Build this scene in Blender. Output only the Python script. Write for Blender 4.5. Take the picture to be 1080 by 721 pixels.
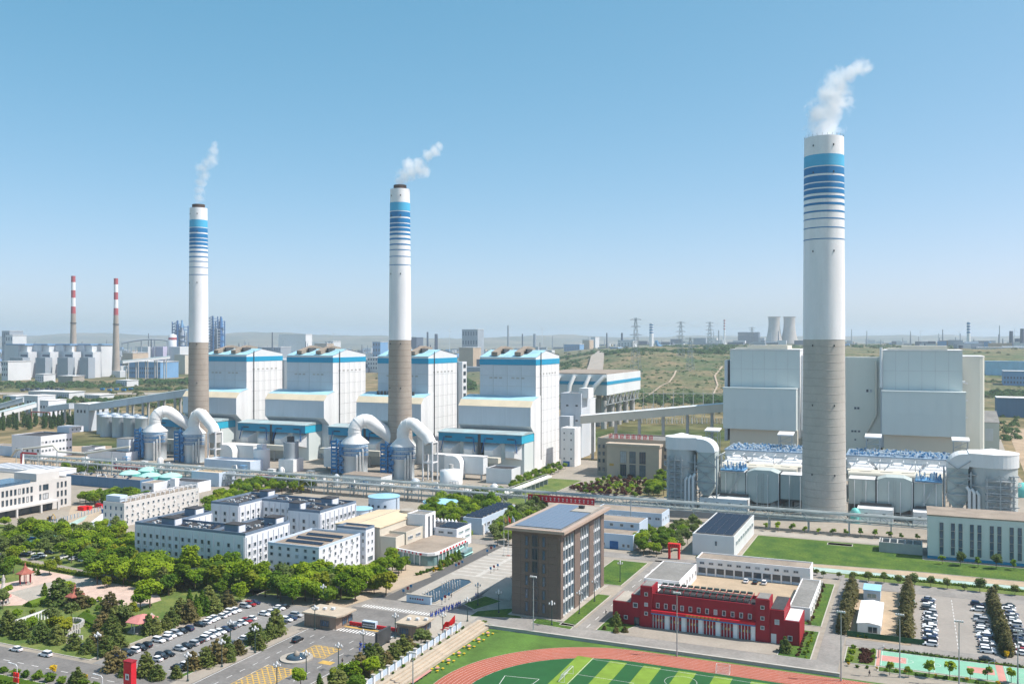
import bpy, math, random, os
from mathutils import Vector, Matrix, noise
random.seed(11)
R = math.radians
for o in list(bpy.data.objects): bpy.data.objects.remove(o)
SC = bpy.context.scene
COL = SC.collection

# ------------------------------------------------------------------ camera, sky, sun, exposure
# Site axes: +Y runs away from the viewer along the streets, +X to the right along the building fronts.
YAW = R(23.66); FPX = 970.0; HZ = 357.0; CX = 540.0; HC = 96.0
cam = bpy.data.cameras.new('camera'); camo = bpy.data.objects.new('camera', cam); COL.objects.link(camo)
camo.location = (0, 0, HC); camo.rotation_euler = (R(90), 0, YAW)
cam.sensor_width = 36; cam.lens = 36 * FPX / 1080; cam.shift_y = -(360.5 - HZ) / 1080
cam.clip_start = 1; cam.clip_end = 90000
SC.camera = camo
SUN_AZ, SUN_EL = R(75), R(56)          # azimuth clockwise from +Y
W = bpy.data.worlds.new('World'); SC.world = W; W.use_nodes = True
wn = W.node_tree; bg = wn.nodes['Background']
sky = wn.nodes.new('ShaderNodeTexSky'); sky.sky_type = 'NISHITA'; sky.sun_disc = False
sky.sun_elevation = SUN_EL; sky.sun_rotation = SUN_AZ
sky.altitude = 0; sky.air_density = 0.6; sky.dust_density = 1.2; sky.ozone_density = 1.0
# colour response of the photograph: one tone curve per channel over the whole sky
SKY_STRENGTH = 0.11; EXPOSURE = 0.65
sp_ = wn.nodes.new('ShaderNodeSeparateColor'); cb_ = wn.nodes.new('ShaderNodeCombineColor'); wn.links.new(sky.outputs[0], sp_.inputs[0])
for i_, (k_, b_) in enumerate(((1.971, 1.147), (1.237, 0.635), (1.293, 0.60))):
    p1 = wn.nodes.new('ShaderNodeMath'); p1.operation = 'MULTIPLY'; p1.inputs[1].default_value = SKY_STRENGTH; wn.links.new(sp_.outputs[i_], p1.inputs[0])
    p2 = wn.nodes.new('ShaderNodeMath'); p2.operation = 'POWER'; p2.inputs[1].default_value = b_; wn.links.new(p1.outputs[0], p2.inputs[0])
    p3 = wn.nodes.new('ShaderNodeMath'); p3.operation = 'MULTIPLY'; p3.inputs[1].default_value = k_ / (2**EXPOSURE * SKY_STRENGTH); wn.links.new(p2.outputs[0], p3.inputs[0])
    wn.links.new(p3.outputs[0], cb_.inputs[i_])
wn.links.new(cb_.outputs[0], bg.inputs[0]); bg.inputs[1].default_value = SKY_STRENGTH
sl = bpy.data.lights.new('sun', 'SUN'); sl.energy = 3.85; sl.angle = R(0.53); sl.color = (1.0, 0.96, 0.89)
so = bpy.data.objects.new('sun', sl); COL.objects.link(so)
sd = Vector((math.sin(SUN_AZ) * math.cos(SUN_EL), math.cos(SUN_AZ) * math.cos(SUN_EL), math.sin(SUN_EL)))
so.rotation_euler = (-sd).to_track_quat('-Z', 'Y').to_euler(); so.location = (200, 0, 600)
vs = SC.view_settings; vs.view_transform = 'Standard'; vs.look = 'None'; vs.exposure = EXPOSURE; vs.gamma = 1.0
vs.use_curve_mapping = False
cy = SC.cycles
cy.max_bounces = 10; cy.diffuse_bounces = 2; cy.glossy_bounces = 2; cy.transmission_bounces = 2
cy.transparent_max_bounces = 6; cy.volume_bounces = 8; cy.volume_step_rate = 1.0; cy.volume_max_steps = 128
cy.use_denoising = True; cy.use_adaptive_sampling = True; cy.adaptive_threshold = 0.02
try: cy.denoiser = 'OPENIMAGEDENOISE'
except Exception: pass

# ------------------------------------------------------------------ coordinates
ca, sa = math.cos(YAW), math.sin(YAW)
def P(px, py, z=0.0):
    Y = FPX * (HC - z) / (py - HZ); X = (px - CX) / FPX * Y
    return (X * ca - Y * sa, X * sa + Y * ca)
def PY(px, y):
    k = (px - CX) / FPX; Y = y / (k * sa + ca); return Y * (k * ca - sa)
def PX(px, x):
    k = (px - CX) / FPX; Y = x / (k * ca - sa); return Y * (k * sa + ca)
def dep(x, y): return -x * sa + y * ca
def ZZ(py, x, y): return HC - (py - HZ) * dep(x, y) / FPX
def D(px, Y):                      # point at a given distance in front of the viewer
    X = (px - CX) / FPX * Y; return (X * ca - Y * sa, X * sa + Y * ca)

# ------------------------------------------------------------------ materials
MATS = {}
def mat(name, col, rough=0.7, var=0.12, scale=0.15, metal=0.0, spec=0.3, col2=None, streak=False, bump=0.0, fine=0.0):
    if name in MATS: return MATS[name]
    m = bpy.data.materials.new(name); m.use_nodes = True; n = m.node_tree.nodes; L = m.node_tree.links
    b = n['Principled BSDF']; b.inputs['Roughness'].default_value = rough; b.inputs['Metallic'].default_value = metal
    b.inputs['Specular IOR Level'].default_value = spec
    tc = n.new('ShaderNodeTexCoord'); mp = n.new('ShaderNodeMapping'); L.new(tc.outputs['Object'], mp.inputs[0])
    if streak: mp.inputs['Scale'].default_value = (1, 1, 0.12)
    nt = n.new('ShaderNodeTexNoise'); nt.inputs['Scale'].default_value = scale; nt.inputs['Detail'].default_value = 6
    nt.inputs['Roughness'].default_value = 0.65
    L.new(mp.outputs[0], nt.inputs[0])
    cr = n.new('ShaderNodeValToRGB'); L.new(nt.outputs[0], cr.inputs[0])
    c1 = col2 if col2 else tuple(max(0, c * (1 - var)) for c in col)
    c2 = col if col2 else tuple(min(1, c * (1 + var * 0.5)) for c in col)
    cr.color_ramp.elements[0].position = 0.36; cr.color_ramp.elements[1].position = 0.64
    cr.color_ramp.elements[0].color = (*c1, 1); cr.color_ramp.elements[1].color = (*c2, 1)
    out = cr.outputs[0]
    if fine > 0:
        n2 = n.new('ShaderNodeTexNoise'); n2.inputs['Scale'].default_value = scale * 14; n2.inputs['Detail'].default_value = 3
        L.new(tc.outputs['Object'], n2.inputs[0])
        mr = n.new('ShaderNodeMapRange'); mr.inputs[1].default_value = 0.3; mr.inputs[2].default_value = 0.7
        mr.inputs[3].default_value = 1 - fine; mr.inputs[4].default_value = 1 + fine * 0.6
        L.new(n2.outputs[0], mr.inputs[0])
        mx = n.new('ShaderNodeVectorMath'); mx.operation = 'SCALE'; L.new(out, mx.inputs[0]); L.new(mr.outputs[0], mx.inputs['Scale'])
        out = mx.outputs[0]
    L.new(out, b.inputs['Base Color'])
    if bump > 0:
        bp = n.new('ShaderNodeBump'); bp.inputs['Strength'].default_value = bump; bp.inputs['Distance'].default_value = 0.3
        L.new(nt.outputs[0], bp.inputs['Height']); L.new(bp.outputs[0], b.inputs['Normal'])
    MATS[name] = m; return m
def M(n): return MATS[n]

mat('white_clad', (0.74, 0.75, 0.75), 0.5, 0.13, 0.07, streak=True, fine=0.04)
mat('grey_clad', (0.56, 0.61, 0.66), 0.5, 0.12, 0.06, streak=True)  # also carries the shade on fronts of the white boiler houses
mat('pale_clad', (0.66, 0.69, 0.70), 0.55, 0.07, 0.06, streak=True)
mat('cream_clad', (0.60, 0.57, 0.48), 0.6, 0.08, 0.07, streak=True)
mat('green_clad', (0.61, 0.67, 0.655), 0.5, 0.07, 0.03, streak=True)
mat('blue_clad', (0.005, 0.25, 0.43), 0.45, 0.1, 0.05, streak=True)
mat('blue_clad_lit', (0.03, 0.42, 0.60), 0.45, 0.1, 0.05)  # lighter copy of blue_clad for sides facing the sun
mat('cyan_roof', (0.33, 0.56, 0.66), 0.5, 0.18, 0.08)
mat('lightblue_roof', (0.30, 0.55, 0.72), 0.5, 0.12, 0.08)
mat('white_roof', (0.72, 0.72, 0.71), 0.6, 0.1, 0.1)
mat('beige_slope', (0.72, 0.62, 0.45), 0.7, 0.1, 0.08)
mat('beige_roof', (0.62, 0.50, 0.34), 0.8, 0.14, 0.06)
mat('grey_roof', (0.23, 0.225, 0.21), 0.9, 0.2, 0.12, fine=0.2)
mat('dark_roof', (0.060, 0.060, 0.064), 0.9, 0.3, 0.15, fine=0.3)
mat('tan_roof', (0.30, 0.25, 0.20), 0.9, 0.22, 0.1, fine=0.15)
mat('concrete', (0.46, 0.44, 0.41), 0.9, 0.12, 0.06, fine=0.06)
mat('grey_conc', (0.42, 0.42, 0.40), 0.9, 0.15, 0.1)  # slightly darker, greyer concrete
mat('white_paint', (0.78, 0.78, 0.78), 0.6, 0.06, 0.12, streak=True)
mat('dorm_wall', (0.69, 0.72, 0.77), 0.7, 0.06, 0.12, streak=True)
mat('dorm_trim', (0.16, 0.22, 0.30), 0.7, 0.15, 0.2)
mat('bluegrey_wall', (0.50, 0.60, 0.71), 0.7, 0.08, 0.1, streak=True)
mat('navy_wall', (0.10, 0.20, 0.32), 0.7, 0.12, 0.08, streak=True)
mat('cream_wall', (0.57, 0.535, 0.45), 0.75, 0.08, 0.1, streak=True)
mat('tan_wall', (0.40, 0.34, 0.27), 0.8, 0.08, 0.1)
mat('brown_tile', (0.185, 0.142, 0.120), 0.75, 0.10, 0.2, fine=0.1)
mat('brown_trim', (0.40, 0.31, 0.25), 0.75, 0.08, 0.2)
mat('gate_brown', (0.30, 0.22, 0.17), 0.8, 0.1, 0.3)
mat('red_wall', (0.29, 0.014, 0.026), 0.65, 0.12, 0.1, streak=True)
mat('red_paint', (0.55, 0.015, 0.03), 0.5, 0.1, 0.3)
mat('bright_red', (0.75, 0.02, 0.02), 0.5, 0.1, 0.3)
mat('roof_red', (0.33, 0.11, 0.08), 0.8, 0.15, 0.6)
mat('pink_roof', (0.55, 0.22, 0.20), 0.8, 0.12, 0.5)
mat('blue_steel', (0.02, 0.12, 0.33), 0.5, 0.25, 0.4)
mat('sky_steel', (0.13, 0.31, 0.52), 0.5, 0.25, 0.4)
mat('grey_steel', (0.36, 0.40, 0.42), 0.5, 0.2, 0.3, metal=0.3)
mat('rack_steel', (0.42, 0.47, 0.47), 0.55, 0.25, 0.2)
mat('dark_steel', (0.06, 0.065, 0.07), 0.6, 0.3, 0.3)
mat('pipe', (0.62, 0.63, 0.62), 0.35, 0.12, 0.2, metal=0.35)
mat('duct_white', (0.78, 0.78, 0.76), 0.5, 0.08, 0.1, fine=0.03)
mat('absorber', (0.56, 0.62, 0.66), 0.5, 0.2, 0.12, streak=True)
mat('teal_tank', (0.16, 0.55, 0.50), 0.5, 0.1, 0.2)
mat('teal_top', (0.38, 0.68, 0.60), 0.6, 0.1, 0.2)
mat('silo', (0.52, 0.57, 0.62), 0.5, 0.12, 0.15, streak=True)
mat('band_cyan', (0.08, 0.42, 0.66), 0.6, 0.06, 0.1)
mat('band_blue', (0.02, 0.19, 0.42), 0.6, 0.08, 0.1)
mat('stack_white', (0.80, 0.81, 0.82), 0.7, 0.11, 0.09, streak=True, fine=0.03)
mat('stack_conc', (0.36, 0.315, 0.265), 0.9, 0.10, 0.10, fine=0.08)
mat('stack_conc_pale', (0.45, 0.43, 0.39), 0.9, 0.09, 0.10, fine=0.07)
mat('stack_red', (0.42, 0.08, 0.09), 0.8, 0.1, 0.1)
mat('rust', (0.085, 0.06, 0.048), 0.9, 0.3, 0.4)
mat('glass', (0.035, 0.06, 0.085), 0.12, 0.3, 0.25, spec=0.7)
mat('glass_blue', (0.06, 0.12, 0.19), 0.15, 0.3, 0.3, spec=0.7)
mat('glass_green', (0.18, 0.30, 0.30), 0.15, 0.25, 0.3, spec=0.7)
mat('frame_white', (0.60, 0.62, 0.63), 0.5, 0.05, 1)
mat('frame_dark', (0.13, 0.13, 0.13), 0.5, 0.1, 1)
mat('terrace', (0.46, 0.39, 0.30), 0.9, 0.12, 0.3, fine=0.1)
mat('deck_blue', (0.26, 0.36, 0.46), 0.6, 0.2, 0.3)
mat('gantry_blue', (0.03, 0.19, 0.43), 0.5, 0.3, 0.4)
mat('duct_green', (0.43, 0.49, 0.475), 0.55, 0.12, 0.1, streak=True)
mat('joint_conc', (0.38, 0.36, 0.325), 0.9, 0.1, 0.1)
mat('joint_brown', (0.27, 0.23, 0.19), 0.9, 0.1, 0.1)
mat('seam', (0.50, 0.52, 0.525), 0.7, 0.1, 0.1)
mat('asphalt_pale', (0.265, 0.25, 0.23), 0.9, 0.22, 0.07, fine=0.14)
mat('rack_pipe', (0.36, 0.40, 0.38), 0.5, 0.25, 0.15)
mat('glass_deep', (0.03, 0.05, 0.075), 0.12, 0.3, 0.25, spec=0.7)
mat('curtain', (0.42, 0.44, 0.45), 0.6, 0.2, 0.5)
mat('glass_grey', (0.12, 0.16, 0.19), 0.15, 0.3, 0.3, spec=0.7)
mat('solar', (0.025, 0.035, 0.06), 0.25, 0.3, 0.3, spec=0.6)
mat('solar_grey', (0.16, 0.20, 0.27), 0.3, 0.2, 0.2, spec=0.6)
mat('asphalt', (0.19, 0.182, 0.172), 0.9, 0.24, 0.07, fine=0.14)
mat('asphalt_dark', (0.11, 0.108, 0.105), 0.9, 0.15, 0.06, fine=0.1)
mat('paving', (0.325, 0.29, 0.245), 0.9, 0.12, 0.08, fine=0.10)
mat('paving_light', (0.38, 0.35, 0.30), 0.9, 0.14, 0.1, fine=0.12)
mat('plaza_pink', (0.55, 0.42, 0.35), 0.9, 0.16, 0.25, fine=0.16)
mat('kerb', (0.42, 0.40, 0.36), 0.9, 0.1, 0.3)
mat('dirt', (0.40, 0.30, 0.20), 0.95, 0.25, 0.08, fine=0.2)
mat('lawn', (0.100, 0.165, 0.020), 0.95, 0.0, 0.09, col2=(0.036, 0.095, 0.012), fine=0.45)
mat('lawn_dry', (0.17, 0.20, 0.05), 0.95, 0.0, 0.10, col2=(0.075, 0.13, 0.025), fine=0.3)
mat('turf_light', (0.175, 0.280, 0.032), 0.9, 0.16, 0.25, fine=0.14)
mat('turf_dark', (0.016, 0.095, 0.026), 0.9, 0.1, 0.2, fine=0.1)
mat('turf_mid', (0.085, 0.170, 0.028), 0.9, 0.28, 0.10, fine=0.16)
mat('track_red', (0.36, 0.10, 0.058), 0.9, 0.10, 0.12, fine=0.08)
mat('line_white', (0.68, 0.68, 0.66), 0.8, 0.12, 0.6)
mat('line_yellow', (0.52, 0.34, 0.09), 0.8, 0.2, 0.6)
mat('court_green', (0.20, 0.42, 0.30), 0.85, 0.1, 0.2)
mat('court_red', (0.50, 0.25, 0.21), 0.85, 0.1, 0.2)
mat('teal_path', (0.36, 0.48, 0.43), 0.85, 0.2, 0.15)
mat('water', (0.020, 0.030, 0.045), 0.08, 0.2, 0.5, spec=0.6)
mat('bark', (0.13, 0.095, 0.065), 0.95, 0.2, 1.0)
mat('blue_cloth', (0.012, 0.085, 0.46), 0.8, 0.2, 2.0)
mat('dark_cloth', (0.03, 0.03, 0.035), 0.8, 0.2, 2.0)
mat('skin', (0.45, 0.28, 0.20), 0.7, 0.1, 2.0)
mat('hair', (0.015, 0.012, 0.01), 0.7, 0.1, 2.0)
mat('yellow_flower', (0.62, 0.42, 0.02), 0.8, 0.2, 1.0)
mat('dark_red_leaf', (0.10, 0.03, 0.025), 0.9, 0.3, 1.0)
mat('tyre', (0.02, 0.02, 0.02), 0.9, 0.2, 1)
mat('chrome', (0.55, 0.56, 0.57), 0.25, 0.1, 1, metal=0.8)
mat('headlamp', (0.75, 0.76, 0.78), 0.15, 0.1, 1, spec=0.6)
mat('tail_red', (0.35, 0.01, 0.01), 0.3, 0.1, 1)

mat('band_strip', (0.015, 0.30, 0.50), 0.45, 0.08, 0.05)
mat('roof_faded', (0.36, 0.50, 0.52), 0.6, 0.0, 0.06, col2=(0.30, 0.33, 0.33))
mat('silo_grey', (0.30,0.34,0.37), .6, .15, .1, streak=True)  # plain dark grey of the silo drum
mat('tan_front',(0.50,0.42,0.33),.85,.08,.1)
mat('cream_tower', (0.64, 0.65, 0.58), .6, .07, .05, streak=True)
mat('under_duct_grey',(0.20,0.20,0.19),.7,.3,.2)  # dark grey of duct supports and of the shade filled in below them
mat('absorber_grey', (0.44,0.48,0.48),.5,.12,.1,streak=True)

# ------------------------------------------------------------------ mesh builder and scene tree
class MB:
    def __init__(s): s.v = []; s.f = []; s.sm = False
    def box(s, x0, x1, y0, y1, z0, z1):
        b = len(s.v)
        s.v += [(x0,y0,z0),(x1,y0,z0),(x1,y1,z0),(x0,y1,z0),(x0,y0,z1),(x1,y0,z1),(x1,y1,z1),(x0,y1,z1)]
        s.f += [(b,b+3,b+2,b+1),(b+4,b+5,b+6,b+7),(b,b+1,b+5,b+4),(b+1,b+2,b+6,b+5),(b+2,b+3,b+7,b+6),(b+3,b,b+4,b+7)]
        return s
    def cbox(s, cx, cy, cz, w, d, h): return s.box(cx-w/2, cx+w/2, cy-d/2, cy+d/2, cz-h/2, cz+h/2)
    def prism(s, poly, z0, z1):                       # poly counter-clockwise from above
        n = len(poly); b = len(s.v)
        s.v += [(p[0],p[1],z0) for p in poly] + [(p[0],p[1],z1) for p in poly]
        s.f += [tuple(range(b+n-1, b-1, -1)), tuple(range(b+n, b+2*n))]
        for i in range(n):
            j = (i+1) % n; s.f.append((b+i, b+j, b+n+j, b+n+i))
        return s
    def exx(s, prof, x0, x1):                          # profile (y,z), counter-clockwise seen from +x
        n = len(prof); b = len(s.v)
        s.v += [(x0,p[0],p[1]) for p in prof] + [(x1,p[0],p[1]) for p in prof]
        s.f += [tuple(range(b+n-1, b-1, -1)), tuple(range(b+n, b+2*n))]
        for i in range(n):
            j = (i+1) % n; s.f.append((b+i, b+j, b+n+j, b+n+i))
        return s
    def exy(s, prof, y0, y1):                          # profile (x,z), counter-clockwise seen from -y
        n = len(prof); b = len(s.v)
        s.v += [(p[0],y0,p[1]) for p in prof] + [(p[0],y1,p[1]) for p in prof]
        s.f += [tuple(range(b, b+n)), tuple(range(b+2*n-1, b+n-1, -1))]
        for i in range(n):
            j = (i+1) % n; s.f.append((b+j, b+i, b+n+i, b+n+j))
        return s
    def lathe(s, cx, cy, prof, n=20, cap=True):
        b = len(s.v); m = len(prof)
        for (r, z) in prof:
            for i in range(n):
                t = 2*math.pi*i/n; s.v.append((cx + r*math.cos(t), cy + r*math.sin(t), z))
        for k in range(m-1):
            for i in range(n):
                j = (i+1) % n; s.f.append((b+k*n+i, b+k*n+j, b+(k+1)*n+j, b+(k+1)*n+i))
        if cap: s.caps(b, n, m)
        return s
    def caps(s, b, n, m):
        e = len(s.v); s.v += s.v[b:b+n] + s.v[b+(m-1)*n:b+m*n]
        s.f.append(tuple(e+n-1-i for i in range(n))); s.f.append(tuple(e+n+i for i in range(n)))
    def tube(s, pts, r, n=8, cap=True):
        pts = [Vector(p) for p in pts]; b = len(s.v); m = len(pts)
        rr = r if isinstance(r, (list, tuple)) else [r]*m
        up = None
        for k, p in enumerate(pts):
            if k == 0: t = pts[1]-p
            elif k == m-1: t = p-pts[k-1]
            else: t = (pts[k+1]-p).normalized() + (p-pts[k-1]).normalized()
            t.normalize()
            if up is None: up = Vector((0,0,1)) if abs(t.z) < 0.9 else Vector((1,0,0))
            q = t.cross(up); q.normalize(); w = q.cross(t); up = w
            for i in range(n):
                an = 2*math.pi*i/n + math.pi/n; s.v.append(tuple(p + (q*math.cos(an) + w*math.sin(an))*rr[k]))
        for k in range(m-1):
            for i in range(n):
                j = (i+1) % n; s.f.append((b+k*n+i, b+k*n+j, b+(k+1)*n+j, b+(k+1)*n+i))
        if cap: s.caps(b, n, m)
        return s
    def bar(s, p, q, w): return s.tube([p, q], w*0.7, 4)
    def quad(s, *pts):
        b = len(s.v); s.v += [tuple(p) for p in pts]; s.f.append(tuple(range(b, b+len(pts)))); return s
    def poly(s, pts, z):
        b = len(s.v); s.v += [(p[0],p[1],z) for p in pts]
        ar = sum(pts[i][0]*pts[(i+1)%len(pts)][1]-pts[(i+1)%len(pts)][0]*pts[i][1] for i in range(len(pts)))
        ids = list(range(b, b+len(pts)))
        s.f.append(tuple(ids if ar > 0 else ids[::-1])); return s
    def mesh(s, name, m=None, off=(0,0,0), smooth=False):
        me = bpy.data.meshes.new(name)
        ox, oy, oz = off
        me.from_pydata([(v[0]-ox, v[1]-oy, v[2]-oz) for v in s.v], [], s.f)
        if m is not None: me.materials.append(MATS[m] if isinstance(m, str) else m)
        if smooth or s.sm:
            me.polygons.foreach_set('use_smooth', [len(p.vertices) == 4 for p in me.polygons])
        me.update(); return me
    def build(s, name, m, parent=None, smooth=False):
        off = wloc(parent) if parent else (0,0,0)
        o = bpy.data.objects.new(name, s.mesh(name, m, off, smooth)); COL.objects.link(o); o.parent = parent
        return o
    def free(s, name, m, smooth=False):              # top-level mesh with its origin at its own base
        xs = [v[0] for v in s.v]; ys = [v[1] for v in s.v]; zs = [v[2] for v in s.v]
        c = ((min(xs)+max(xs))/2, (min(ys)+max(ys))/2, min(zs))
        o = bpy.data.objects.new(name, s.mesh(name, m, c, smooth)); o.location = c; COL.objects.link(o); return o
def wloc(o):
    v = Vector((0,0,0))
    while o is not None: v += o.location; o = o.parent
    return v
def link(name, me, parent=None, loc=(0,0,0), rz=0.0):
    o = bpy.data.objects.new(name, me); COL.objects.link(o); o.parent = parent; o.location = loc
    if rz: o.rotation_euler = (0,0,rz)
    return o
def tag(o, label=None, cat=None, group=None, kind=None):
    if label and len(label.replace('-', ' ').split()) > 16 and ',' in label: label = label.rsplit(',', 1)[0]
    if label: o['label'] = label
    if cat: o['category'] = cat
    if group: o['group'] = group
    if kind: o['kind'] = kind
    return o
def thing(name, label, cat, loc=(0,0,0), group=None, rz=0.0):
    o = bpy.data.objects.new(name, None); COL.objects.link(o); o.location = loc; o.empty_display_size = 1
    if rz: o.rotation_euler = (0,0,rz)
    return tag(o, label, cat, group)
def kids(o): return KID.get(o.name, [])
def copy_tree(o, children, parent=None):
    c = o.copy(); COL.objects.link(c); c.parent = parent
    for ch, gr in children:
        d = ch.copy(); COL.objects.link(d); d.parent = c
        for g in gr:
            e = g.copy(); COL.objects.link(e); e.parent = d
    return c
def tree_of(o):
    return [(ch, list(ch.children)) for ch in o.children]

# ------------------------------------------------------------------ building helpers
WIN = {}; WR = random.Random(4)
def window_mesh(w, h, face, fm, gm, mull):
    k = (round(w,2), round(h,2), face, fm, gm, mull)
    if k in WIN: return WIN[k]
    t = min(0.16, w*0.12); fr = MB(); gl = MB()
    def bx(mb, u0, u1, z0, z1, d0, d1):
        if face == 'f': mb.box(u0, u1, -d1, -d0, z0, z1)
        elif face == 'b': mb.box(u0, u1, d0, d1, z0, z1)
        elif face == 'r': mb.box(d0, d1, u0, u1, z0, z1)
        else: mb.box(-d1, -d0, u0, u1, z0, z1)
    bx(fr, -w/2, w/2, -h/2, -h/2+t, 0.0, 0.2); bx(fr, -w/2, w/2, h/2-t, h/2, 0.0, 0.2)
    bx(fr, -w/2, -w/2+t, -h/2+t, h/2-t, 0.0, 0.2); bx(fr, w/2-t, w/2, -h/2+t, h/2-t, 0.0, 0.2)
    for i in range(mull):
        u = -w/2 + w*(i+1)/(mull+1); bx(fr, u-t*0.4, u+t*0.4, -h/2+t, h/2-t, 0.04, 0.16)
    bx(gl, -w/2+t*0.5, w/2-t*0.5, -h/2+t*0.5, h/2-t*0.5, 0.01, 0.06)
    WIN[k] = (fr.mesh('window', fm), gl.mesh('pane', gm)); return WIN[k]
def windows(parent, face, plane, us, zs, w, h, fm='frame_white', gm='glass', mull=0, name='window'):
    ol = wloc(parent); fme, gme = window_mesh(w, h, face, fm, gm, mull)
    alt = [window_mesh(w, h, face, fm, q, mull)[1] for q in ('glass_grey', 'curtain')] if gm == 'glass' else [gme, gme]
    for u in us:
        for z in zs:
            loc = (u-ol.x, plane-ol.y, z-ol.z) if face in 'fb' else (plane-ol.x, u-ol.y, z-ol.z)
            o = link(name, fme, parent, loc); q = WR.random(); link('pane', gme if q < .68 else alt[0] if q < .92 else alt[1], o)
def spread(a, b, n): return [a + (b-a)*(i+0.5)/n for i in range(n)]
def shell(root, x0, x1, y0, y1, h, wall='white_paint', roof='grey_roof', par=0.9, z0=0.0, trim=None, names=('wall','roof','parapet')):
    pt = 0.35
    MB().box(x0, x1, y0, y1, z0, h-par if par else h).build(names[0], wall, root)
    if par:
        r = MB()
        r.box(x0, x1, y0, y0+pt, h-par, h); r.box(x0, x1, y1-pt, y1, h-par, h)
        r.box(x0, x0+pt, y0+pt, y1-pt, h-par, h); r.box(x1-pt, x1, y0+pt, y1-pt, h-par, h)
        r.build(names[2], trim or wall, root)
        MB().box(x0+pt, x1-pt, y0+pt, y1-pt, h-par+0.004, h-par+0.12).build(names[1], roof, root)
    else:
        MB().box(x0-0.2, x1+0.2, y0-0.2, y1+0.2, h+0.003, h+0.3).build(names[1], roof, root)
def dims(cpx, cpy, xl, xr, ytop=None, h=None):
    """front-right ground corner pixel, pixel column of the front face's far end, of the side face's far end, top row -> box"""
    x1, y0 = P(cpx, cpy); x0 = PY(xl, y0); y1 = PX(xr, x1)
    if h is None: h = ZZ(ytop, x1, y0)
    return x0, x1, y0, y1, h
def dims_t(cpx, ctop, xl, xr, h):
    x1, y0 = P(cpx, ctop, h); return PY(xl, y0), x1, y0, PX(xr, x1), h
def panels(root, face, plane, u0, u1, z0, z1, nu, nz, m, gap=0.18, d=0.12, name='cladding_panel'):
    du = (u1-u0)/nu; dz = (z1-z0)/nz; mb = MB(); w, h = du-gap, dz-gap
    if face == 'f': mb.box(-w/2, w/2, -d, 0, -h/2, h/2)
    elif face == 'r': mb.box(0, d, -w/2, w/2, -h/2, h/2)
    me = mb.mesh(name, m); ol = wloc(root)
    for i in range(nu):
        for j in range(nz):
            u = u0+(i+.5)*du; z = z0+(j+.5)*dz
            link(name, me, root, (u-ol.x, plane-ol.y, z-ol.z) if face == 'f' else (plane-ol.x, u-ol.y, z-ol.z))
def solar_rows(root, x0, x1, y0, y1, z, nx, ny, m='solar', tilt=0.35):
    dx = (x1-x0)/nx; dy = (y1-y0)/ny; w, d = dx*0.97, dy*(0.42 if tilt > .1 else .96)
    mb = MB(); t = d*tilt
    mb.v = [(-w/2,-d/2,0.25),(w/2,-d/2,0.25),(w/2,d/2,0.25+t),(-w/2,d/2,0.25+t),(-w/2,-d/2,0.33),(w/2,-d/2,0.33),(w/2,d/2,0.33+t),(-w/2,d/2,0.33+t)]
    mb.f = [(0,3,2,1),(4,5,6,7),(0,1,5,4),(1,2,6,5),(2,3,7,6),(3,0,4,7)]
    me = mb.mesh('solar_panel', m); ol = wloc(root)
    for i in range(nx):
        for j in range(ny): link('solar_panel', me, root, (x0+(i+.5)*dx-ol.x, y0+(j+.5)*dy-ol.y, z-ol.z))
GZ = {}
def sheet(name, pxpts, z, m, kind='structure', ground=True):
    pts = [P(*p) for p in pxpts] if ground else pxpts
    o = MB().poly(pts, z).free(name, m); tag(o, kind=kind); return o
def text_obj(txt, size, m, loc, rot, parent, name='lettering', ext=0.05):
    cu = bpy.data.curves.new(name, 'FONT'); cu.body = txt; cu.size = size; cu.extrude = ext; cu.align_x = 'CENTER'; cu.align_y = 'CENTER'
    cu.materials.append(MATS[m]); cu.resolution_u = 2
    o = bpy.data.objects.new(name, cu); COL.objects.link(o); o.parent = parent
    ol = wloc(parent) if parent else Vector((0,0,0)); o.location = (loc[0]-ol.x, loc[1]-ol.y, loc[2]-ol.z); o.rotation_euler = rot
    return o
# ================================================================== terrain, roads, lawns
def land_mat():
    m = bpy.data.materials.new('land'); m.use_nodes = True; n = m.node_tree.nodes; L = m.node_tree.links; b = n['Principled BSDF']
    b.inputs['Roughness'].default_value = .95; b.inputs['Specular IOR Level'].default_value = .1
    tc = n.new('ShaderNodeTexCoord'); mp = n.new('ShaderNodeMapping'); mp.inputs['Scale'].default_value = (1, .8, 1); L.new(tc.outputs['Object'], mp.inputs[0])
    def nz(sc, det, p0, c0, p1, c1):
        t = n.new('ShaderNodeTexNoise'); t.inputs['Scale'].default_value = sc; t.inputs['Detail'].default_value = det; t.inputs['Roughness'].default_value = .6
        L.new(mp.outputs[0], t.inputs[0]); r = n.new('ShaderNodeValToRGB'); L.new(t.outputs[0], r.inputs[0])
        r.color_ramp.elements[0].position = p0; r.color_ramp.elements[1].position = p1
        r.color_ramp.elements[0].color = (*c0, 1); r.color_ramp.elements[1].color = (*c1, 1); return r
    a = nz(.004, 8, .38, (.075, .105, .035), .60, (.27, .21, .13))
    c = nz(.03, 6, .40, (.45, .5, .4), .62, (1.15, 1.1, 1.0))
    mx = n.new('ShaderNodeMix'); mx.data_type = 'RGBA'; mx.blend_type = 'MULTIPLY'; mx.inputs[0].default_value = 1
    L.new(a.outputs[0], mx.inputs[6]); L.new(c.outputs[0], mx.inputs[7]); L.new(mx.outputs[2], b.inputs['Base Color'])
    MATS['land'] = m
land_mat()
mat('drum_green',(0.07,0.10,0.09),.6,.2,.5)
mat('fence_green',(0.02,0.09,0.04),.7,.2,.5)
mat('office_grey', (0.58,0.57,0.55),.7,.05,.15,streak=True)
mat('lamp_green',(.04,.07,.07),.6,.15,1)
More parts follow.
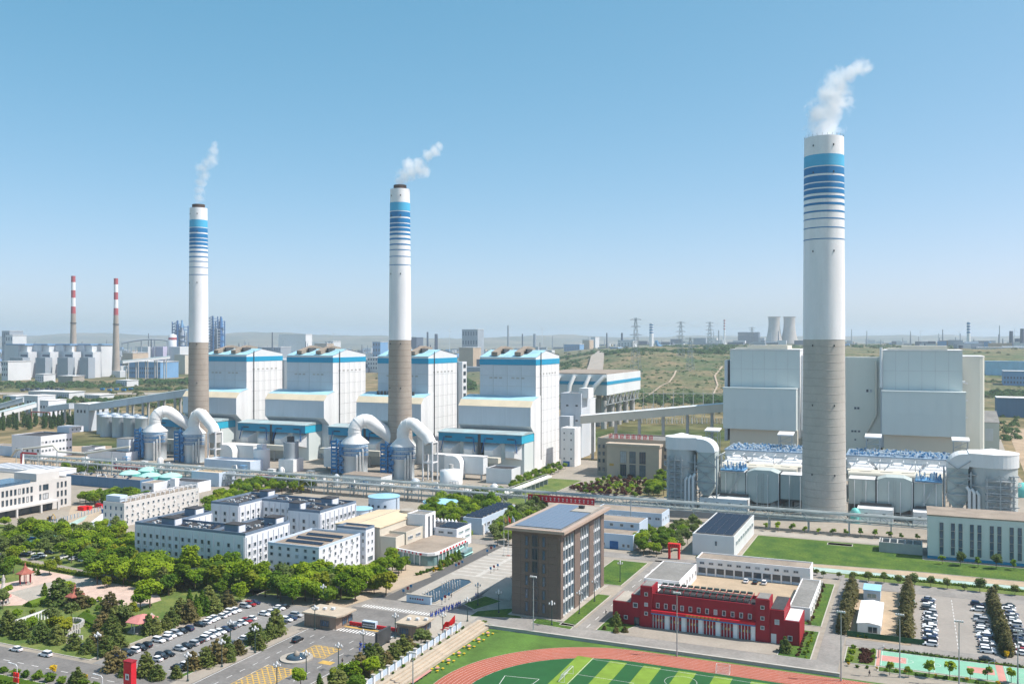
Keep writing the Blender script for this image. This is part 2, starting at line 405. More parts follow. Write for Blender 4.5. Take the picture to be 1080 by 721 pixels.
mat('terrace_white',(0.48,0.46,0.42),.9,.15,.4,fine=.15)
mat('yard', (0.315, 0.28, 0.23), .92, .16, .03, fine=.12)
mat('garden_ground',(0.26,0.20,0.12),.95,0,.1,col2=(0.10,0.13,0.04),fine=.3)
mat('plaza_tile', (0.37, 0.345, 0.305), .9, .1, .3, fine=.14)
mat('plaza_sand', (0.42, 0.34, 0.25), .9, .1, .1, fine=.1)
mat('lot_grey', (0.225, 0.22, 0.21), .9, .14, .08, fine=.08)
mat('lot_tan', (0.30, 0.275, 0.245), .9, .1, .06, fine=.08)
mat('sand_yard', (0.42, 0.33, 0.23), .95, .15, .12, fine=.15)
mat('hill', (0.20, 0.18, 0.12), .95, 0, .0016, col2=(0.060, 0.085, 0.055), fine=.45)
mat('hill_near', (0.235, 0.18, 0.095), .95, 0, .012, col2=(0.050, 0.095, 0.024), fine=.6)
# ground sheet to the horizon
tag(MB().poly([(-21900,-990),(12900,-990),(12900,21900),(-21900,21900)], -.12).free('ground', 'land'), kind='structure')
def terrain(name, m, px0, px1, Y0, Y1, nx, ny, hf):
    mb = MB()
    for j in range(ny+1):
        for i in range(nx+1):
            px_ = px0+(px1-px0)*i/nx; Y = Y0+(Y1-Y0)*j/ny; x, y = D(px_, Y); mb.v.append((x, y, hf(px_, Y, i/nx, j/ny, x, y)))
    for j in range(ny):
        for i in range(nx):
            a = j*(nx+1)+i; mb.f.append((a, a+1, a+nx+2, a+nx+1))
    o = mb.build(name, m, None, True); tag(o, kind='structure'); return o
def hh(px_, Y, u, v, x, y):
    e = math.sin(math.pi*min(1, v*1.4)*.5)*min(1, 2.2*(1-v)); q = noise.fractal(Vector((x*.00040, y*.00040, 3)), 1.0, 2.0, 6)
    base = 118 + 46*max(0, (px_-620)/460) + 26*math.exp(-((px_-200)/160)**2)
    return -2 + max(0, e*(base + 120*q))
terrain('hills', 'hill', -260, 1340, 8200, 15500, 220, 34, hh)
def sst(a, b, v):
    t = max(0, min(1, (v-a)/(b-a))); return t*t*(3-2*t)
def terr_h(px_, Y, x=None, y=None):
    if x is None: x, y = D(px_, Y)
    q = noise.fractal(Vector((x*.0035, y*.0035, 7)), 1.0, 2.0, 5)
    e = sst(470, 700, px_)*sst(1350, 2500, Y)*(1-sst(5200, 7000, Y)*.5); return e*(66 + 12*q*sst(1400, 1900, Y)*(1-.6*sst(2600, 3600, Y)))
terrain('hill_slope', 'hill_near', 440, 1300, 1250, 8400, 110, 120, lambda px_, Y, u, v, x, y: -3 + terr_h(px_, Y, x, y) + 2.9*sst(0, .02, v))
def rect(x0, x1, y0, y1): return [(x0,y0),(x1,y0),(x1,y1),(x0,y1)]
def gs(name, pts, lvl, m): return sheet(name, pts, lvl, m, 'structure', False)
def inset(pts, d):
    ar = sum(pts[i][0]*pts[(i+1)%len(pts)][1]-pts[(i+1)%len(pts)][0]*pts[i][1] for i in range(len(pts)))
    if ar < 0: pts = pts[::-1]
    n = len(pts); out = []
    for i in range(n):
        p0, p1, p2 = Vector(pts[i-1]).to_2d(), Vector(pts[i]).to_2d(), Vector(pts[(i+1)%n]).to_2d()
        e1 = (p1-p0).normalized(); e2 = (p2-p1).normalized(); n1 = Vector((-e1.y,e1.x)); n2 = Vector((-e2.y,e2.x))
        b = (n1+n2); b = b.normalized() if b.length > 1e-4 else n1
        out.append(tuple(p1 + b*(d/max(.3,b.dot(n1)))))
    return pts, out
def bed(name, pts, m, h=.14, k=.35):
    """raised planted bed with a kerb"""
    pts, inn = inset(pts, k); x, y = pts[0]
    t = bpy.data.objects.new(name, None); COL.objects.link(t); t.location = (x, y, 0); tag(t, kind='structure')
    n = len(pts); mb = MB()
    mb.v = [(p[0],p[1],0) for p in pts]+[(p[0],p[1],h) for p in pts]+[(p[0],p[1],h) for p in inn]+[(p[0],p[1],0.02) for p in inn]
    for i in range(n):
        j = (i+1)%n; mb.f += [(i,j,n+j,n+i),(n+i,n+j,2*n+j,2*n+i),(2*n+i,2*n+j,3*n+j,3*n+i)]
    mb.build('kerb', 'kerb', t); MB().poly(inn, h-.03).build('surface', m, t); return t
# the plant yard and the older yard behind it


gs('yard_pavement', rect(-640, 110, 140, 690), 0.0, 'yard')
gs('dry_field', [P(*p) for p in ((-60,512),(118,492),(118,470),(-60,470))], .03, 'dirt')
# roads
gs('main_road', rect(-184.5, -153.5, 130, 300), .04, 'asphalt')
gs('cross_road', rect(-420, -100, 183, 199), .05, 'asphalt')
gs('gate_road', rect(-250, -110, 279.5, 292), .05, 'asphalt_pale')
gs('tower_road', rect(-110, -21, 277, 288.5), .06, 'asphalt_pale')
gs('plaza_road_west', rect(-180.5, -174.5, 292, 395), .06, 'asphalt_dark')
gs('plaza_road_east', rect(-149.6, -143.5, 292, 395), .06, 'asphalt_dark')
gs('site_road', rect(-250, -26, 388, 397), .07, 'asphalt_pale')
gs('tower_side_road', rect(-103, -97, 288, 390), .07, 'asphalt_pale')
gs('station_road', rect(-27, -20.5, 180, 392), .08, 'asphalt_pale')
gs('parking_road', rect(-26, 90, 378, 391), .09, 'asphalt_pale')
gs('lot_road', rect(-20, 90, 306, 313), .09, 'asphalt_pale')
gs('rack_road', rect(-250, 30, 462, 472), .05, 'paving_light')
gs('station_forecourt', rect(-90, -40, 287.5, 299.5), .10, 'paving')
gs('plaza_pavement', rect(-174.4, -149.8, 292.5, 393), .07, 'plaza_tile')
tl = MB()
for k in range(12):
    y = 334+k*5
    tl.poly(rect(-173.4, -151, y, y+1.3), .085)
tl.poly(rect(-163.2, -161.2, 334, 393), .089)
tag(tl.free('paving_band', 'terrace_white'), kind='structure')
gs('sidewalk_west', rect(-190, -184.7, 140, 252), .07, 'paving'); gs('sidewalk_east', rect(-153.3, -148, 150, 262), .07, 'paving')
gs('forecourt_tan', [P(*p) for p in ((330,628),(405,606),(440,588),(455,608),(395,630),(345,646))], .08, 'plaza_sand')
gs('plaza_white', [P(*p) for p in ((440,655),(476,641),(508,648),(478,668),(455,672))], .09, 'paving_light')
gs('plaza_light', [P(*p) for p in ((508,628),(535,606),(543,614),(538,633))], .11, 'paving_light')
# markings
mk = MB()
for k in range(28):
    y = 150+k*5.6
    if y < 250:
        for x in (-178.6, -174.6, -163.6, -159.8):
            if 218 < y < 238 and x > -176 and x < -162: continue
            mk.poly(rect(x, x+.18, y, y+2.4), .062)
for x in (-184.1, -154.1): mk.poly(rect(x, x+.2, 140, 252), .062)
for k in range(24): mk.poly(rect(-183.5+k*1.25, -183.5+k*1.25+.6, 254.2, 257.0), .062)
for k in range(24): mk.poly(rect(-182+k*1.2, -182+k*1.2+.55, 280.6, 283.4), .072)
for k in range(10): mk.poly(rect(-151.3, -148.3, 281+k*1.1, 281.5+k*1.1), .072)
for k in range(60):
    mk.poly(rect(-400+k*6, -397.2+k*6, 191, 191.2), .062) if not -188 < -400+k*6 < -152 else None
for k in range(10): mk.poly(rect(-100.1, -99.9, 290+k*9, 294+k*9), .09)
tag(mk.free('road_marking', 'line_white'), kind='structure')
ym = MB()
def hatch(x0, x1, y0, y1, st=2.2, wd=.75):
    for x in (x0, x1): ym.poly(rect(x-.15, x+.15, y0, y1), .063)
    for y in (y0, y1): ym.poly(rect(x0+.15, x1-.15, y-.15, y+.15), .063)
    k = x0-(y1-y0)
    while k < x1:
        a, b = max(k, x0+.2), min(k+(y1-y0), x1-.2)
        if b-a > .5: ym.quad((a, y0+(a-k), .066), (a+wd, y0+(a-k), .066), (b, y0+(b-k)-wd, .066), (b, y0+(b-k), .066)) ; ym.quad((a, y1-(a-k), .069),(a+wd*.7, y1-(a-k), .069),(b, y1-(b-k), .069),(b-wd*.7, y1-(b-k), .069)) if wd < 1 else None
        k += st
hatch(-172.3, -162.6, 230.4, 239.5); hatch(-174.3, -163.5, 196, 219)
ym.poly(rect(-162.0, -157.6, 226.4, 229.0), .0655); ym.poly(rect(-181.5, -158.5, 258.4, 259.6), .0655)
tag(ym.free('yellow_marking', 'line_yellow'), kind='structure')
# parking lots
gs('car_park_west', rect(-223, -190.8, 199.4, 272), .05, 'lot_grey')
gs('car_park_east', rect(-1, 75, 313, 378), .06, 'lot_tan')
gs('shed_yard', rect(-19.8, -1.2, 314, 377), .07, 'sand_yard')
pm = MB()
for k in range(27):
    for x0, x1 in ((-222.3,-216.3),(-210.6,-204.8),(-198.6,-192.6)):
        pm.poly(rect(x0, x1, 204+k*2.5, 204.12+k*2.5), .075)
for k in range(24):
    for x0, x1 in ((1.5,7.2),(18,23.4),(28,33.5)): pm.poly(rect(x0, x1, 315+k*2.55, 315.12+k*2.55), .085)
for k in range(15):
    pm.poly(rect(12.2, 12.4, 316+k*4, 318.2+k*4), .085)
tag(pm.free('bay_marking', 'line_white'), kind='structure')
# lawns and beds
bed('lawn_plant', [(-70.5,408),(2,414),(60,414),(60,438),(3.4,438),(3.4,460),(-70.5,460)], 'lawn')
bed('lawn_tower_front', [P(560,657),P(602,664),P(607,659),P(566,651)], 'lawn')
bed('lawn_tower_side', rect(-109.5, -104, 289, 330), 'lawn'); bed('lawn_tower_rear', rect(-120, -104.5, 344, 384), 'lawn')
bed('lawn_tower_west', [P(488,637),P(512,628),P(530,634),P(500,643)], 'lawn'); bed('lawn_tower_near', [P(494,650),P(503,644),P(540,641),P(552,652)], 'lawn')
bed('lawn_station_west', [(-96.5,288.6),(-88.5,288.6),(-85,299),(-92,310),(-96.5,304)], 'lawn')
bed('lawn_station_east', rect(-38.5, -28.5, 287.6, 316.5), 'lawn'); bed('lawn_station_strip', rect(-36.5, -28.5, 322, 380), 'lawn')
bed('bed_corner', rect(-19.5, -10.5, 289.5, 305), 'lawn_dry'); bed('bed_court', rect(-10, 60, 285.5, 290), 'lawn')
gs('teal_path', rect(-60, 80, 399, 405.5), .05, 'teal_path'); gs('verge_south', rect(-60, 80, 391.5, 398.8), .06, 'lawn_dry'); gs('verge_north', rect(-60, 90, 405.8, 413.8), .04, 'sand_yard')
bed('park_lawn', [(-480,201),(-226,201),(-226,285),(-262,268),(-355,279),(-480,292)], 'lawn_dry')
bed('grove_lawn', [(-480,296),(-356,283),(-262,271),(-190,285),(-190,297),(-240,297),(-330,300),(-352,330),(-480,330)], 'lawn_dry')
bed('verge_car_park', rect(-192.4, -190.1, 201, 244), 'lawn')
bed('verge_road_east', rect(-147.8, -139.6, 205, 254), 'lawn_dry'); bed('verge_gate', [P(478,668),P(508,655),P(522,659),P(490,673)], 'lawn')
bed('verge_cross', rect(-420, -206, 166, 182.5), 'lawn')
bed('hedge_bed', rect(-232, -206, 490, 590), 'lawn_dry'); bed('garden_lawn', rect(-226+30, -130, 545, 605), 'garden_ground')
# ================================================================== the power plant
ORD = ['first', 'second', 'third', 'fourth']
# ---- four white and blue boiler houses of the older plant
HY = 626.0
def boiler_house(i, x1):
    W_ = 45.5; x0 = x1 - W_
    t = thing('boiler_house', 'tall white boiler house with blue band and ventilator roof, %s from the red striped chimneys' % ORD[i],
              'boiler house', ((x0+x1)/2, HY+20, 0), 'white boiler houses with blue bands')
    yb = 674.5
    MB().exx([(HY,0),(yb,0),(yb,76.5),(HY,76.5)], x0, x1).build('wall', 'seam', t)
    # front wall skin, blue band, gable and roof
    panels(t, 'f', HY, x0, x1, 53, 76.4, 4, 3, 'grey_clad', .26)  # white front in blue-grey panels: its shade is put into the colour
    panels(t, 'r', x1, HY, yb, 0, 76.4, 6, 9, 'white_clad', .3)
    MB().exx([(HY-0.25,76.5),(yb+0.25,76.5),(yb+0.25,80.6),(HY-0.25,80.6)], x0-0.25, x1+0.25).build('blue_band', 'band_strip', t)
    MB().exx([(HY,80.6),(yb,80.6),(yb,83),(HY+20,87.2),(HY,82.2)], x0, x1).build('gable', 'pale_clad', t)
    r = MB(); r.quad((x0-.4,HY-.4,82.25),(x1+.4,HY-.4,82.25),(x1+.4,HY+20,87.35),(x0-.4,HY+20,87.35))
    r.quad((x0-.4,HY+20,87.35),(x1+.4,HY+20,87.35),(x1+.4,yb+.4,83.1),(x0-.4,yb+.4,83.1))
    r.build('roof', 'cyan_roof', t)
    for k in range(2):
        xa = x0 + 9 + k*19
        MB().exx([(HY+1,83.3),(HY+30,86.5),(HY+30,88.6),(HY+19,90.2),(HY+1,86.0)], xa, xa+5).build('roof_ventilator', 'tan_roof', t)
        MB().box(xa+6, xa+7.5, HY+8, HY+18, 85.2, 88.2).build('roof_fan', 'dark_steel', t)
    # lower coal bunker bay, wider than the house
    xw = x1 + 2.4; xv = x0 - 10
    prof = [(610.4,32.7),(617.4,27.0),(617.4,0),(630,0),(630,54),(629,54),(614.6,51),(610.4,46.4)]
    MB().exx(prof, xv, xw).build('bunker_bay', 'white_clad', t)
    panels(t, 'f', 610.4, xv, xw, 32.9, 46.2, 3, 1, 'grey_clad')  # bay front greyed like the house front, shade in the panel colour
    MB().quad((xv-.2,610.2,46.5),(xw+.2,610.2,46.5),(xw+.2,614.5,51.1),(xv-.2,614.5,51.1)).build('beige_slope', 'beige_slope', t)
    MB().quad((xv-.2,614.5,51.1),(xw+.2,614.5,51.1),(xw+.2,626,53.6),(xv-.2,626,53.6)).build('bay_roof', 'cyan_roof', t)
    for k in range(6):
        u = x0 + 8 + (k % 3)*4 + (k//3)*18
        MB().box(u, u+2.4, HY-.3, HY-.1, 66.2, 67.3).build('louvre', 'grey_conc', t)
        v = HY + 8 + k*6
        MB().box(x1+.12, x1+.3, v, v+2.6, 69.2, 70.3).build('louvre', 'grey_conc', t)
    MB().tube([(x1+.6,HY+9,6),(x1+.6,HY+9,86)], .35, 6).build('riser_pipe', 'dark_steel', t)
    if i in (0, 2):     # lift tower at the far end
        MB().box(x1-3, x1+4.5, yb+1, yb+9, 0, 77).build('lift_tower', 'pale_clad', t)
        for k in range(12): MB().box(x1+4.5, x1+4.8, yb+3, yb+7, 6+k*6, 9+k*6).build('window', 'glass', t)
    if i == 2:
        for k in range(8):
            MB().lathe(x0+4+(k%4)*3.2+(k//4)*22, 620, [(1.1,52),(1.1,55)], 8).build('roof_fan', 'dark_steel', t)

for i, x1 in enumerate((-520.9, -433.2, -345.0, -255.2)): boiler_house(i, x1)

# ---- precipitators with blue upper walls
def precipitator(i, x1, w):
    x0 = x1 - w; y0 = 595.0; y1 = 618.5
    t = thing('precipitator', 'pale dust precipitator with bright blue upper walls below the %s white boiler house' % ORD[i], 'precipitator',
              ((x0+x1)/2, y0+10, 0), 'blue topped precipitators')
    MB().box(x0, x1, y0+5, y1, 0, 21.7).build('casing', 'green_clad', t)
    MB().box(x0, x0+w/2-1.2, y0, y1, 21.7, 27.6).build('upper_wall', 'blue_clad', t)
    MB().box(x0+w/2+1.2, x1, y0, y1, 21.7, 27.6).build('upper_wall', 'blue_clad', t)
    MB().box(x0+w/2-1.2, x0+w/2+1.2, y0+.5, y1, 8, 27.3).build('gap_panel', 'dark_steel', t)
    MB().exx([(y0-.5,27.6),(y1+.5,27.6),(y1+.5,28.6),((y0+y1)/2,29.6),(y0-.5,28.2)], x0-.5, x1+.5).build('roof', 'roof_faded', t)
    MB().box(x1+.02, x1+.2, y0, y1, 21.9, 27.4).build('lit_side', 'blue_clad_lit', t)  # sunlit tone of the blue upper wall, painted onto its right side
    for k in range(4):
        c = x0 + w*(k+.5)/4
        h = MB(); h.v = [(c-6.8,y0+5,21),(c+6.8,y0+5,21),(c+6.8,y0+5,10),(c-6.8,y0+5,10),(c-3.2,y0-2,16.5),(c+3.2,y0-2,16.5),(c+3.2,y0-2,12),(c-3.2,y0-2,12)]
        h.f = [(4,5,1,0),(5,6,2,1),(6,7,3,2),(7,4,0,3),(7,6,5,4)]
        h.build('inlet_hood', 'white_clad', t)
        MB().box(c-2.8, c+2.8, y0-.2, y0-.05, 24.3, 25.2).build('louvre', 'dark_steel', t)
        s = 1 if k % 2 else -1
        MB().bar((c+s*3.6,y0-.4,25), (c+s*5.5,y0-1.5,15), .5).build('drain_pipe', 'blue_steel', t)
    MB().box(x0-2, x1-14, y0-9, y0-4, 8.5, 12.3).build('gas_duct', 'cream_clad', t)
    for k in range(5): MB().box(x0+2+k*10, x0+3+k*10, y0-8, y0-7, 0, 8.5).build('support', 'grey_steel', t)

for i, x1 in enumerate((-525.5, -437.8, -350, -253.4)): precipitator(i, x1, 66)

# ---- flue gas absorbers with white swan-neck ducts
def arc(c, a0, a1, r, d, n=9):
    return [(c[0]+d[0]*r*math.cos(a0+(a1-a0)*k/n), c[1]+d[1]*r*math.cos(a0+(a1-a0)*k/n), c[2]+r*math.sin(a0+(a1-a0)*k/n)) for k in range(n+1)]
def absorber(i, x, y, r, d, L, lab):
    t = thing('absorber_tower', lab, 'absorber', (x, y, 0), 'absorber towers with swan neck ducts')
    MB().lathe(x, y, [(r*.94,0),(r*.94,12),(r,12.3),(r,22)], 28).build('vessel', 'absorber', t, True)
    MB().lathe(x, y, [(r+.5,22),(r+.5,22.6),(r*.52,27),(r*.50,28)], 28).build('cone_top', 'duct_white', t, True)
    rd = r*.50; rr = 7.2
    pts = [(x,y,27.5),(x,y,30)] + arc((x+d[0]*rr,y+d[1]*rr,30.5), math.pi, math.pi*.28, rr, d, 8)
    e = pts[-1]; pts += [(e[0]+d[0]*L*.5, e[1]+d[1]*L*.5, e[2]-L*.36), (e[0]+d[0]*L, e[1]+d[1]*L, e[2]-L*.72)]
    f = pts[-1]; pts += [(f[0]+d[0]*2.6, f[1]+d[1]*2.6, f[2]-4.5)]
    MB().tube(pts, rd, 20).build('swan_neck_duct', 'duct_white', t, True)
    for k in range(1, len(pts)-1, 2):
        pa, pb, pc = Vector(pts[k-1]), Vector(pts[k]), Vector(pts[k+1]); dd = (pc-pa).normalized()*.2
        MB().tube([pb-dd, pb+dd], rd+.22, 20).build('duct_flange', 'duct_white', t)
    g = pts[-1]
    fr = MB()
    for sx in (-1,1):
        for sy in (-1,1): fr.bar((g[0]+sx*3.6,g[1]+sy*3.6,0), (g[0]+sx*3.6,g[1]+sy*3.6,g[2]+1), .8)
    for z in (g[2]*.5, g[2]+1):
        for s in (-1,1):
            fr.bar((g[0]-3.6,g[1]+s*3.6,z), (g[0]+3.6,g[1]+s*3.6,z), .7); fr.bar((g[0]+s*3.6,g[1]-3.6,z), (g[0]+s*3.6,g[1]+3.6,z), .7)
    fr.build('duct_frame', 'white_paint', t)
    MB().box(g[0]-3, g[0]+3, g[1]-3, g[1]+3, g[2]-7, g[2]).build('duct_box', 'grey_conc', t)
    # blue gantries around the vessel and the stair tower on its left
    for z, m_ in ((2.5,'gantry_blue'),(5.5,'sky_steel'),(8.5,'gantry_blue'),(11.5,'sky_steel'),(14.5,'gantry_blue'),(17.5,'gantry_blue'),(20.5,'sky_steel')):
        rg = MB()
        for k in range(26):
            if z < 12 and k > 13: continue
            a0 = math.pi*.75 + k*math.pi*1.25/26; a1 = a0 + math.pi*1.25/26
            for zz in (z, z+1.1):
                rg.bar((x+(r+1.3)*math.cos(a0),y+(r+1.3)*math.sin(a0),zz), (x+(r+1.3)*math.cos(a1),y+(r+1.3)*math.sin(a1),zz), .22 if zz > z else .55)
            if k % 2 == 0: rg.bar((x+(r+1.3)*math.cos(a0),y+(r+1.3)*math.sin(a0),z), (x+(r+1.3)*math.cos(a0),y+(r+1.3)*math.sin(a0),z+3.0 if k < 12 else z+1.2), .2)
        rg.build('walkway', m_, t)
    st = MB(); sx0, sx1, sy0, sy1 = x-r-5.2, x-r-0.4, y-r*.5-2.5, y-r*.5+3.5
    for px_ in (sx0, sx1):
        for py_ in (sy0, sy1): st.bar((px_,py_,0), (px_,py_,24), .55)
    for k in range(9):
        z = 2.6*k+1.5
        st.box(sx0, sx1, sy0+.3, sy0+1.2, z, z+.25); st.box(sx0, sx1, sy1-1.2, sy1-.3, z, z+.25); st.box(sx0, sx1, sy0, sy0+.2, z+.2, z+1.7); st.box(sx1-.2, sx1, sy0, sy1, z+.3, z+1.2)
        st.bar((sx0,sy0+.6,z), (sx1,sy0+.6,z+2.6), .4); st.bar((sx1,sy1-.6,z), (sx0,sy1-.6,z+2.6), .4)
    st.build('stair_tower', 'gantry_blue', t)
    rn = random.Random(i)
    eq = MB()
    for k in range(90):
        an = rn.uniform(math.pi*.85, math.pi*1.4); z = rn.uniform(1,21); q = r+.8
        eq.cbox(x+q*math.cos(an), y+q*math.sin(an), z+.8, rn.uniform(.8,1.8), rn.uniform(.8,1.8), rn.uniform(1,2.4))
    tag(eq.build('gantry_equipment', 'gantry_blue', t), kind='stuff')
    for k in range(3):
        an = -math.pi*.28 + k*.20; q = r+1.5; px_, py_ = x+q*math.cos(an), y+q*math.sin(an)
        MB().tube([(px_,py_,0),(px_,py_,13+2*k),(px_-.3*math.cos(an),py_-.3*math.sin(an),14.4+2*k),(px_-2*math.cos(an),py_-2*math.sin(an),15+2*k)], .75, 8).build('recirculation_pipe', 'pipe', t)
absorber(0, -556.3, 559, 9.2, (.72,.69), 17, 'blue galleried absorber tower with white bent duct beside the pale silos')
absorber(1, -515.4, 558, 8.4, (.98,-.18), 11, 'absorber tower with white swan neck duct in front of the tall thin chimney')
absorber(2, -364.0, 553, 9.6, (.78,.62), 13, 'absorber tower with white bent duct by the half-round duct housing')
absorber(3, -323.6, 551, 8.4, (.97,-.1), 9, 'absorber tower with white swan neck duct just right of the middle chimney')

# small plant items between the absorbers and the bridge
ER = random.Random(14)
for k in range(26):
    x = -585+k*14+ER.uniform(-3,3); y = ER.uniform(497,528)
    if any(abs(x-q) < 12 for q in (-556,-515,-364,-324)) and y > 535: continue
    v = k % 4; nm, lab = (('equipment_cabinet','pale equipment cabinet'),('process_tank','small upright process tank'),('pump_skid','grey pump skid with bent pipe'),('steel_platform','small steel access platform'))[v]
    t = thing(nm, '%s behind the pipe bridge, %dth item counted from the silos' % (lab, k+1), 'equipment', (x,y,0), 'small items behind the pipe bridge')
    if v == 0: MB().box(x-2.5,x+2.5,y-1.5,y+1.5,0,4.2).build('casing',ER.choice(('pale_clad','grey_clad','cream_clad')),t); MB().box(x-2.7,x+2.7,y-1.7,y+1.7,4.2,4.5).build('lid','white_roof',t)
    elif v == 1: r = ER.uniform(1.8,3); MB().lathe(x,y,[(r,0),(r,6),(r*.4,7.4)],16).build('drum',ER.choice(('silo','white_clad')),t,True); MB().bar((x+r,y-.5,0),(x+r,y-.5,6.4),.3).build('ladder','grey_steel',t)
    elif v == 2: MB().box(x-3,x+3,y-1.2,y+1.2,.2,1).build('skid','grey_steel',t); MB().tube([(x-2,y,1),(x-2,y,5),(x+1.5,y,5.6),(x+2.4,y,1)],.55,8).build('pipe','pipe',t,True); MB().box(x-.5,x+1.2,y-.7,y+.7,1,2.6).build('motor','blue_steel',t)
    else:
        f = MB()
        for sx in (-2,2):
            for sy in (-1.6,1.6): f.bar((x+sx,y+sy,0),(x+sx,y+sy,7),.3)
        for z in (2.5,5,7): f.box(x-2.2,x+2.2,y-1.8,y+1.8,z,z+.2); f.bar((x-2.2,y-1.8,z+1),(x+2.2,y-1.8,z+1),.12)
        f.build('frame','sky_steel' if k%8 == 3 else 'grey_steel',t)
# ---- chimneys
def chimney(lab, x, y, r0, r1, h, zc, conc, flue=None, bands=True):
    t = thing('chimney', lab, 'chimney', (x, y, 0), 'tall white chimneys with blue rings')
    def rad(z): return r0*(1-z/h) + r1*(z/h) + (r0-r1)*.25*max(0,1-z/(h*.35))**2
    def seg(z0, z1, off=0):
        n = max(1, int((z1-z0)/12)); return [(rad(z0+(z1-z0)*k/n)+off, z0+(z1-z0)*k/n) for k in range(n+1)]
    MB().lathe(x, y, seg(0, zc), 40).build('concrete_shaft', conc, t, True)
    MB().lathe(x, y, seg(zc, h, .12), 40).build('white_shaft', 'stack_white', t, True)
    s = 1.0
    rows = [('band_cyan',.9217,.9515),('band_blue',.9008,.9189),('band_blue',.8798,.8955),('band_blue',.865,.8764),('band_blue',.850,.861),('band_blue',.836,.8437),('band_blue',.8197,.826),('band_blue',.801,.8056),('band_blue',.7829,.7858),('band_blue',.760,.7625),('band_blue',.7304,.7327)]
    for m_, f0, f1 in rows: MB().lathe(x, y, seg(f0*h, f1*h, .2), 40, False).build('painted_band', m_, t, True)
    if flue:
        MB().lathe(x, y, [(flue,h-1),(flue,h+3)], 24).build('inner_flue', 'rust', t, True)
    else:
        rl = MB()
        for k in range(24):
            an = 2*math.pi*k/24; q = r1+.05; rl.bar((x+q*math.cos(an),y+q*math.sin(an),h), (x+q*math.cos(an),y+q*math.sin(an),h+1.3), .12)
        rl.build('railing', 'rust', t)
        MB().lathe(x, y, [(r1*.55,h-2),(r1*.55,h+.6)], 24).build('inner_flue', 'stack_white', t, True)
    for z in (h*.12, h*.30, h*.455, h*.70, h*.905, h*.975):
        for an in (-1.15, -2.2):
            q = rad(z)+.15; an2 = an + YAW - .25
            cxn, cyn = x+q*math.cos(an2), y+q*math.sin(an2)
            MB().cbox(cxn, cyn, z, .55, .55, .9).build('warning_lamp', 'dark_steel', t)
    # pour joints of the concrete: thin proud rings
    k = 8.0
    jr = MB()
    while k < zc-2: jr.lathe(x, y, [(rad(k)+.0,k-.2),(rad(k)+.07,k-.1),(rad(k)+.07,k+.1),(rad(k)-.01,k+.2)], 40, False); k += 4.2
    tag(jr.build('pour_joint', 'joint_conc' if conc.endswith('pale') else 'joint_brown', t, True), kind='stuff')
    return t
CHR = P(869, 546); CHM = (-338.9, 573.0); CHL = (-532.0, 581.0)
chimney('massive chimney with pale concrete shaft standing before the grey boiler blocks', *CHR, 11.2, 10.0, 203, 95.5, 'stack_conc_pale')
chimney('slender chimney with brown concrete shaft between the third and fourth boiler houses', *CHM, 8.9, 6.9, 203, 95, 'stack_conc', 4.6)
chimney('slender chimney with brown concrete shaft, the one closest to the red striped chimneys', *CHL, 8.4, 6.7, 201.5, 93, 'stack_conc', 5.0)

# ---- halls, ducts and tanks between absorbers and pipe bridge
def simple(name, lab, cat, x0, x1, y0, y1, h, wall, roof, par=.6, z0=0, group=None):
    t = thing(name, lab, cat, ((x0+x1)/2,(y0+y1)/2,z0), group); shell(t, x0, x1, y0, y1, h, wall, roof, par, z0); return t
def bx(px0, px1, y0, dy): return PY(px0, y0), PY(px1, y0), y0, y0+dy
# duct houses beside the absorbers: box, rounded elbow duct
def duct_house(lab, xa, xb, y0, y1, h, xe):
    t = thing('duct_house', lab, 'duct house', ((xa+xb)/2,y0,0), 'flue gas duct houses')
    MB().box(xa, xb, y0, y1, 4, h).build('duct_casing', 'pale_clad', t)
    MB().box(xa-.3, xb+.3, y0-.3, y1+.3, h+.01, h+.5).build('roof', 'white_roof', t)
    n = 8; pr = [(xe-6, 0.0+3), (xe+6, 3)] + [(xe+6*math.cos(k*math.pi/2/n)*1.0, h-5+6*math.sin(k*math.pi/2/n)) for k in range(n+1)] + [(xe-6, h+1)]
    MB().exy(pr, y0-7, y0-.1).build('elbow_duct', 'duct_white', t, False)
    for k in range(4): MB().box(xa+1+k*(xb-xa-3)/3, xa+2+k*(xb-xa-3)/3, y0, y0+1, 0, 4).build('support', 'grey_steel', t)
duct_house('white flue duct house with slanted elbow near the pipe bridge, below the second boiler house', -494, -462, 563, 573, 14, -482)
duct_house('grey flue duct house with half-round elbow left of the blue gantry', -398, -376, 565, 573, 15, -388)
duct_house('white flue duct house with round elbow right of the absorber pair', -310, -268, 563, 570, 15.5, -288)
t = thing('slurry_tank', 'white round slurry tank in front of the white duct house', 'tank', (-281,541,0))
MB().lathe(-281, 541, [(7.6,0),(7.6,9.2),(0.3,10.4)], 28).build('shell', 'white_clad', t, True)
MB().lathe(-281, 541, [(1.6,10),(1.6,13)], 10).build('agitator', 'grey_conc', t)
simple('pump_house', 'small pale pump house with dark roof below the blue precipitator', 'pump house', -262, -243.5, 555, 570, 10, 'pale_clad', 'dark_roof')
simple('workshop', 'low white workshop with fans on its roof behind the long pipe bridge', 'workshop', -478, -436, 528, 542, 8, 'bluegrey_wall', 'white_roof')
t = thing('round_cabin', 'pale rounded store tower between the workshop and the grey silo', 'store', (-442,533,0))
MB().lathe(-442, 548, [(6,0),(6,14.5)], 20).build('drum', 'pale_clad', t, True); MB().box(-444,-439,545,550,14.5,18).build('head_house','grey_clad',t)
t = thing('grey_silo', 'dark grey silo on a white box base below the blue precipitator', 'silo', (-416,548,0))
MB().box(-422,-409,542,554,0,9).build('base_house','white_clad',t); MB().lathe(-415.5,548,[(5.4,9),(5.4,21)],20).build('drum','silo_grey',t,True)
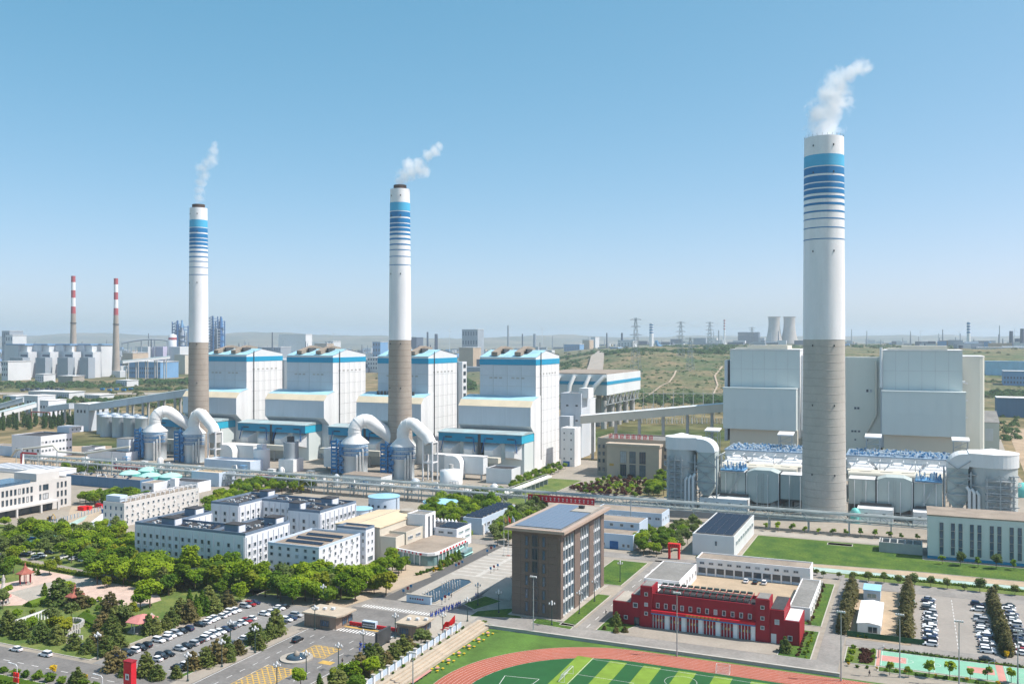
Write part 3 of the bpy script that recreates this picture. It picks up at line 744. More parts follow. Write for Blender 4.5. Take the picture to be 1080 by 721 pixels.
MB().box(-417.5,-414,546,550,21,25).build('head_frame','dark_steel',t)

simple('control_house', 'small blue-grey control house with beige roof behind the teal tanks', 'control house', *bx(202, 231, 470, 16), 9, 'bluegrey_wall', 'beige_roof')
simple('low_shed', 'low shed with tan roof between absorber pair and pipe bridge', 'shed', -352, -322, 520, 534, 5, 'pale_clad', 'tan_roof', 0)
simple('transfer_house', 'small grey slanted transfer house left of the blue absorber gantries', 'transfer house', -586, -573, 548, 560, 16, 'grey_clad', 'grey_roof', 0)

# ---- turbine hall with condenser deck on columns, right of the fourth boiler house
t = thing('air_condenser', 'white air cooled condenser deck with blue stripe raised on dark columns', 'condenser', (-322,985,0))
ax0, ax1, ay0, ay1 = PY(560, 930), PY(640, 930), 930, 1060
MB().box(ax0, ax1, ay0, ay1, 36, 58).build('deck_wall', 'pale_clad', t)
MB().box(ax0, ax1+.3, ay0-.3, ay1, 47, 50.5).build('blue_stripe', 'band_strip', t)
MB().box(ax0+1, ax1-1, ay0+1, ay1-1, 58.01, 59).build('roof', 'tan_roof', t)
for k in range(9):
    tr = MB(); ya = ay0 + k*14
    for j in range(2):
        xx = (ax1-1, ax0+20)[j]
        tr.bar((xx,ya,36),(xx,ya+7,26),.9); tr.bar((xx,ya+7,26),(xx,ya+14,36),.9); tr.bar((xx,ya,26),(xx,ya+14,26),.9)
    tr.build('truss', 'grey_steel', t)
for k in range(5):
    for j in range(3):
        MB().lathe(ax1-6-j*16, ay0+8+k*27, [(3.2,0),(3.2,30)], 12).build('column', 'grey_conc', t, True)
for k in range(4):
    xx = ax1-8-k*17
    MB().tube([(xx+6,ay0-2,56),(xx+3-(6 if k==0 else 0),ay0-7,46),(xx-(14 if k==0 else 0),ay0-9,20)], 2.3, 10).build('steam_duct', 'duct_white', t, True)
t = thing('transfer_tower', 'grey coal transfer tower with gallery end beside the fourth boiler house', 'tower', (-232,690,0))
x0,x1 = PY(591,700),PY(613,700)
shell(t, x0, x1, 700, 722, 52, 'grey_clad', 'grey_roof', 1)
MB().box(PY(590,690),PY(601,690),690,699.9,0,34).build('stair_bay','grey_clad',t)
MB().box(x1-3,x1+5,703,716,48,56).build('roof_cabin','white_clad',t)
windows(t,'f',700,[x0+6,x0+14],[12,30,42],2.4,1.6)
t = thing('junction_house', 'white junction house with small windows at the foot of the coal gallery', 'building', (-222,655,0))
x0,x1 = PY(591.5,650),PY(606,650)
shell(t, x0, x1, 650, 664, 29, 'white_clad', 'white_roof', .6); windows(t,'f',650,spread(x0,x1,2),[6,13,20,25],1.3,1.5)
MB().box(x0+2,x0+7,649.7,650,0,4).build('door','blue_steel',t)
t = thing('slab_tower', 'thin grey slab tower beside the coal gallery', 'tower', (-215,720,0))
x0,x1 = PY(614,730),PY(622,730); shell(t, x0, x1, 730, 745, 46, 'pale_clad','white_roof',.6)
# long coal gallery rising to the grey boiler blocks
t = thing('coal_gallery', 'long pale enclosed coal gallery running to the grey boiler blocks', 'conveyor', (-165,690,0))
p0 = (*P(613,470.5,24),0); 
ga, gb = (PY(613,698),698,28), (PY(764,712),712,40)
va, vb = Vector(ga), Vector(gb); dn = (vb-va); dn.z = 0; dn.normalize(); nn = Vector((dn.y,-dn.x,0))*3.2
g = MB(); g.v = [tuple(va-nn),tuple(va+nn),tuple(vb+nn),tuple(vb-nn)] + [tuple(q+Vector((0,0,6.2))) for q in (va-nn,va+nn,vb+nn,vb-nn)]
g.f = [(0,1,2,3)[::-1],(4,5,6,7),(0,1,5,4),(1,2,6,5),(2,3,7,6),(3,0,4,7)]; g.build('gallery', 'cream_clad', t)
g = MB(); g.v = [tuple(q+Vector((0,0,6.25))) for q in (va-nn*1.1,va+nn*1.1,vb+nn*1.1,vb-nn*1.1)]+[tuple(q+Vector((0,0,7.0))) for q in (va-nn*.5,va+nn*.5,vb+nn*.5,vb-nn*.5)]
g.f = [(4,5,6,7),(0,1,5,4),(1,2,6,5),(2,3,7,6),(3,0,4,7)]; g.build('roof', 'pale_clad', t)
for k in range(6):
    q = va.lerp(vb,(k+.5)/6); MB().box(q.x-1,q.x+1,q.y-1,q.y+1,0,q.z).build('support','grey_conc',t)
# tan turbine hall with red lettering
x0,x1,y0 = PY(630,621),PY(702,621),621
t = thing('tan_hall', 'tan stone hall with three tall windows and red roof lettering', 'hall', ((x0+x1)/2,y0+12,0))
shell(t, x0, x1+8, y0, y0+34, 26, 'tan_wall', 'grey_roof', 1.2)
xa,xb = PY(640,612),PY(695,612);

MB().box(xa,xb,612,620.99,0,22).build('portico','tan_front',t); MB().box(xa-.8,xb+.8,611.2,620.9,22.01,23.6).build('cornice','tan_front',t)
windows(t,'f',612,[xa+(xb-xa)*f for f in (.32,.5,.69)],[5.4,14.4],4.4,8.2,'frame_dark','glass',2)
windows(t,'f',y0,spread(x0,xa-.5,3),[4,10,15,20],1.6,2.6,'frame_dark','glass')
windows(t,'f',y0,spread(xb+1,x1+7,4),[4,10,15,20],1.6,2.6,'frame_dark','glass')
for k in range(8):     # eight red block characters on the roof edge
    c = x0+10+k*(x1-x0-16)/8; l = MB(); rn = random.Random(k)
    l.box(c-1.4,c+1.4,y0-.6,y0-.3,28.5,28.9); l.box(c-1.2,c+1.2,y0-.6,y0-.3,27.3,27.6); l.box(c-.2,c+.2,y0-.61,y0-.29,26.2,29.3)
    l.box(c-1.3,c-.9,y0-.62,y0-.28,26.4,28.4); l.box(c+.8,c+1.2,y0-.62,y0-.28,26.4+rn.random(),28.4); l.box(c-1.4,c+1.4,y0-.63,y0-.27,26.2,26.5)
    l.build('lettering','red_paint',t)
MB().box(xa+2,xa+5,611.8,612,8,9.6).build('emblem','line_yellow',t)

# ---- the newer grey plant on the right
def grey_boiler(lab, ux0, ux1, lx0, lx1):
    t = thing('boiler_block', lab, 'boiler house', ((ux0+ux1)/2,710,0), 'grey boiler blocks of the newer plant')
    MB().box(ux0, ux1, 690, 742, 24, 87.5).build('upper_block', 'seam', t)
    MB().box(lx0, lx1, 680, 689.9, 30.3, 59.6).build('lower_block', 'green_clad', t)
    MB().box(lx0-.3, lx1+.3, 679.7, 690.2, 59.62, 60.4).build('ledge_cap', 'green_clad', t)
    MB().box(ux0+1, ux1-1, 684, 740, 0, 30.2).build('base_block', 'cream_clad', t)
    panels(t, 'f', 690, ux0, ux1, 60.4, 87.4, 6, 2, 'green_clad', .22, .1)
    panels(t, 'f', 680, lx0, lx1, 30.4, 59.5, 6, 2, 'green_clad', .22, .1)
    panels(t, 'r', ux1, 690, 742, 24, 87.4, 5, 4, 'white_clad', .14, .1)
    panels(t, 'f', 684, ux0+1, ux1-1, 14, 30, 6, 1, 'cream_clad', .14, .1)
    MB().box(ux0-.3, ux1+.3, 689.6, 742.3, 87.52, 88.2).build('roof', 'white_roof', t)
    MB().box(ux0+12, ux1-9, 694, 720, 88.2, 91).build('roof_monitor', 'cream_clad', t)
    MB().box(ux0+3, ux0+12, 694, 706, 88.2, 89.6).build('roof_monitor', 'cream_clad', t)
    MB().box(lx0-1.2, lx0+1, 692, 740, 20, 80).build('side_duct', 'grey_clad', t)
    return t
b1 = grey_boiler('grey-green windowless boiler block partly behind the massive chimney', -125.7, -76, -128.9, -77.4)
b2 = grey_boiler('grey-green windowless boiler block between bunker tower and the round-cornered wall', -20.6, 29.3, -20.8, 30.9)
MB().tube([(-74.5,692,30),(-74.5,692,84)], .8, 8).build('riser_pipe', 'white_clad', b1)
MB().tube([(-21.6,689,62),(-21.6,689,90)], 1.0, 8).build('riser_pipe', 'pale_clad', b2)
for z in (66, 48): MB().box(29.4, 31, 691, 694, z, z+1.4).build('side_box', 'white_clad', b2)
t = thing('bunker_tower', 'cream windowed bunker tower between chimney and grey boiler block', 'tower', (-42,716,0))
x0,x1 = -62, -22; shell(t, x0, x1, 700, 740, 82.5, 'cream_tower', 'white_roof', 1)

windows(t,'f',700,[-41,-39,-36.5],[30],1.8,1.6,'frame_white','glass'); windows(t,'f',700,[-39,-37],[46.5],1.8,1.8); windows(t,'f',700,[-31,-28.6],[59],1.8,2.2); windows(t,'f',700,[-39,-31],[24],1.5,1.3)
MB().tube([(-33,699,26),(-25,699,42),(-25,699,80)], .8, 8).build('riser_pipe','cream_clad',t)
t = thing('end_building', 'pale corner building with rounded edge behind the grey boiler block', 'building', (38,730,0))
xe = PY(1038.5,720); MB().prism([(24,720),(xe-3,720),(xe-1,721),(xe,723),(xe,760),(24,760)],0,83).build('wall','cream_tower',t)
MB().prism([(24,719.8),(xe-3,719.8),(xe-.9,720.9),(xe+.2,723),(xe+.2,760.2),(24,760.2)],83.01,83.8).build('roof','white_roof',t)
for z in (40,52,64): MB().box(32.5,34,719.4,720,z,z+1.2).build('wall_bracket','white_clad',t)
t = thing('end_annex', 'low cut-off pale annex behind the corner building', 'building', (60,850,0))
x0,x1 = PY(1036,850),PY(1054,850); MB().exx([(850,0),(885,0),(885,34),(850,27)],x0,x1).build('wall','cream_tower',t)
MB().quad((x0-.3,849.7,27.3),(x1+.3,849.7,27.3),(x1+.3,885.3,34.4),(x0-.3,885.3,34.4)).build('roof','grey_roof',t); MB().box(x0+2,x0+8,849.6,850,12,22).build('recess','white_clad',t)

# filter houses in front of the grey boilers
def filter_house(lab, x0, x1, side):
    t = thing('filter_house', lab, 'filter house', ((x0+x1)/2,640,0), 'bag filter houses of the newer plant')
    y0, y1 = 612, 646
    MB().box(x0, x1, y0, y1, 13, 22.6).build('casing', 'pale_clad', t)
    MB().box(x0-.6, x1+.6, y0-.6, y1+.6, 22.61, 23.4).build('roof', 'deck_blue', t)
    rn = random.Random(int(x0)); e1 = MB(); e2 = MB()
    for k in range(340):
        u = rn.uniform(x0+1, x1-1); v = rn.uniform(y0+1, y1-2); h = rn.uniform(.8, 3.4)
        (e1 if rn.random() < .5 else e2).box(u, u+rn.uniform(.4,1.3), v, v+1.0, 23.4, 23.4+h*.5)
    o = e1.build('roof_machinery', 'sky_steel', t); tag(o, kind='stuff'); o = e2.build('roof_machinery', 'pale_clad', t); tag(o, kind='stuff')
    rl = MB()
    for zz in (24.2, 24.8): rl.bar((x0,y0-.4,zz),(x1,y0-.4,zz),.12)
    for k in range(24): rl.bar((x0+k*(x1-x0)/23,y0-.4,23.4),(x0+k*(x1-x0)/23,y0-.4,24.8),.12)
    rl.build('railing', 'blue_steel', t)
    sf = MB(); cols_ = int((x1-x0)/6.2)
    for k in range(cols_+1):
        u = x0+(x1-x0)*k/cols_; sf.bar((u,y0-11,0),(u,y0-11,21.5),.45); sf.bar((u,y0-11,21.5),(u,y0-.3,21.5),.35); sf.bar((u,y0-38,0),(u,y0-38,13),.45)
        if k < cols_:
            w_ = (x1-x0)/cols_
            for z in (6,13.5,21.5): sf.bar((u,y0-11,z),(u+w_,y0-11,z),.4)
            sf.bar((u,y0-11,13.5),(u+w_,y0-11,21.5),.25) if k%2 else sf.bar((u+w_,y0-11,13.5),(u,y0-11,21.5),.25)
            sf.bar((u,y0-38,12.8),(u+w_,y0-38,12.8),.4)
    sf.build('steel_frame','pale_clad',t)
    for z, yy_ in ((13.8,y0-12.5),(17.6,y0-12.5),(13.2,y0-39)):
        wk = MB(); wk.box(x0,x1,yy_-.9,yy_+.5,z,z+.2)
        for q in (.6,1.1): wk.bar((x0,yy_-.9,z+q),(x1,yy_-.9,z+q),.1)
        for k in range(22): wk.bar((x0+(x1-x0)*k/21,yy_-.9,z),(x0+(x1-x0)*k/21,yy_-.9,z+1.1),.1)
        wk.build('walkway','grey_steel',t)
    for k in range(3):
        c = x0+(x1-x0)*(k+.5)/3; q = MB(); q.v = [(c-7,y0-15,17),(c+7,y0-15,17),(c+7,y0-3,17),(c-7,y0-3,17),(c-1.5,y0-9,21.3),(c+1.5,y0-9,21.3)]; q.f = [(0,1,5,4),(1,2,5),(2,3,4,5),(3,0,4)]; q.build('hip_hood','white_clad',t)
    n = 4; w = (x1-x0)/n
    for k in range(n):
        c = x0+(k+.5)*w; h = MB()
        h.v = [(c-w*.46,y0-.1,20),(c+w*.46,y0-.1,20),(c+w*.46,y0-.1,13.2),(c-w*.46,y0-.1,13.2),(c-w*.12,y0-9,13.6),(c+w*.12,y0-9,13.6),(c+w*.12,y0-9,10),(c-w*.12,y0-9,10)]
        h.f = [(4,5,1,0),(5,6,2,1),(6,7,3,2),(7,4,0,3),(7,6,5,4)]; h.build('outlet_hood', 'white_clad', t)
    MB().tube([(x0+3,y0-32,15.4),(x1-3,y0-32,15.4)], 2.5, 14).build('collector_duct', 'cream_clad', t, True)
    for k in range(5):
        u = x0+6+k*(x1-x0-12)/4
        MB().exx([(y0-34,9),(y0-9,9),(y0-9,15),(y0-20,17.5),(y0-34,14)],u-2.4,u+2.4).build('transition_duct','cream_clad',t)
        MB().box(u+4,u+5,y0-30,y0-29,0,14).build('support','grey_steel',t)
    MB().box(x0+2,x1-2,y0-22,y0-16,11.5,16.5).build('trough_duct','white_clad',t); MB().box(x0+1.6,x1-1.6,y0-22.4,y0-15.6,16.51,17).build('trough_lid','cream_clad',t)
    for k in range(8):
        u = x0+2+k*(x1-x0-4)/7
        MB().box(u-.5,u+.5,y0,y0+1,0,14).build('support','grey_steel',t); MB().box(u-.4,u+.4,y0-13,y0-12,0,10).build('support','grey_steel',t)
    return t
f1 = filter_house('pale filter house with blue machinery roof left of the massive chimney', PY(765,612), PY(852,612), 0)
f2 = filter_house('pale filter house with light blue roof machinery right of the massive chimney', PY(893,612), PY(1003,612), 1)
for k,(px_,yy) in enumerate(((752,640),(829,632),(921,640),(1013,640))):
    xx = PY(px_,yy); t = thing('stair_head', ['white roofed stair tower next to the curved flue duct','white roofed stair tower on the filter house by the chimney','white roofed stair tower under the cream bunker tower','white roofed stair tower over the far curved duct'][k], 'stair tower', (xx,yy,0), 'white roofed stair towers')
    MB().exx([(yy-5,32),(yy+5,33.2),(yy+5,34),(yy-5,32.8)], xx-5, xx+5).build('roof','white_roof',t)
    fr = MB()
    for sx in (-4,4):
        for sy in (-4,4): fr.bar((xx+sx,yy+sy,0),(xx+sx,yy+sy,32.6),.45)
    for z in range(4,32,4): fr.box(xx-4,xx+4,yy-4,yy-3,z,z+.3); fr.bar((xx-4,yy-4,z),(xx+4,yy-4,z+4),.3)
    fr.build('frame','grey_steel',t)
# big horizontal ducts, fan houses
def big_duct(lab, x0, x1, y0, y1, z0, z1, mir):
    t = thing('flue_duct', lab, 'duct', ((x0+x1)/2,(y0+y1)/2,0), 'large horizontal flue ducts')
    L_ = x1-x0
    def X(f): return x0+L_*f if not mir else x1-L_*f
    mids = [(0,.30,0),(.31,.69,1),(.70,1.0,0)]
    for a_,b_,k in mids:
        xa,xb = sorted((X(a_),X(b_)))
        if k: MB().exy([(xa,z0-.5),(xa+(xb-xa)*.3,z0-3),(xb-(xb-xa)*.3,z0-3),(xb,z0-.5),(xb,z1),(xb-(xb-xa)*.25,z1+1.6),(xa+(xb-xa)*.25,z1+1.6),(xa,z1)], y0, y1).build('silencer', 'duct_green', t)
        else:
            MB().box(xa, xb, y0+.8, y1, z0, z1-.5).build('duct_casing', 'duct_green', t)
            panels(t,'f',y0+.8,xa,xb,z0,z1-.5,2,1,'duct_green',.3,.25)
            MB().box(xa,xb,y0+.4,y1+.2,z1-.5,z1-.1).build('duct_roof','white_roof',t)
    for f in (.30,.695):
        MB().box(X(f)-.35,X(f)+.35,y0+.2,y1,z0-1,z1+.3).build('expansion_joint','dark_steel',t)
    fr = MB()
    for k in range(7):
        u = x0+L_*k/6; fr.bar((u,y0+1.5,0),(u,y0+1.5,z0),.7); fr.bar((u,y1-1,0),(u,y1-1,z0),.7)
        if k < 6:
            fr.bar((u,y0+1.5,z0-.4),(u+L_/6,y0+1.5,z0-.4),.6); fr.bar((u,y0+1.5,2),(u+L_/6,y0+1.5,z0-.6),.3)
    fr.build('support_frame','under_duct_grey',t)
    qn = random.Random(int(x0)); 
    for k in range(11):
        u = x0+2+k*(L_-5)/10; v = qn.uniform(y0+3,y1-2); w_ = qn.uniform(1.5,3.4); hh_ = qn.uniform(2.5,6.5)
        MB().box(u,u+w_,v,v+3,0,hh_).build('filler_casing' if k%2 else 'filler_set','under_duct_grey' if k%3 else 'pale_clad',t)  # boxes added below the duct, mostly dark, to stand in for shade
    MB().box(x0,x1,y1+.5,y1+1.5,0,z0-.5).build('dark_backdrop','under_duct_grey',t)  # dark sheet added at the back to shade the open space below
    for k in range(8):
        u = x0+3+k*(L_-6)/7; MB().tube([(u,y0-.4,qn.uniform(1,4)),(u,y0-.4,z1-.6)],.22,6).build('vent_pipe','pale_clad',t)
    lad = MB(); lx = X(.5)
    for k in range(14): lad.box(lx-.6,lx+.6,y0-.6,y0-.5,z0-8+k*1.2,z0-7.9+k*1.2)
    lad.bar((lx-.6,y0-.55,z0-9),(lx-.6,y0-.55,z1),.14); lad.bar((lx+.6,y0-.55,z0-9),(lx+.6,y0-.55,z1),.14); lad.build('ladder','grey_steel',t)
    st_ = MB(); sx_ = X(.84); st_.bar((sx_-6,y0-1.4,z0-6),(sx_+4,y0-1.4,z1-1),.5); st_.bar((sx_-6,y0-1.4,z0-4.8),(sx_+4,y0-1.4,z1+.2),.2); st_.box(sx_-8,sx_+8,y0-1.8,y0-.4,z0-1.2,z0-.9); st_.build('stair','grey_steel',t)
    # blue deck with pumps
    a_,b_ = sorted((X(.72),X(1.0))); rn = random.Random(5); e = MB(); e2 = MB()
    MB().box(a_,b_,y0-1,y1+1,z1+.3,z1+1.0).build('deck','sky_steel',t)
    for k in range(46):
        u,v = rn.uniform(a_,b_-1),rn.uniform(y0,y1); (e if rn.random() < .5 else e2).box(u,u+rn.uniform(.3,.9),v,v+.7,z1+1.0,z1+rn.uniform(1.6,4.8))
    tag(e.build('deck_machinery','sky_steel',t),kind='stuff'); tag(e2.build('deck_machinery','white_clad',t),kind='stuff')

ya = 528
big_duct('grey-green flue duct on steel legs left of the massive chimney', PY(760,ya), PY(850,ya), ya, ya+12, 7, 20.8, True)
big_duct('grey-green flue duct on steel legs right of the massive chimney', PY(895,ya), PY(994,ya), ya, ya+12, 7, 20.8, False)
# absorbers of the newer plant
def big_absorber(lab, x, y, r, h, dx, mir):
    t = thing('absorber_tower', lab, 'absorber', (x,y,0), 'wide absorber towers of the newer plant')
    MB().lathe(x, y, [(r,0),(r,h-6.5)], 36).build('vessel', 'absorber_grey', t, True)
    xa, xb = sorted((x-r*mir*1.0, dx+5*mir))
    # top hood: round over the vessel, straight box to the elbow
    n = 18; c = []
    for k in range(n+1):
        an = math.pi/2 + math.pi*k/n; c.append((x - mir*(-1)*0 + (r+.6)*math.cos(an)*(1 if mir < 0 else 1), y + (r+.6)*math.sin(an)))
    if mir < 0: hood = [(x+ (r+.6)*math.cos(-math.pi/2+math.pi*k/n), y+(r+.6)*math.sin(-math.pi/2+math.pi*k/n)) for k in range(n+1)] + [(dx+5,y+r*.75),(dx+5,y-r*.75)]
    else: hood = c + [(dx-5,y-r*.75),(dx-5,y+r*.75)]
    MB().prism(hood, h-6.5, h).build('top_hood', 'pale_clad', t)
    MB().prism([(x+(p[0]-x)*1.01, y+(p[1]-y)*1.01) for p in hood], h+.01, h+.5).build('hood_roof', 'duct_white', t)
    MB().lathe(x, y, [(r*.9,h+.5),(.5,h+2.4)], 24).build('hood_cap', 'duct_white', t)
    # quarter-round elbow and vertical duct
    s = mir; pr = [(dx+5*s, h-9), ] ; k = 8
    q = [(dx-5*s, h-9)] + [(dx-5*s+10*s*math.cos(math.pi/2*(1-i/k)), h-10+10*math.sin(math.pi/2*(1-i/k))) for i in range(k+1)]
    q = [(dx-5*s,h-7.5)] + [(dx-5*s+10.2*s*math.sin(math.pi/2*i/k)**.8, h-7.5+7.5*math.cos(math.pi/2*i/k)) for i in range(k+1)]
    if s > 0: q = q[::-1]
    MB().exy(q, y-r*.75, y+r*.75).build('elbow', 'pale_clad', t)
    a_,b_ = sorted((dx-4.6*s,dx+5.2*s))
    MB().exy([(a_+3,8),(b_-3,8),(b_,13),(b_,h-7.5),(a_,h-7.5),(a_,13)], y-r*.72, y+r*.72).build('down_duct', 'duct_green', t)
    fr = MB(); yf = y-r*.72-.8
    for u in (a_-1.2,b_+1.2):
        fr.bar((u,yf,0),(u,yf,h-9),.7); fr.bar((u,y+r*.7,0),(u,y+r*.7,h-9),.7)
    z = 6
    while z < h-10:
        fr.box(a_-1.2,b_+1.2,yf-.2,yf+.2,z,z+.5); fr.bar((a_-1.2,yf,z),(b_+1.2,yf,z+9),.35); fr.bar((b_+1.2,yf,z),(a_-1.2,yf,z+9),.35); z += 9
    for u in (a_-1.2,b_+1.2): fr.bar((u,yf,8),(u,y+r*.7,8),.4); fr.bar((u,yf,h-9.4),(u,y+r*.7,h-9.4),.4)
    fr.build('duct_frame','grey_steel',t)
    sc = MB(); xs0, xs1 = (x-r*.25, x+r*.75) if mir < 0 else (x-r*.6, x+r*.25); yf = y-r-1.5
    for u in (xs0,(xs0+xs1)/2,xs1):
        for v in (yf, yf+3.4): sc.bar((u,v,0),(u,v,h-10),.62)
    z = 2.5
    while z < h-10:
        sc.box(xs0-.8,xs1+.8,yf-.3,yf+3,z,z+.34); sc.box(xs0-.8,xs1+.8,yf-.34,yf-.26,z+.9,z+1.5); sc.bar((xs0,yf-.2,z+1.2),(xs1,yf-.2,z+1.2),.16)
        sc.bar((xs0,yf,z),((xs0+xs1)/2,yf,z+3.4),.3); sc.bar(((xs0+xs1)/2,yf,z+3.4),(xs1,yf,z),.26); z += 3.5
    sc.build('stair_scaffold','grey_steel',t)
    rg = MB()
    for zz in (h-16, h-15):
        for k in range(24):
            a0 = math.pi+k*math.pi*1.2/24-.3; a1 = a0+math.pi*1.2/24; rg.bar((x+(r+1.4)*math.cos(a0),y+(r+1.4)*math.sin(a0),zz),(x+(r+1.4)*math.cos(a1),y+(r+1.4)*math.sin(a1),zz),.5 if zz == h-16 else .2)
    rg.build('walkway','grey_steel',t)
    dk = MB()
    for k in range(5): dk.box(min(x-r*.9*mir,dx)-1,max(x-r*.9*mir,dx)+1,y-r*.8,y-r*.8+1.2,5+k*5.2,5.4+k*5.2)
    dk.build('gap_platform','grey_steel',t)
    for k in range(3):
        u = (x-r*.55-k*2.2) if mir < 0 else (x+r*.45+k*2.2)
        MB().tube([(u,y-r*.95,0),(u,y-r*.95,16+k),(u+1.2*mir,y-r*.9,18+k)],.8,8).build('recirculation_pipe','pale_clad',t)

big_absorber('wide absorber tower with scaffold stairs and curved duct left of the chimney', PY(719,524), 524, 8.6, 39.5, PY(746.5,524), 1)
big_absorber('wide absorber tower with white hood and scaffold stairs at the right end', PY(1046,538), 538, 12.0, 36.5, PY(1010,538), -1)
for k,(pa,pb,lab) in enumerate(((738,788,'low white fan house with small square windows under the left flue duct'),(904,942,'low white fan house under the right flue duct near the chimney'),(963,1006,'low white fan house under the right flue duct near the scaffolded tower'))):
    x0,x1 = PY(pa,516),PY(pb,516); t = simple('fan_house', lab, 'fan house', x0, x1, 516, 526, 7, 'white_clad', 'white_roof', .4, 0, 'fan houses below the flue ducts')
    windows(t,'f',516,spread(x0,x1,max(2,int((x1-x0)/6))),[4.2],1.7,1.5,'frame_white','glass')
    MB().box(x0+1,x1-1,526.1,527,0,8.5).build('rear_duct','dark_steel',t)
t = thing('green_vessel','small teal vessel at the foot of the massive chimney','vessel',(PY(902,512),512,0)); MB().lathe(PY(902,512),512,[(2.4,0),(2.6,5.5),(1.4,7.4),(.2,7.8)],14).build('drum','teal_tank',t,True)
t = thing('green_dome','green covered tank beside the scaffolded absorber tower','tank',(*P(1078,523),0)); gx,gy = P(1079,523); MB().lathe(gx,gy,[(6.5,0),(6.5,4),(5,6.8),(.3,8.4)],20).build('drum','teal_tank',t,True)

# ---- pipe bridge along the whole site
t = thing('pipe_bridge', 'long grey-green lattice pipe bridge crossing the whole site', 'pipe bridge', (-240,480,0))
bx0, bx1 = PY(28,478), 18
n = int((bx1-bx0)/9.5)
for k in range(n):
    xa, xb = bx0+(bx1-bx0)*k/n, bx0+(bx1-bx0)*(k+1)/n
    tr = MB()
    for y in (477, 483):
        for z in (6.2, 9.8): tr.bar((xa,y,z),(xb,y,z),.36)
        tr.bar((xa,y,6.2),((xa+xb)/2,y,9.8),.24); tr.bar(((xa+xb)/2,y,9.8),(xb,y,6.2),.24); tr.bar((xa,y,6.2),(xa,y,9.8),.24); tr.bar(((xa+xb)/2,y,6.2),((xa+xb)/2,y,9.8),.2)
        tr.bar((xa,y,10.9),(xb,y,10.9),.12); tr.bar((xa,y,9.8),(xa,y,10.9),.12)
    tr.bar((xa,477,6.2),(xa,483,6.2),.3); tr.bar((xa,477,9.8),(xa,483,9.8),.3)
    if xa < -215:
        for y in (473.5, 477): tr.bar((xa,y,3.4),(xb,y,3.4),.3); tr.bar((xa,y,7.6),(xb,y,7.6),.26); tr.bar((xa,y,0),(xa,y,7.6),.34)
        tr.bar((xa,473.5,3.4),((xa+xb)/2,473.5,7.6),.2); tr.bar(((xa+xb)/2,473.5,7.6),(xb,473.5,3.4),.2); tr.bar((xa,473.5,3.4),(xa,477,3.4),.25); tr.bar((xa,473.5,7.6),(xa,477,7.6),.25)
    tr.build('truss_bay', 'rack_steel', t)
    if k % 2 == 0:
        c = MB()
        for y in (477.5, 482.5): c.bar((xa,y,0),(xa,y,6.2),.5)
        c.bar((xa,477.5,.5),(xa,482.5,5.5),.25); c.build('trestle', 'rack_steel', t)
for j,(y,z,r_,m_) in enumerate(((478,6.8,.34,'rack_pipe'),(479.4,6.9,.45,'rack_pipe'),(481,6.8,.28,'cream_clad'),(482,6.8,.36,'rack_pipe'),(478,10.1,.34,'rack_pipe'),(479.3,10.1,.26,'grey_steel'),(480.6,10.2,.42,'rack_pipe'),(482,10.1,.3,'rack_steel'))):
    MB().tube([(bx0,y,z),(bx1,y,z)], r_, 8).build('pipe', m_, t, True)
for y, z, r_, m_ in ((474.2,3.9,.4,'rack_pipe'),(475.2,3.8,.3,'pipe'),(476.2,3.9,.35,'rack_pipe'),(474.4,8.0,.35,'pipe'),(475.8,8.0,.4,'rack_pipe')): MB().tube([(bx0,y,z),(-214,y,z)], r_, 8).build('pipe', m_, t, True)
# red banners hung on the bridge
for pa,pb,lab in ((557,627,'long red banner hung on the pipe bridge behind the brown office tower'),(270.5,289,'short red banner hung on the pipe bridge behind the dormitories'),(120,153,'red banner hung on the pipe bridge behind the teal tanks')):
    x0,x1 = PY(pa,476.5),PY(pb,476.5); t = thing('banner',lab,'banner',((x0+x1)/2,476.5,5.6),'red banners on the pipe bridge')
    MB().box(x0,x1,476.3,476.45,5.2,9.0 if pa > 500 else 8.6).build('cloth','red_paint',t)
    for k in range(max(5,int((x1-x0)/2.4))):
        c = x0+1.4+k*(x1-x0-2.6)/max(4,int((x1-x0)/2.4)-1); g = MB(); g.box(c-.55,c+.55,476.2,476.28,7.5,7.75); g.box(c-.12,c+.12,476.19,476.29,6.2,8.0); g.box(c-.5,c+.5,476.21,476.27,6.3,6.5)
        g.build('character','line_white',t)
# raised gooseneck pipe with small red sign at the left end
t = thing('pipe_portal','cream gooseneck pipe portal with red lettering above the left pipe racks','pipe',(PY(40,470),470,0))
def pz(px_,py_,y): x=PY(px_,y); return (x,y,ZZ(py_,x,y))
MB().tube([pz(12,481,470),pz(17,474,470),pz(36,472,470),pz(56,469.5,470),pz(62,476,470),pz(90,478,470),pz(118,473.5,470),pz(137,471,470)],.8,8).build('pipe','cream_clad',t,True)
a_ = pz(23,489,470); MB().box(a_[0]-.2,a_[0]+1.6,469,470.6,0,16).build('sign_pillar','white_paint',t); MB().box(a_[0],a_[0]+1.4,468.8,468.99,2,13).build('red_sign','red_paint',t)
a_,b_ = pz(24,478,470),pz(40,475,470); MB().box(a_[0],b_[0],469,469.2,a_[2],a_[2]+1.3).build('red_sign','red_paint',t)
for px_ in (17,40,60,90,118): a_ = pz(px_,476,470); MB().bar((a_[0],470,0),(a_[0],470,a_[2]),.4).build('support','rack_steel',t)
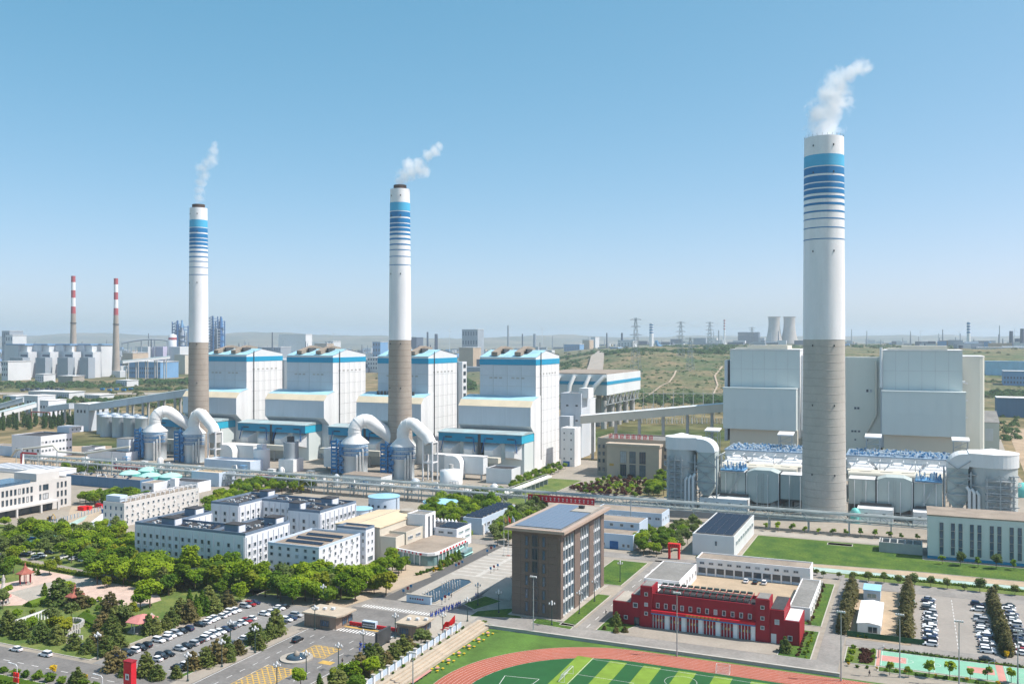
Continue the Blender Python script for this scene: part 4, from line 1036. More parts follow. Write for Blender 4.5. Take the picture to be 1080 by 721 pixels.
# second lattice conveyor running away from the bridge beside the hedge
t = thing('sloping_gallery','low white covered gallery running away from the pipe bridge','gallery',(-232,540,0))
x0 = PY(521,483); y1 = PX(582,x0+2)
for k in range(12):
    ya = 484+(y1-484)*k/12; yb = 484+(y1-484)*(k+1)/12-.3
    MB().box(x0-1.2,x0+2.2,ya,yb,4,5.2).build('gallery_box','white_roof',t)
    MB().box(x0-.8,x0+1.8,ya,ya+.6,0,4).build('support','grey_steel',t)
    MB().bar((x0-1.2,ya,6.2),(x0-1.2,yb,6.2),.2).build('handrail','pipe',t)
# ================================================================== sports field
FX, FY = -76.6, 228.5
def oval(r, xr=60, n=28, z=0):
    pts = [(xr, FY+r)]
    for k in range(n+1):
        an = math.pi/2 + math.pi*k/n; pts.append((FX+r*math.cos(an), FY+r*math.sin(an)))
    pts.append((xr, FY-r)); return pts
gs('field_turf', rect(-129, 70, 150, 276), .10, 'turf_mid')
gs('running_track', oval(46.2), .12, 'track_red')
ln = MB()
for k in range(9):
    r = 46.2-k*1.22; a = oval(r, 60, 40); b = oval(r-.07, 60, 40)
    for i in range(len(a)-1): ln.quad((*a[i],.128),(*a[i+1],.128),(*b[i+1],.128),(*b[i],.128))
tag(ln.free('lane_line', 'line_white'), kind='structure')
gs('pitch_base', oval(36.4), .132, 'turf_dark')
for k in range(14):
    x0 = -93.5+k*10.3
    gs('turf_stripe', rect(x0, x0+5.15, FY-34.5, FY+34.5), .140, 'turf_light')
pl = MB()
def wl(x0, x1, y0, y1):
    if x1-x0 < y1-y0: x1 = x0+.11
    else: y1 = y0+.11
    pl.poly(rect(x0, x1, y0, y1), .15)
wl(-88.6,-88.4,FY-32,FY+35); wl(-88.4,30,FY+33.4,FY+33.6); wl(-71.9,-71.7,FY-20,FY+20); wl(-88.4,-71.9,FY+19.8,FY+20); wl(-83,-82.85,FY-9,FY+9); wl(-88.4,-83,FY+9,FY+9.15); wl(-36,-35.8,FY-33,FY+33.4)
for k in range(40):
    a0, a1 = 2*math.pi*k/40, 2*math.pi*(k+1)/40
    for cx_, cy_, r in ((-35.9,FY,9.15),(-60,FY+26,4.5)):
        pl.quad((cx_+r*math.cos(a0),cy_+r*math.sin(a0),.15),(cx_+r*math.cos(a1),cy_+r*math.sin(a1),.15),(cx_+(r-.09)*math.cos(a1),cy_+(r-.09)*math.sin(a1),.15),(cx_+(r-.09)*math.cos(a0),cy_+(r-.09)*math.sin(a0),.15))
pl.quad((-107,239.0,.15),(-107,239.12,.15),(-97,240.6,.15),(-97,240.45,.15)); pl.quad((-107,239,.15),(-106.85,239,.15),(-105.2,230,.15),(-105.35,230,.15)); pl.quad((-97.1,240.5,.15),(-96.95,240.5,.15),(-97.6,232,.15),(-97.75,232,.15))
tag(pl.free('pitch_line', 'line_white'), kind='structure')
def goal(lab, x, y, w, along):
    t = thing('goal', lab, 'goal', (x,y,0), 'football goals'); f = MB(); d = w/2
    def pt(u, v, z): return (x+(u if along == 'x' else v), y+(v if along == 'x' else u), z)
    for s in (-d, d):
        f.bar(pt(s,0,.13), pt(s,0,2.4), .1); f.bar(pt(s,0,2.4), pt(s,-.9,2.3), .1); f.bar(pt(s,-.9,2.3), pt(s,-1.8,.15), .1); f.bar(pt(s,-1.8,.15), pt(s,0,.15), .1)
    f.bar(pt(-d,0,2.4), pt(d,0,2.4), .1); f.bar(pt(-d,-1.8,.15), pt(d,-1.8,.15), .1); f.build('frame', 'line_white', t)
    nn_ = MB()
    for k in range(15): u = -d+w*k/14; nn_.bar(pt(u,-.9,2.3), pt(u,-1.8,.15), .03)
    for k in range(6): q = k/6; nn_.bar(pt(-d,-.9-.9*q,2.3-2.1*q), pt(d,-.9-.9*q,2.3-2.1*q), .03)
    nn_.build('net', 'frame_white', t)
goal('white football goal standing on the striped pitch', -89.6, FY+16, 7.3, 'y'); goal('small white goal on the straight of the red running track', -50.5, FY+38.5, 3.8, 'x')
# retaining wall to the road, stepped terrace, fence
t = thing('retaining_wall', 'long low wall with pale coping between the sports field and the road', 'wall', (-75,276.6,0))
for k in range(28):
    x0 = -131.5+k*4; MB().box(x0, x0+3.94, 276.3, 276.8, 0, 1.0).build('wall_panel', 'grey_conc', t); MB().box(x0, x0+3.97, 276.1, 277.0, 1.0, 1.14).build('coping', 'kerb', t)
t = thing('terrace_steps', 'pale stepped spectator terrace along the left end of the field', 'terrace', (-132,245,0))
for k in range(4):
    for j in range(16):
        y0 = 150+j*8; MB().box(-134.2+k*1.2, -134.2+(k+1)*1.2-.05, y0, y0+7.95, .0, 1.9-k*.42).build('step', 'terrace', t)
t = thing('panel_fence', 'low fence of light blue panels between white pillars beside the terrace', 'fence', (-138,240,0))
for k in range(24):
    y = 180+k*3.9
    MB().box(-138.5,-137.7,y-.4,y+.4,0,2.5).build('pillar','white_paint',t); MB().box(-138.65,-137.55,y-.55,y+.55,2.5,2.7).build('pillar_cap','kerb',t)
    MB().box(-138.2,-138.0,y+.5,y+3.4,.35,2.0).build('panel','bluegrey_wall',t); MB().box(-138.3,-137.9,y+.42,y+3.48,0,.34).build('plinth','kerb',t)
for k in range(6):          # clusters of yellow seats round a small table
    y = 235.5+k*6.9; x = -126.8
    t = thing('seat_cluster', 'cluster of yellow stools round a small table, %s from the terrace corner' % ['sixth','fifth','fourth','third','second','first'][k], 'seating', (x,y,.1), 'yellow stool clusters on the turf')
    MB().lathe(x,y,[(.12,.1),(.12,.75),(.7,.76),(.7,.84)],12).build('table','court_red',t)
    for j in range(4):
        an = j*math.pi/2+.5; q = 1.25+.15*(j%2); a,b = x+q*math.cos(an)*1.25,y+q*math.sin(an)*1.3; MB().lathe(a,b,[(.2,.1),(.12,.4),(.42,.5),(.45,.6),(.3,.66)],10).build('stool','yellow_flower',t)
t = thing('long_bench','long red slatted bench on the turf beside the terrace','bench',(-127.6,228,0))
MB().box(-128,-127.2,222,233,.75,.9).build('seat','court_red',t)
for k in range(5): MB().box(-127.9,-127.3,222.4+k*2.5,222.6+k*2.5,0.1,.75).build('leg','dark_steel',t)
# basketball courts
gs('court_surface', rect(-9.5, 75, 291, 305.2), .06, 'court_green'); gs('court_edge', rect(-12.5,-9.6,290.6,305.4), .05, 'court_red')
for x0 in (-9.4, 14, 34): gs('court_key', rect(x0, x0+7, 295.6, 300.8), .07, 'court_red')
gs('court_strip', rect(21.6,23.6,291,305.2), .075, 'court_red')
cl = MB()
for x0 in (-9.2, 24): 
    for a in ((x0,x0+29,291.4,291.5),(x0,x0+29,304.8,304.9),(x0,x0+.1,291.5,304.8),(x0+14.4,x0+14.5,291.5,304.8),(x0,x0+7,295.5,295.6),(x0,x0+7,300.8,300.9),(x0+7,x0+7.1,295.5,300.9)): cl.poly(rect(*a), .085)
    for k in range(28):
        a0,a1 = 2*math.pi*k/28,2*math.pi*(k+1)/28
        for cx_,r in ((x0+14.45,1.8),(x0+7,1.8)): cl.quad((cx_+r*math.cos(a0),298.1+r*math.sin(a0),.085),(cx_+r*math.cos(a1),298.1+r*math.sin(a1),.085),(cx_+(r-.1)*math.cos(a1),298.1+(r-.1)*math.sin(a1),.085),(cx_+(r-.1)*math.cos(a0),298.1+(r-.1)*math.sin(a0),.085))
tag(cl.free('court_line','line_white'),kind='structure')
for k,x in enumerate((-9,20.5)):
    t = thing('basketball_hoop',['basketball hoop at the pink end of the green court','basketball hoop at the middle of the green courts'][k],'hoop',(x,298.1,0),'basketball hoops')
    MB().tube([(x-1,298.1,0),(x-1,298.1,2.8),(x+.4,298.1,3.4)],.12,6).build('post','grey_steel',t); MB().box(x+.4,x+.46,297.2,299,2.9,3.95).build('backboard','frame_white',t); MB().lathe(x+.75,298.1,[(.25,3.03),(.25,3.08)],12,False).build('hoop','bright_red',t)
# ================================================================== office tower
def rb(FL, FR, BR, h):
    a, b, c = P(*FL, h), P(*FR, h), P(*BR, h); return a[0], b[0], (a[1]+b[1])/2, c[1]
t = thing('office_tower', 'brown tiled office tower with glazed side bays and solar panels on its roof', 'office tower', (-119.5,317,0))
x0, x1, y0, y1, h = -128.8, -110.6, 293.9, 341.4, 29.6
MB().box(x0, x1-1.2, y0, y1, 0, h).build('wall', 'brown_tile', t)
panels(t, 'f', y0, x0, x1-1.2, .6, h-1.5, 5, 12, 'brown_tile', .08, .08, 'wall_tile')
# piers on the glazed side
bays = [(296.4,308.0),(314.0,324.0),(329.0,337.8)]
prev = y0
for a, b in bays+[(y1, y1)]:
    MB().box(x1-1.2, x1, prev, a, 0, h).build('pier', 'brown_tile', t); prev = b
for a, b in bays:
    MB().box(x1-1.1, x1-.9, a, b, 0.3, h-2.2).build('glazing', 'glass_green', t)
    MB().box(x1-1.2, x1-.2, a, b, h-2.2, h-.01).build('lintel', 'brown_tile', t)
    n = 4
    for k in range(n+1):
        y = a+(b-a)*k/n; MB().box(x1-.9, x1-.3, y-.12, y+.12, .3, h-2.2).build('mullion', 'frame_white', t)
    for k in range(7):
        z = .3+k*4.5
        if z < h-3: MB().box(x1-.9, x1-.55, a, b, z, z+(1.0 if k else .4)).build('spandrel', 'pale_clad', t)
    for k in range(6):
        for j in range(n):
            ya = a+(b-a)*j/n+.14; yb = a+(b-a)*(j+1)/n-.14; z = 1.4+k*4.5
            MB().box(x1-.88, x1-.80, ya, yb, z, min(h-2.3, z+3.2)).build('pane', 'glass' if (j*7+k*3) % 4 else 'glass_blue', t)
zs = [3.4+4.55*k for k in range(6)]
windows(t, 'f', y0-.1, [x0+18.2*.31], zs, 1.1, 3.3, 'frame_dark', 'glass_blue'); windows(t, 'f', y0-.1, [x0+18.2*.66], zs, 1.1, 3.3, 'frame_dark', 'glass_blue')
windows(t, 'f', y0-.1, [x0+18.2*.48], [k+.2 for k in zs], 2.2, 4.0, 'frame_dark', 'glass_deep', 1)
MB().box(x0-2.1, x1+2.1, y0-2.1, y1+2.1, h+.01, h+1.0).build('eaves', 'brown_trim', t)
MB().box(x0-.3, x1+.3, y0-.3, y1+.3, h+1.01, h+1.05).build('roof', 'grey_roof', t)
solar_rows(t, x0+.5, x1-.5, y0+1.5, y1-15, h+.95, 9, 16, 'solar_grey', .04)
solar_rows(t, x0+.5, x0+9.3, y1-15, y1-2, h+.95, 4, 6, 'solar_grey', .04)
MB().box(x0+9.8, x1-.5, y1-14.5, y1-3, h+1.06, h+1.5).build('roof_hatch', 'paving_light', t); MB().box(x0+11, x0+13, y1-9, y1-7.4, h+1.5, h+2.6).build('roof_fan', 'dark_steel', t)
MB().box(x0-1, x1+1.5, y0-1.5, y1+1, 0, .3).build('plinth', 'paving_light', t)
# ================================================================== red fire station and its yard
FYR = 299.0
def fx(z): return PY(620+z/3.985, FYR)
t = thing('fire_station', 'dark red fire station with striped garage doors and corner turrets', 'fire station', (-63,FYR+8,0))
a, b = fx(105), fx(182)
MB().box(a, b, FYR, 312, 0, 7.4).build('wing', 'red_wall', t); MB().box(a+.4, b-.4, FYR+.4, 311.6, 7.41, 7.6).build('wing_roof', 'paving_light', t)
MB().box(b+.01, fx(222), FYR, 315, 0, 10.2).build('wing_block', 'red_wall', t); MB().box(b+.4, fx(220), FYR+.4, 314, 10.21, 10.4).build('block_roof', 'grey_roof', t)
for lo, hi in ((222,272),(705,765)):
    MB().box(fx(lo)+.02, fx(hi), FYR-.5, FYR+7, 0, 13.6).build('turret', 'red_wall', t)
    MB().box(fx(lo)+.4, fx(hi)-.4, FYR-.1, FYR+6.6, 13.61, 13.8).build('turret_roof', 'grey_roof', t)
    windows(t, 'f', FYR-.5, [(fx(lo)+fx(hi))/2], [4.6,7.6,11.0], 1.2, 1.2, 'frame_white', 'glass')
ca_, cb_ = fx(272)+.02, fx(705)-.02
MB().box(ca_, cb_, FYR+.01, FYR+11, 0, 10.2).build('centre_wall', 'red_wall', t)
for (p, q, r_, s_) in ((ca_, cb_, FYR+.01, FYR+.4), (ca_, cb_, FYR+10.6, FYR+11)): MB().box(p, q, r_, s_, 10.2, 11.4).build('parapet', 'red_wall', t)
MB().box(ca_+.3, cb_-.3, FYR+.45, FYR+10.5, 10.21, 10.35).build('roof', 'dark_roof', t)
MB().box(fx(765)+.02, fx(825), FYR, 315, 0, 10.6).build('wing_block', 'red_wall', t); MB().box(fx(768), fx(822), FYR+.4, 314.6, 10.61, 10.8).build('block_roof', 'dark_roof', t)
MB().box(fx(825)+.02, fx(890), FYR, 313, 0, 7.6).build('wing', 'red_wall', t); MB().box(fx(829), fx(886), FYR+.4, 312.6, 7.61, 7.8).build('wing_roof', 'white_roof', t)

windows(t, 'f', FYR, [fx(127),fx(160)], [2.4], 1.3, 1.3); windows(t, 'f', FYR, [fx(200)], [6.8], 1.6, 1.6)
MB().box(fx(195), fx(216), FYR-.1, FYR-.01, 0, 2.8).build('door', 'glass', t)
windows(t, 'f', FYR, [fx(795)], [6.8], 1.4, 1.6); windows(t, 'f', FYR, [fx(850)], [2.2], 1.4, 1.6); MB().box(fx(770), fx(792), FYR-.1, FYR-.01, 0, 3).build('door', 'frame_white', t)
windows(t, 'f', FYR+.01, spread(ca_+.4, cb_-.4, 12), [7.6], 1.15, 1.7, 'frame_white', 'glass')
MB().box(ca_-.1, cb_+.1, FYR-1.6, FYR, 5.35, 6.2).build('fascia', 'red_paint', t); MB().box(ca_-.1, cb_+.1, FYR-1.55, FYR-.05, 4.95, 5.35).build('fascia_strip', 'band_blue', t)
n = 6; w = (cb_-ca_)/n
for k in range(n):
    u = ca_+k*w
    MB().box(u+.05, u+w-1.35, FYR-.12, FYR-.02, 0, 4.8).build('garage_door', 'red_wall', t)
    for j in range(5):
        q = u+.1+j*(w-1.6)/4; MB().box(q, q+.22, FYR-.2, FYR-.12, .05, 4.75).build('door_strip', 'frame_white', t)
    for j in range(4):
        q = u+.3+(j+.5)*(w-1.6)/4; MB().box(q-.3, q+.3, FYR-.17, FYR-.12, 2.2, 3.4).build('door_pane', 'glass', t) if j in (0,3) else MB().box(q-.12, q+.4, FYR-.17, FYR-.12, 2.4, 3.1).build('door_badge', 'line_yellow', t)
    MB().box(u+w-1.3, u+w-.02, FYR-.3, FYR-.02, 0, 4.8).build('pillar', 'white_paint', t)
for k in range(9):
    c = ca_+(cb_-ca_)*(.36+.30*k/8); g = MB(); g.box(c-.5,c+.5,FYR-1.7,FYR-1.62,5.95,6.1); g.box(c-.1,c+.1,FYR-1.71,FYR-1.61,5.4,6.15); g.box(c-.45,c+.45,FYR-1.69,FYR-1.63,5.62,5.74); g.box(c-.5,c-.35,FYR-1.72,FYR-1.6,5.4,5.9); g.build('character', 'line_yellow', t)
for k in range(15):   # roof racks with grey-green drums
    u = ca_+1.2+k*(cb_-ca_-3)/14
    f = MB(); f.bar((u,FYR+1.5,10.3),(u,FYR+1.5,12.4),.14); f.bar((u,FYR+9,10.3),(u,FYR+9,12.6),.14); f.bar((u,FYR+1.2,12.4),(u,FYR+9.4,12.6),.18)
    f.build('roof_frame', 'red_wall', t)
    if k < 14:
        MB().tube([(u+.3,FYR+3,12.9),(u+1.9,FYR+3,12.9)],.42,8).build('roof_drum','drum_green',t); MB().tube([(u+.3,FYR+7.5,13.0),(u+1.9,FYR+7.5,13.0)],.42,8).build('roof_drum','drum_green',t)
        MB().box(u+.2,u+2.0,FYR+4,FYR+6.4,12.45,12.55).build('roof_grid','dark_steel',t)
gs('station_yard', rect(-84, -38, 316, 373), .12, 'sand_yard')
x0, x1, y0, y1 = -81.5, -37.2, 373, 384
t = thing('garage_block', 'long white garage block with dark bays behind the red fire station', 'garage', (-59,378,0))
shell(t, x0, x1, y0, y1, 7, 'white_paint', 'tan_roof', .5)
windows(t, 'f', y0, spread(x0+.5, x1-3.5, 11), [5.1], 2.0, 1.1, 'frame_white', 'glass', 1)
for u in spread(x0+.5, x1-3.5, 11):
    MB().box(u-1.5, u+1.5, y0-.06, y0-.01, .2, 3.3).build('bay_shade_panel', 'glass', t); MB().box(u-1.5, u+1.5, y0-.12, y0-.06, .2, 1.1).build('bay_door', 'bluegrey_wall', t)  # dark panel stands in for the shade inside each open bay
    MB().box(u+1.55, u+2.1, y0-.35, y0-.01, 0, 3.6).build('pillar', 'white_paint', t)
x0, x1, y0, y1 = rb((679,609),(716.6,612.8),(731.7,594), 6)
t = thing('meeting_hall', 'low white hall with plain grey roof left of the garage yard', 'hall', ((x0+x1)/2,(y0+y1)/2,0)); shell(t, x0, x1, y0, y1, 6, 'white_paint', 'grey_roof', .3)
windows(t, 'r', x1, spread(y0, y1, 6), [3], 1.2, 1.8)
MB().box(x0+1, x1-1, 315.5, y0-.05, 0, 4.2).build('link_wing', 'white_paint', t); MB().box(x0+1, x1-1, 315.5, y0-.1, 4.21, 4.4).build('link_roof', 'white_roof', t)
x0, x1, y0, y1 = rb((832,639),(854.6,640.4),(866,611.5), 4.6)
t = thing('side_annex', 'low white annex with grey roof on the right of the garage yard', 'annex', ((x0+x1)/2,(y0+y1)/2,0)); shell(t, x0, x1, y0, min(y1,372.5), 4.6, 'white_paint', 'grey_roof', .3); windows(t, 'r', x1, spread(y0, 372, 9), [2.6], 1.1, 1.3)
# red arch gate
t = thing('red_arch', 'square red arch spanning the lane behind the fire station', 'arch', (-96.5,393,0))
ax, ay = P(711,589)
MB().box(ax-2.5, ax-1.7, ay-.7, ay+.7, 0, 6.0).build('arch_leg', 'bright_red', t); MB().box(ax+1.7, ax+2.5, ay-.7, ay+.7, 0, 6.0).build('arch_leg', 'bright_red', t)
MB().exy([(ax-2.7,5.0),(ax+2.7,5.0),(ax+2.6,6.8),(ax-2.6,6.8)], ay-.9, ay+.9).build('arch_top', 'bright_red', t)
for k in range(4): MB().box(ax-1.6+k*.9, ax-1.1+k*.9, ay-1.0, ay-.9, 5.5, 6.3).build('character', 'red_wall', t)
# ================================================================== sheds and halls behind
t = thing('solar_hall', 'white hall with rows of solar panels on its roof beside the lawn', 'hall', (-82,435,0))
x1, y0 = -72.5, 407.6; x0 = PY(730.4, y0); y1 = 462; h = 9.4
shell(t, x0, x1, y0, y1, h, 'pale_clad', 'grey_roof', .5); solar_rows(t, x0+1, x1-1, y0+2, y1-2, h-.3, 4, 15, 'solar')
windows(t, 'f', y0, [x0+10.4], [5.8], 1.1, 2.2, 'frame_white', 'glass'); windows(t, 'r', x1, spread(y0+3, y1-3, 8), [5.5], 3.6, 2.0, 'frame_white', 'glass_green', 2)
t = thing('blue_wall_office', 'two-storey blue-grey office with blue roller door behind the brown tower', 'office', (-130,412,0))
x1, y0 = -117.0, 403.8; x0 = x1-32
shell(t, x0, x1, y0, y0+12, 6.9, 'bluegrey_wall', 'tan_roof', .4); shell(t, x0, x1-.5, y0+12.1, y0+27, 10.2, 'bluegrey_wall', 'tan_roof', .4, names=('rear_wall','rear_roof','rear_parapet'))
MB().box(x1-11, x1-7, y0-.2, y0-.01, 0, 3.6).build('roller_door', 'blue_steel', t); windows(t, 'f', y0, [x1-4.5,x1-2.2,x1-14,x1-18], [1.9], 1.4, 1.6); windows(t, 'f', y0+12.1, [x1-4,x1-9,x1-14,x1-19], [8.6], 1.8, 1.5); windows(t, 'r', x1, [y0+4,y0+8], [4], 1.3, 1.5)
t = thing('white_store', 'long low white store with tan roof below the pipe bridge', 'store', (-135,450,0))
x1, y0 = P(698,556); x0 = x1-36; shell(t, x0, x1, y0, y0+16, 7, 'bluegrey_wall', 'tan_roof', .4); windows(t, 'f', y0, spread(x0, x1, 8), [4.2], 2.6, 1.4, 'frame_white', 'glass_blue', 1); windows(t, 'r', x1, spread(y0, y0+16, 3), [3.6], 1.4, 1.6)
MB().tube([(x1-14,y0-8,0),(x1-14,y0-8,15)],.25,6).build('mast','grey_steel',t)
t = thing('teal_hall', 'pale green hall with tall slit windows and blue plinth at the edge of the lawn', 'hall', (35,452,0))
y0 = 442.0; x0, x1, h = 5.1, 75, 18.7
MB().box(x0, x1, y0, y0+22, 1.2, h).build('wall', 'green_clad', t); MB().box(x0-.1, x1+.1, y0-.1, y0+22.1, 0, 1.19).build('plinth', 'blue_clad', t); MB().box(x0-.3, x1+.3, y0-.3, y0+22.3, h+.01, h+.5).build('roof', 'tan_roof', t)
panels(t, 'f', y0, x0, x1, 1.3, h-.8, 16, 1, 'green_clad', .12, .08)
for px_ in (993,1005,1013,1025,1033,1046,1054,1067,1075.5,1088,1096): windows(t, 'f', y0-.09, [PY(px_, y0)], [3.9,7.4,10.9,14.4], 1.5, 3.3, 'frame_dark', 'glass_blue', 0)
t = thing('concrete_basin', 'open concrete basin with dark interior on the lawn', 'basin', (-9,448,0))
bx0_, bx1_ = PY(927,446), PY(973,446)
for (p,q,r_,s_) in ((bx0_,bx1_,446,446.5),(bx0_,bx1_,455.5,456),(bx0_,bx0_+.5,446.5,455.5),(bx1_-.5,bx1_,446.5,455.5)): MB().box(p,q,r_,s_,0,4.6).build('basin_wall','grey_conc',t)
MB().box(bx0_+.5,bx1_-.5,446.5,455.5,0.2,1.0).build('basin_floor','dark_roof',t)
for k in range(5): MB().box(bx0_+1+k*3.2,bx0_+1.5+k*3.2,446.5,455.5,4.1,4.5).build('cross_beam','grey_conc',t)
bed('sand_pit', rect(PY(872,452), PY(899,452), 452, 457), 'plaza_sand'); 
# sheds in the right car park
t = thing('white_shed', 'long white prefab shed with plain roof beside the cypress row', 'shed', (-14,335,0))
x0, x1, y0, y1 = -17.2, -10.2, 320, 348; MB().exy([(x0,0),(x1,0),(x1,3.4),((x0+x1)/2,3.9),(x0,3.4)], y0, y1).build('wall', 'white_paint', t)
r = MB(); r.quad((x0-.3,y0-.3,3.42),((x0+x1)/2,y0-.3,4.0),((x0+x1)/2,y1+.3,4.0),(x0-.3,y1+.3,3.42)); r.quad(((x0+x1)/2,y0-.3,4.0),(x1+.3,y0-.3,3.42),(x1+.3,y1+.3,3.42),((x0+x1)/2,y1+.3,4.0)); r.build('roof','white_roof',t)
windows(t, 'f', y0, [x0+4.6], [1.7], 3.0, 2.2, 'frame_white', 'glass', 1); windows(t,'r',x1,spread(y0,y1,6),[1.8],1.2,1.2)
t = thing('blue_cabin', 'small cabin with light blue roof at the end of the white shed', 'cabin', (-14.5,367,0))
x0, x1, y0, y1 = -17.4, -11.6, 362, 371; shell(t, x0, x1, y0, y1, 3.6, 'bluegrey_wall', 'lightblue_roof', 0); windows(t, 'f', y0, [x0+2.9], [1.8], 3.2, 1.7, 'frame_white', 'glass_green', 1)
t = thing('green_tent', 'small green tarpaulin tent in the sandy yard', 'tent', (*P(960,632),0)); gx, gy = P(958.5,634); m_ = MB(); m_.v = [(gx-2,gy-1.6,0),(gx+2,gy-1.6,0),(gx+2,gy+1.6,0),(gx-2,gy+1.6,0),(gx-1.2,gy,1.8),(gx+1.2,gy,1.8)]; m_.f = [(0,1,5,4),(1,2,5),(2,3,4,5),(3,0,4)]; m_.build('canvas','teal_tank',t)
t = thing('mesh_fence', 'dark green mesh fence along the front of the sandy yard', 'fence', (-8,315.5,0))
for k in range(12):
    x = -20+k*1.9; MB().box(x+.04,x+1.86,315.4,315.46,.15,1.9).build('mesh_panel','fence_green',t); MB().box(x-.05,x+.05,315.35,315.5,0,2.0).build('post','fence_green',t)
# ================================================================== entrance
def gatehouse(lab, x0, x1, y0, y1, h):
    t = thing('gatehouse', lab, 'gatehouse', ((x0+x1)/2,(y0+y1)/2,0), 'brown gatehouses at the entrance')
    q = [(x0,y0),(x1-2.5,y0),(x1-.7,y0+.8),(x1,y0+2.5),(x1,y1),(x0,y1)]
    MB().prism(q, 0, h).build('wall', 'gate_brown', t)
    MB().prism([(x0-.5,y0-.6),(x1+.4,y0-.6),(x1+1.6,y0+2),(x1+1.6,y1+.6),(x0-.5,y1+.6)], h+.01, h+.5).build('roof', 'terrace', t)
    for k in range(7): MB().box(x0+.4+k*1.1, x0+.5+k*1.1, y0-.08, y0-.01, .1, h-.1).build('wall_batten', 'brown_tile', t)
    windows(t, 'f', y0, [x1-4.6], [1.9], 3.4, 2.0, 'frame_dark', 'glass_blue', 3); windows(t, 'r', x1, [y0+4.6,y0+8], [1.9], 2.6, 2.0, 'frame_dark', 'glass_blue', 1)
    for k in range(3): MB().box(x0+2+k*2.6, x0+3.1+k*2.6, y0+3+k, y0+4.1+k, h+.6, h+1.3).build('roof_unit', 'frame_white', t)
gatehouse('brown gatehouse with flat cream roof beside the main car park', -187.2, -174.4, 254, 263, 4.3)
gatehouse('brown gatehouse with rounded corner by the black screen', -153.5, -146.2, 257.5, 266, 3.9)
t = thing('sliding_gate', 'low dark red sliding gate across the entrance road', 'gate', (-165,260.5,0))
for k in range(14):
    x = -173.6+k*1.38
    if k in (4,5,6): continue
    MB().box(x, x+1.2, 260.4, 260.9, .25, 1.35).build('gate_link', 'red_paint', t); MB().box(x+.2, x+.35, 260.3, 261, 0, .25).build('roller', 'dark_steel', t)
t = thing('gate_sign', 'white display box on the gate between the red gate sections', 'sign', (-166,260,0))
MB().box(-168.1,-163.0,259.6,261.2,.5,2.5).build('sign_box','bluegrey_wall',t); MB().box(-168.0,-163.1,259.5,259.59,.9,2.2).build('screen','glass',t)
for k in range(8): MB().box(-167.6+k*.55,-167.25+k*.55,259.42,259.49,1.3,1.7).build('character','frame_white',t)
MB().box(-167.6,-167.2,259.8,261,0,.5).build('leg','dark_steel',t); MB().box(-163.9,-163.5,259.8,261,0,.5).build('leg','dark_steel',t)
t = thing('black_screen', 'black video screen standing beside the entrance road', 'screen', (*P(402,686),0))
gx, gy = P(404,680); MB().box(gx-.4,gx+.4,gy-4,gy+4,.6,5.0).build('screen','dark_steel',t); MB().box(gx-.7,gx+.7,gy-3,gy-2.4,0,.6).build('leg','dark_steel',t); MB().box(gx-.7,gx+.7,gy+2.4,gy+3,0,.6).build('leg','dark_steel',t)
t = thing('round_fountain', 'round fountain with white rim and black dome in the entrance road', 'fountain', (-170.1,227,0))
MB().lathe(-170.1,227,[(4.9,0),(4.9,.45),(3.3,.5),(3.2,.3)],36).build('rim','paving_light',t); MB().lathe(-170.1,227,[(3.0,.2),(2.9,.9),(2.2,1.15),(1.3,1.3),(1.2,1.25)],32).build('dome','glass',t,True)
MB().lathe(-170.1,227,[(.9,1.2),(.9,1.7),(.5,2.2),(.15,2.5)],14).build('finial','paving',t,True)
t = thing('reflecting_pool', 'dark rectangular reflecting pool on the plaza', 'pool', (-164.5,310,0))
q = [(-168.8,294),(-160.6,294),(-159.8,294.8),(-159.8,325),(-162,327.6),(-166.5,328),(-168.8,326)]
_, qi = inset(q, -.6); n = len(q); m_ = MB(); q2,_ = inset(q, .1)
m_.v = [(p[0],p[1],.0) for p in qi]+[(p[0],p[1],.35) for p in qi]+[(p[0],p[1],.35) for p in q2]+[(p[0],p[1],.05) for p in q2]
for i in range(n):
    j=(i+1)%n; m_.f += [(i,j,n+j,n+i),(n+i,n+j,2*n+j,2*n+i),(2*n+i,2*n+j,3*n+j,3*n+i)]
m_.build('rim','paving_light',t); MB().poly(q2,.22).build('water','water',t)
jr = random.Random(3)
for gx0, gy0 in ((-167,297),(-167,314)):
    for a in range(3):
        for b in range(4):
            x, y = gx0+a*2.3, gy0+b*2.0
            MB().lathe(x,y,[(.16,.2),(.12,1.0),(.2,1.7+jr.random()*.5),(.03,2.3)],6).build('water_jet','line_white',t)
t = thing('sign_wall', 'low grey sign wall at the near end of the reflecting pool', 'sign wall', (-165,292.4,0))
MB().box(-170,-160,292.0,292.9,0,2.9).build('wall','bluegrey_wall',t); MB().box(-170.2,-159.8,291.8,293.1,2.9,3.1).build('coping','paving_light',t)
for k in range(6): MB().box(-168.6+k*1.0,-168+k*1.0,291.93,291.99,1.3,1.9).build('character','red_wall' if k > 2 else 'frame_dark',t)
t = thing('red_sculpture', 'bright red waving flag sculpture standing on the plaza', 'sculpture', (-142.3,270,0))
sx, sy = P(469,664); n = 14; m_ = MB()
for k in range(n+1):
    u = k/n; xx = sx-.6+u*3.6; yy = sy+.35*math.sin(u*8)+u*1.2; zb = .35+u*1.7+.15*math.sin(u*8); zt = 1.6+u*2.9+.35*math.sin(u*8)
    m_.v += [(xx,yy-.15,zb),(xx,yy+.15,zb),(xx,yy+.15,zt),(xx,yy-.15,zt)]
for k in range(n):
    a = 4*k
    for i in range(4): j=(i+1)%4; m_.f.append((a+i,a+4+i,a+4+j,a+j))
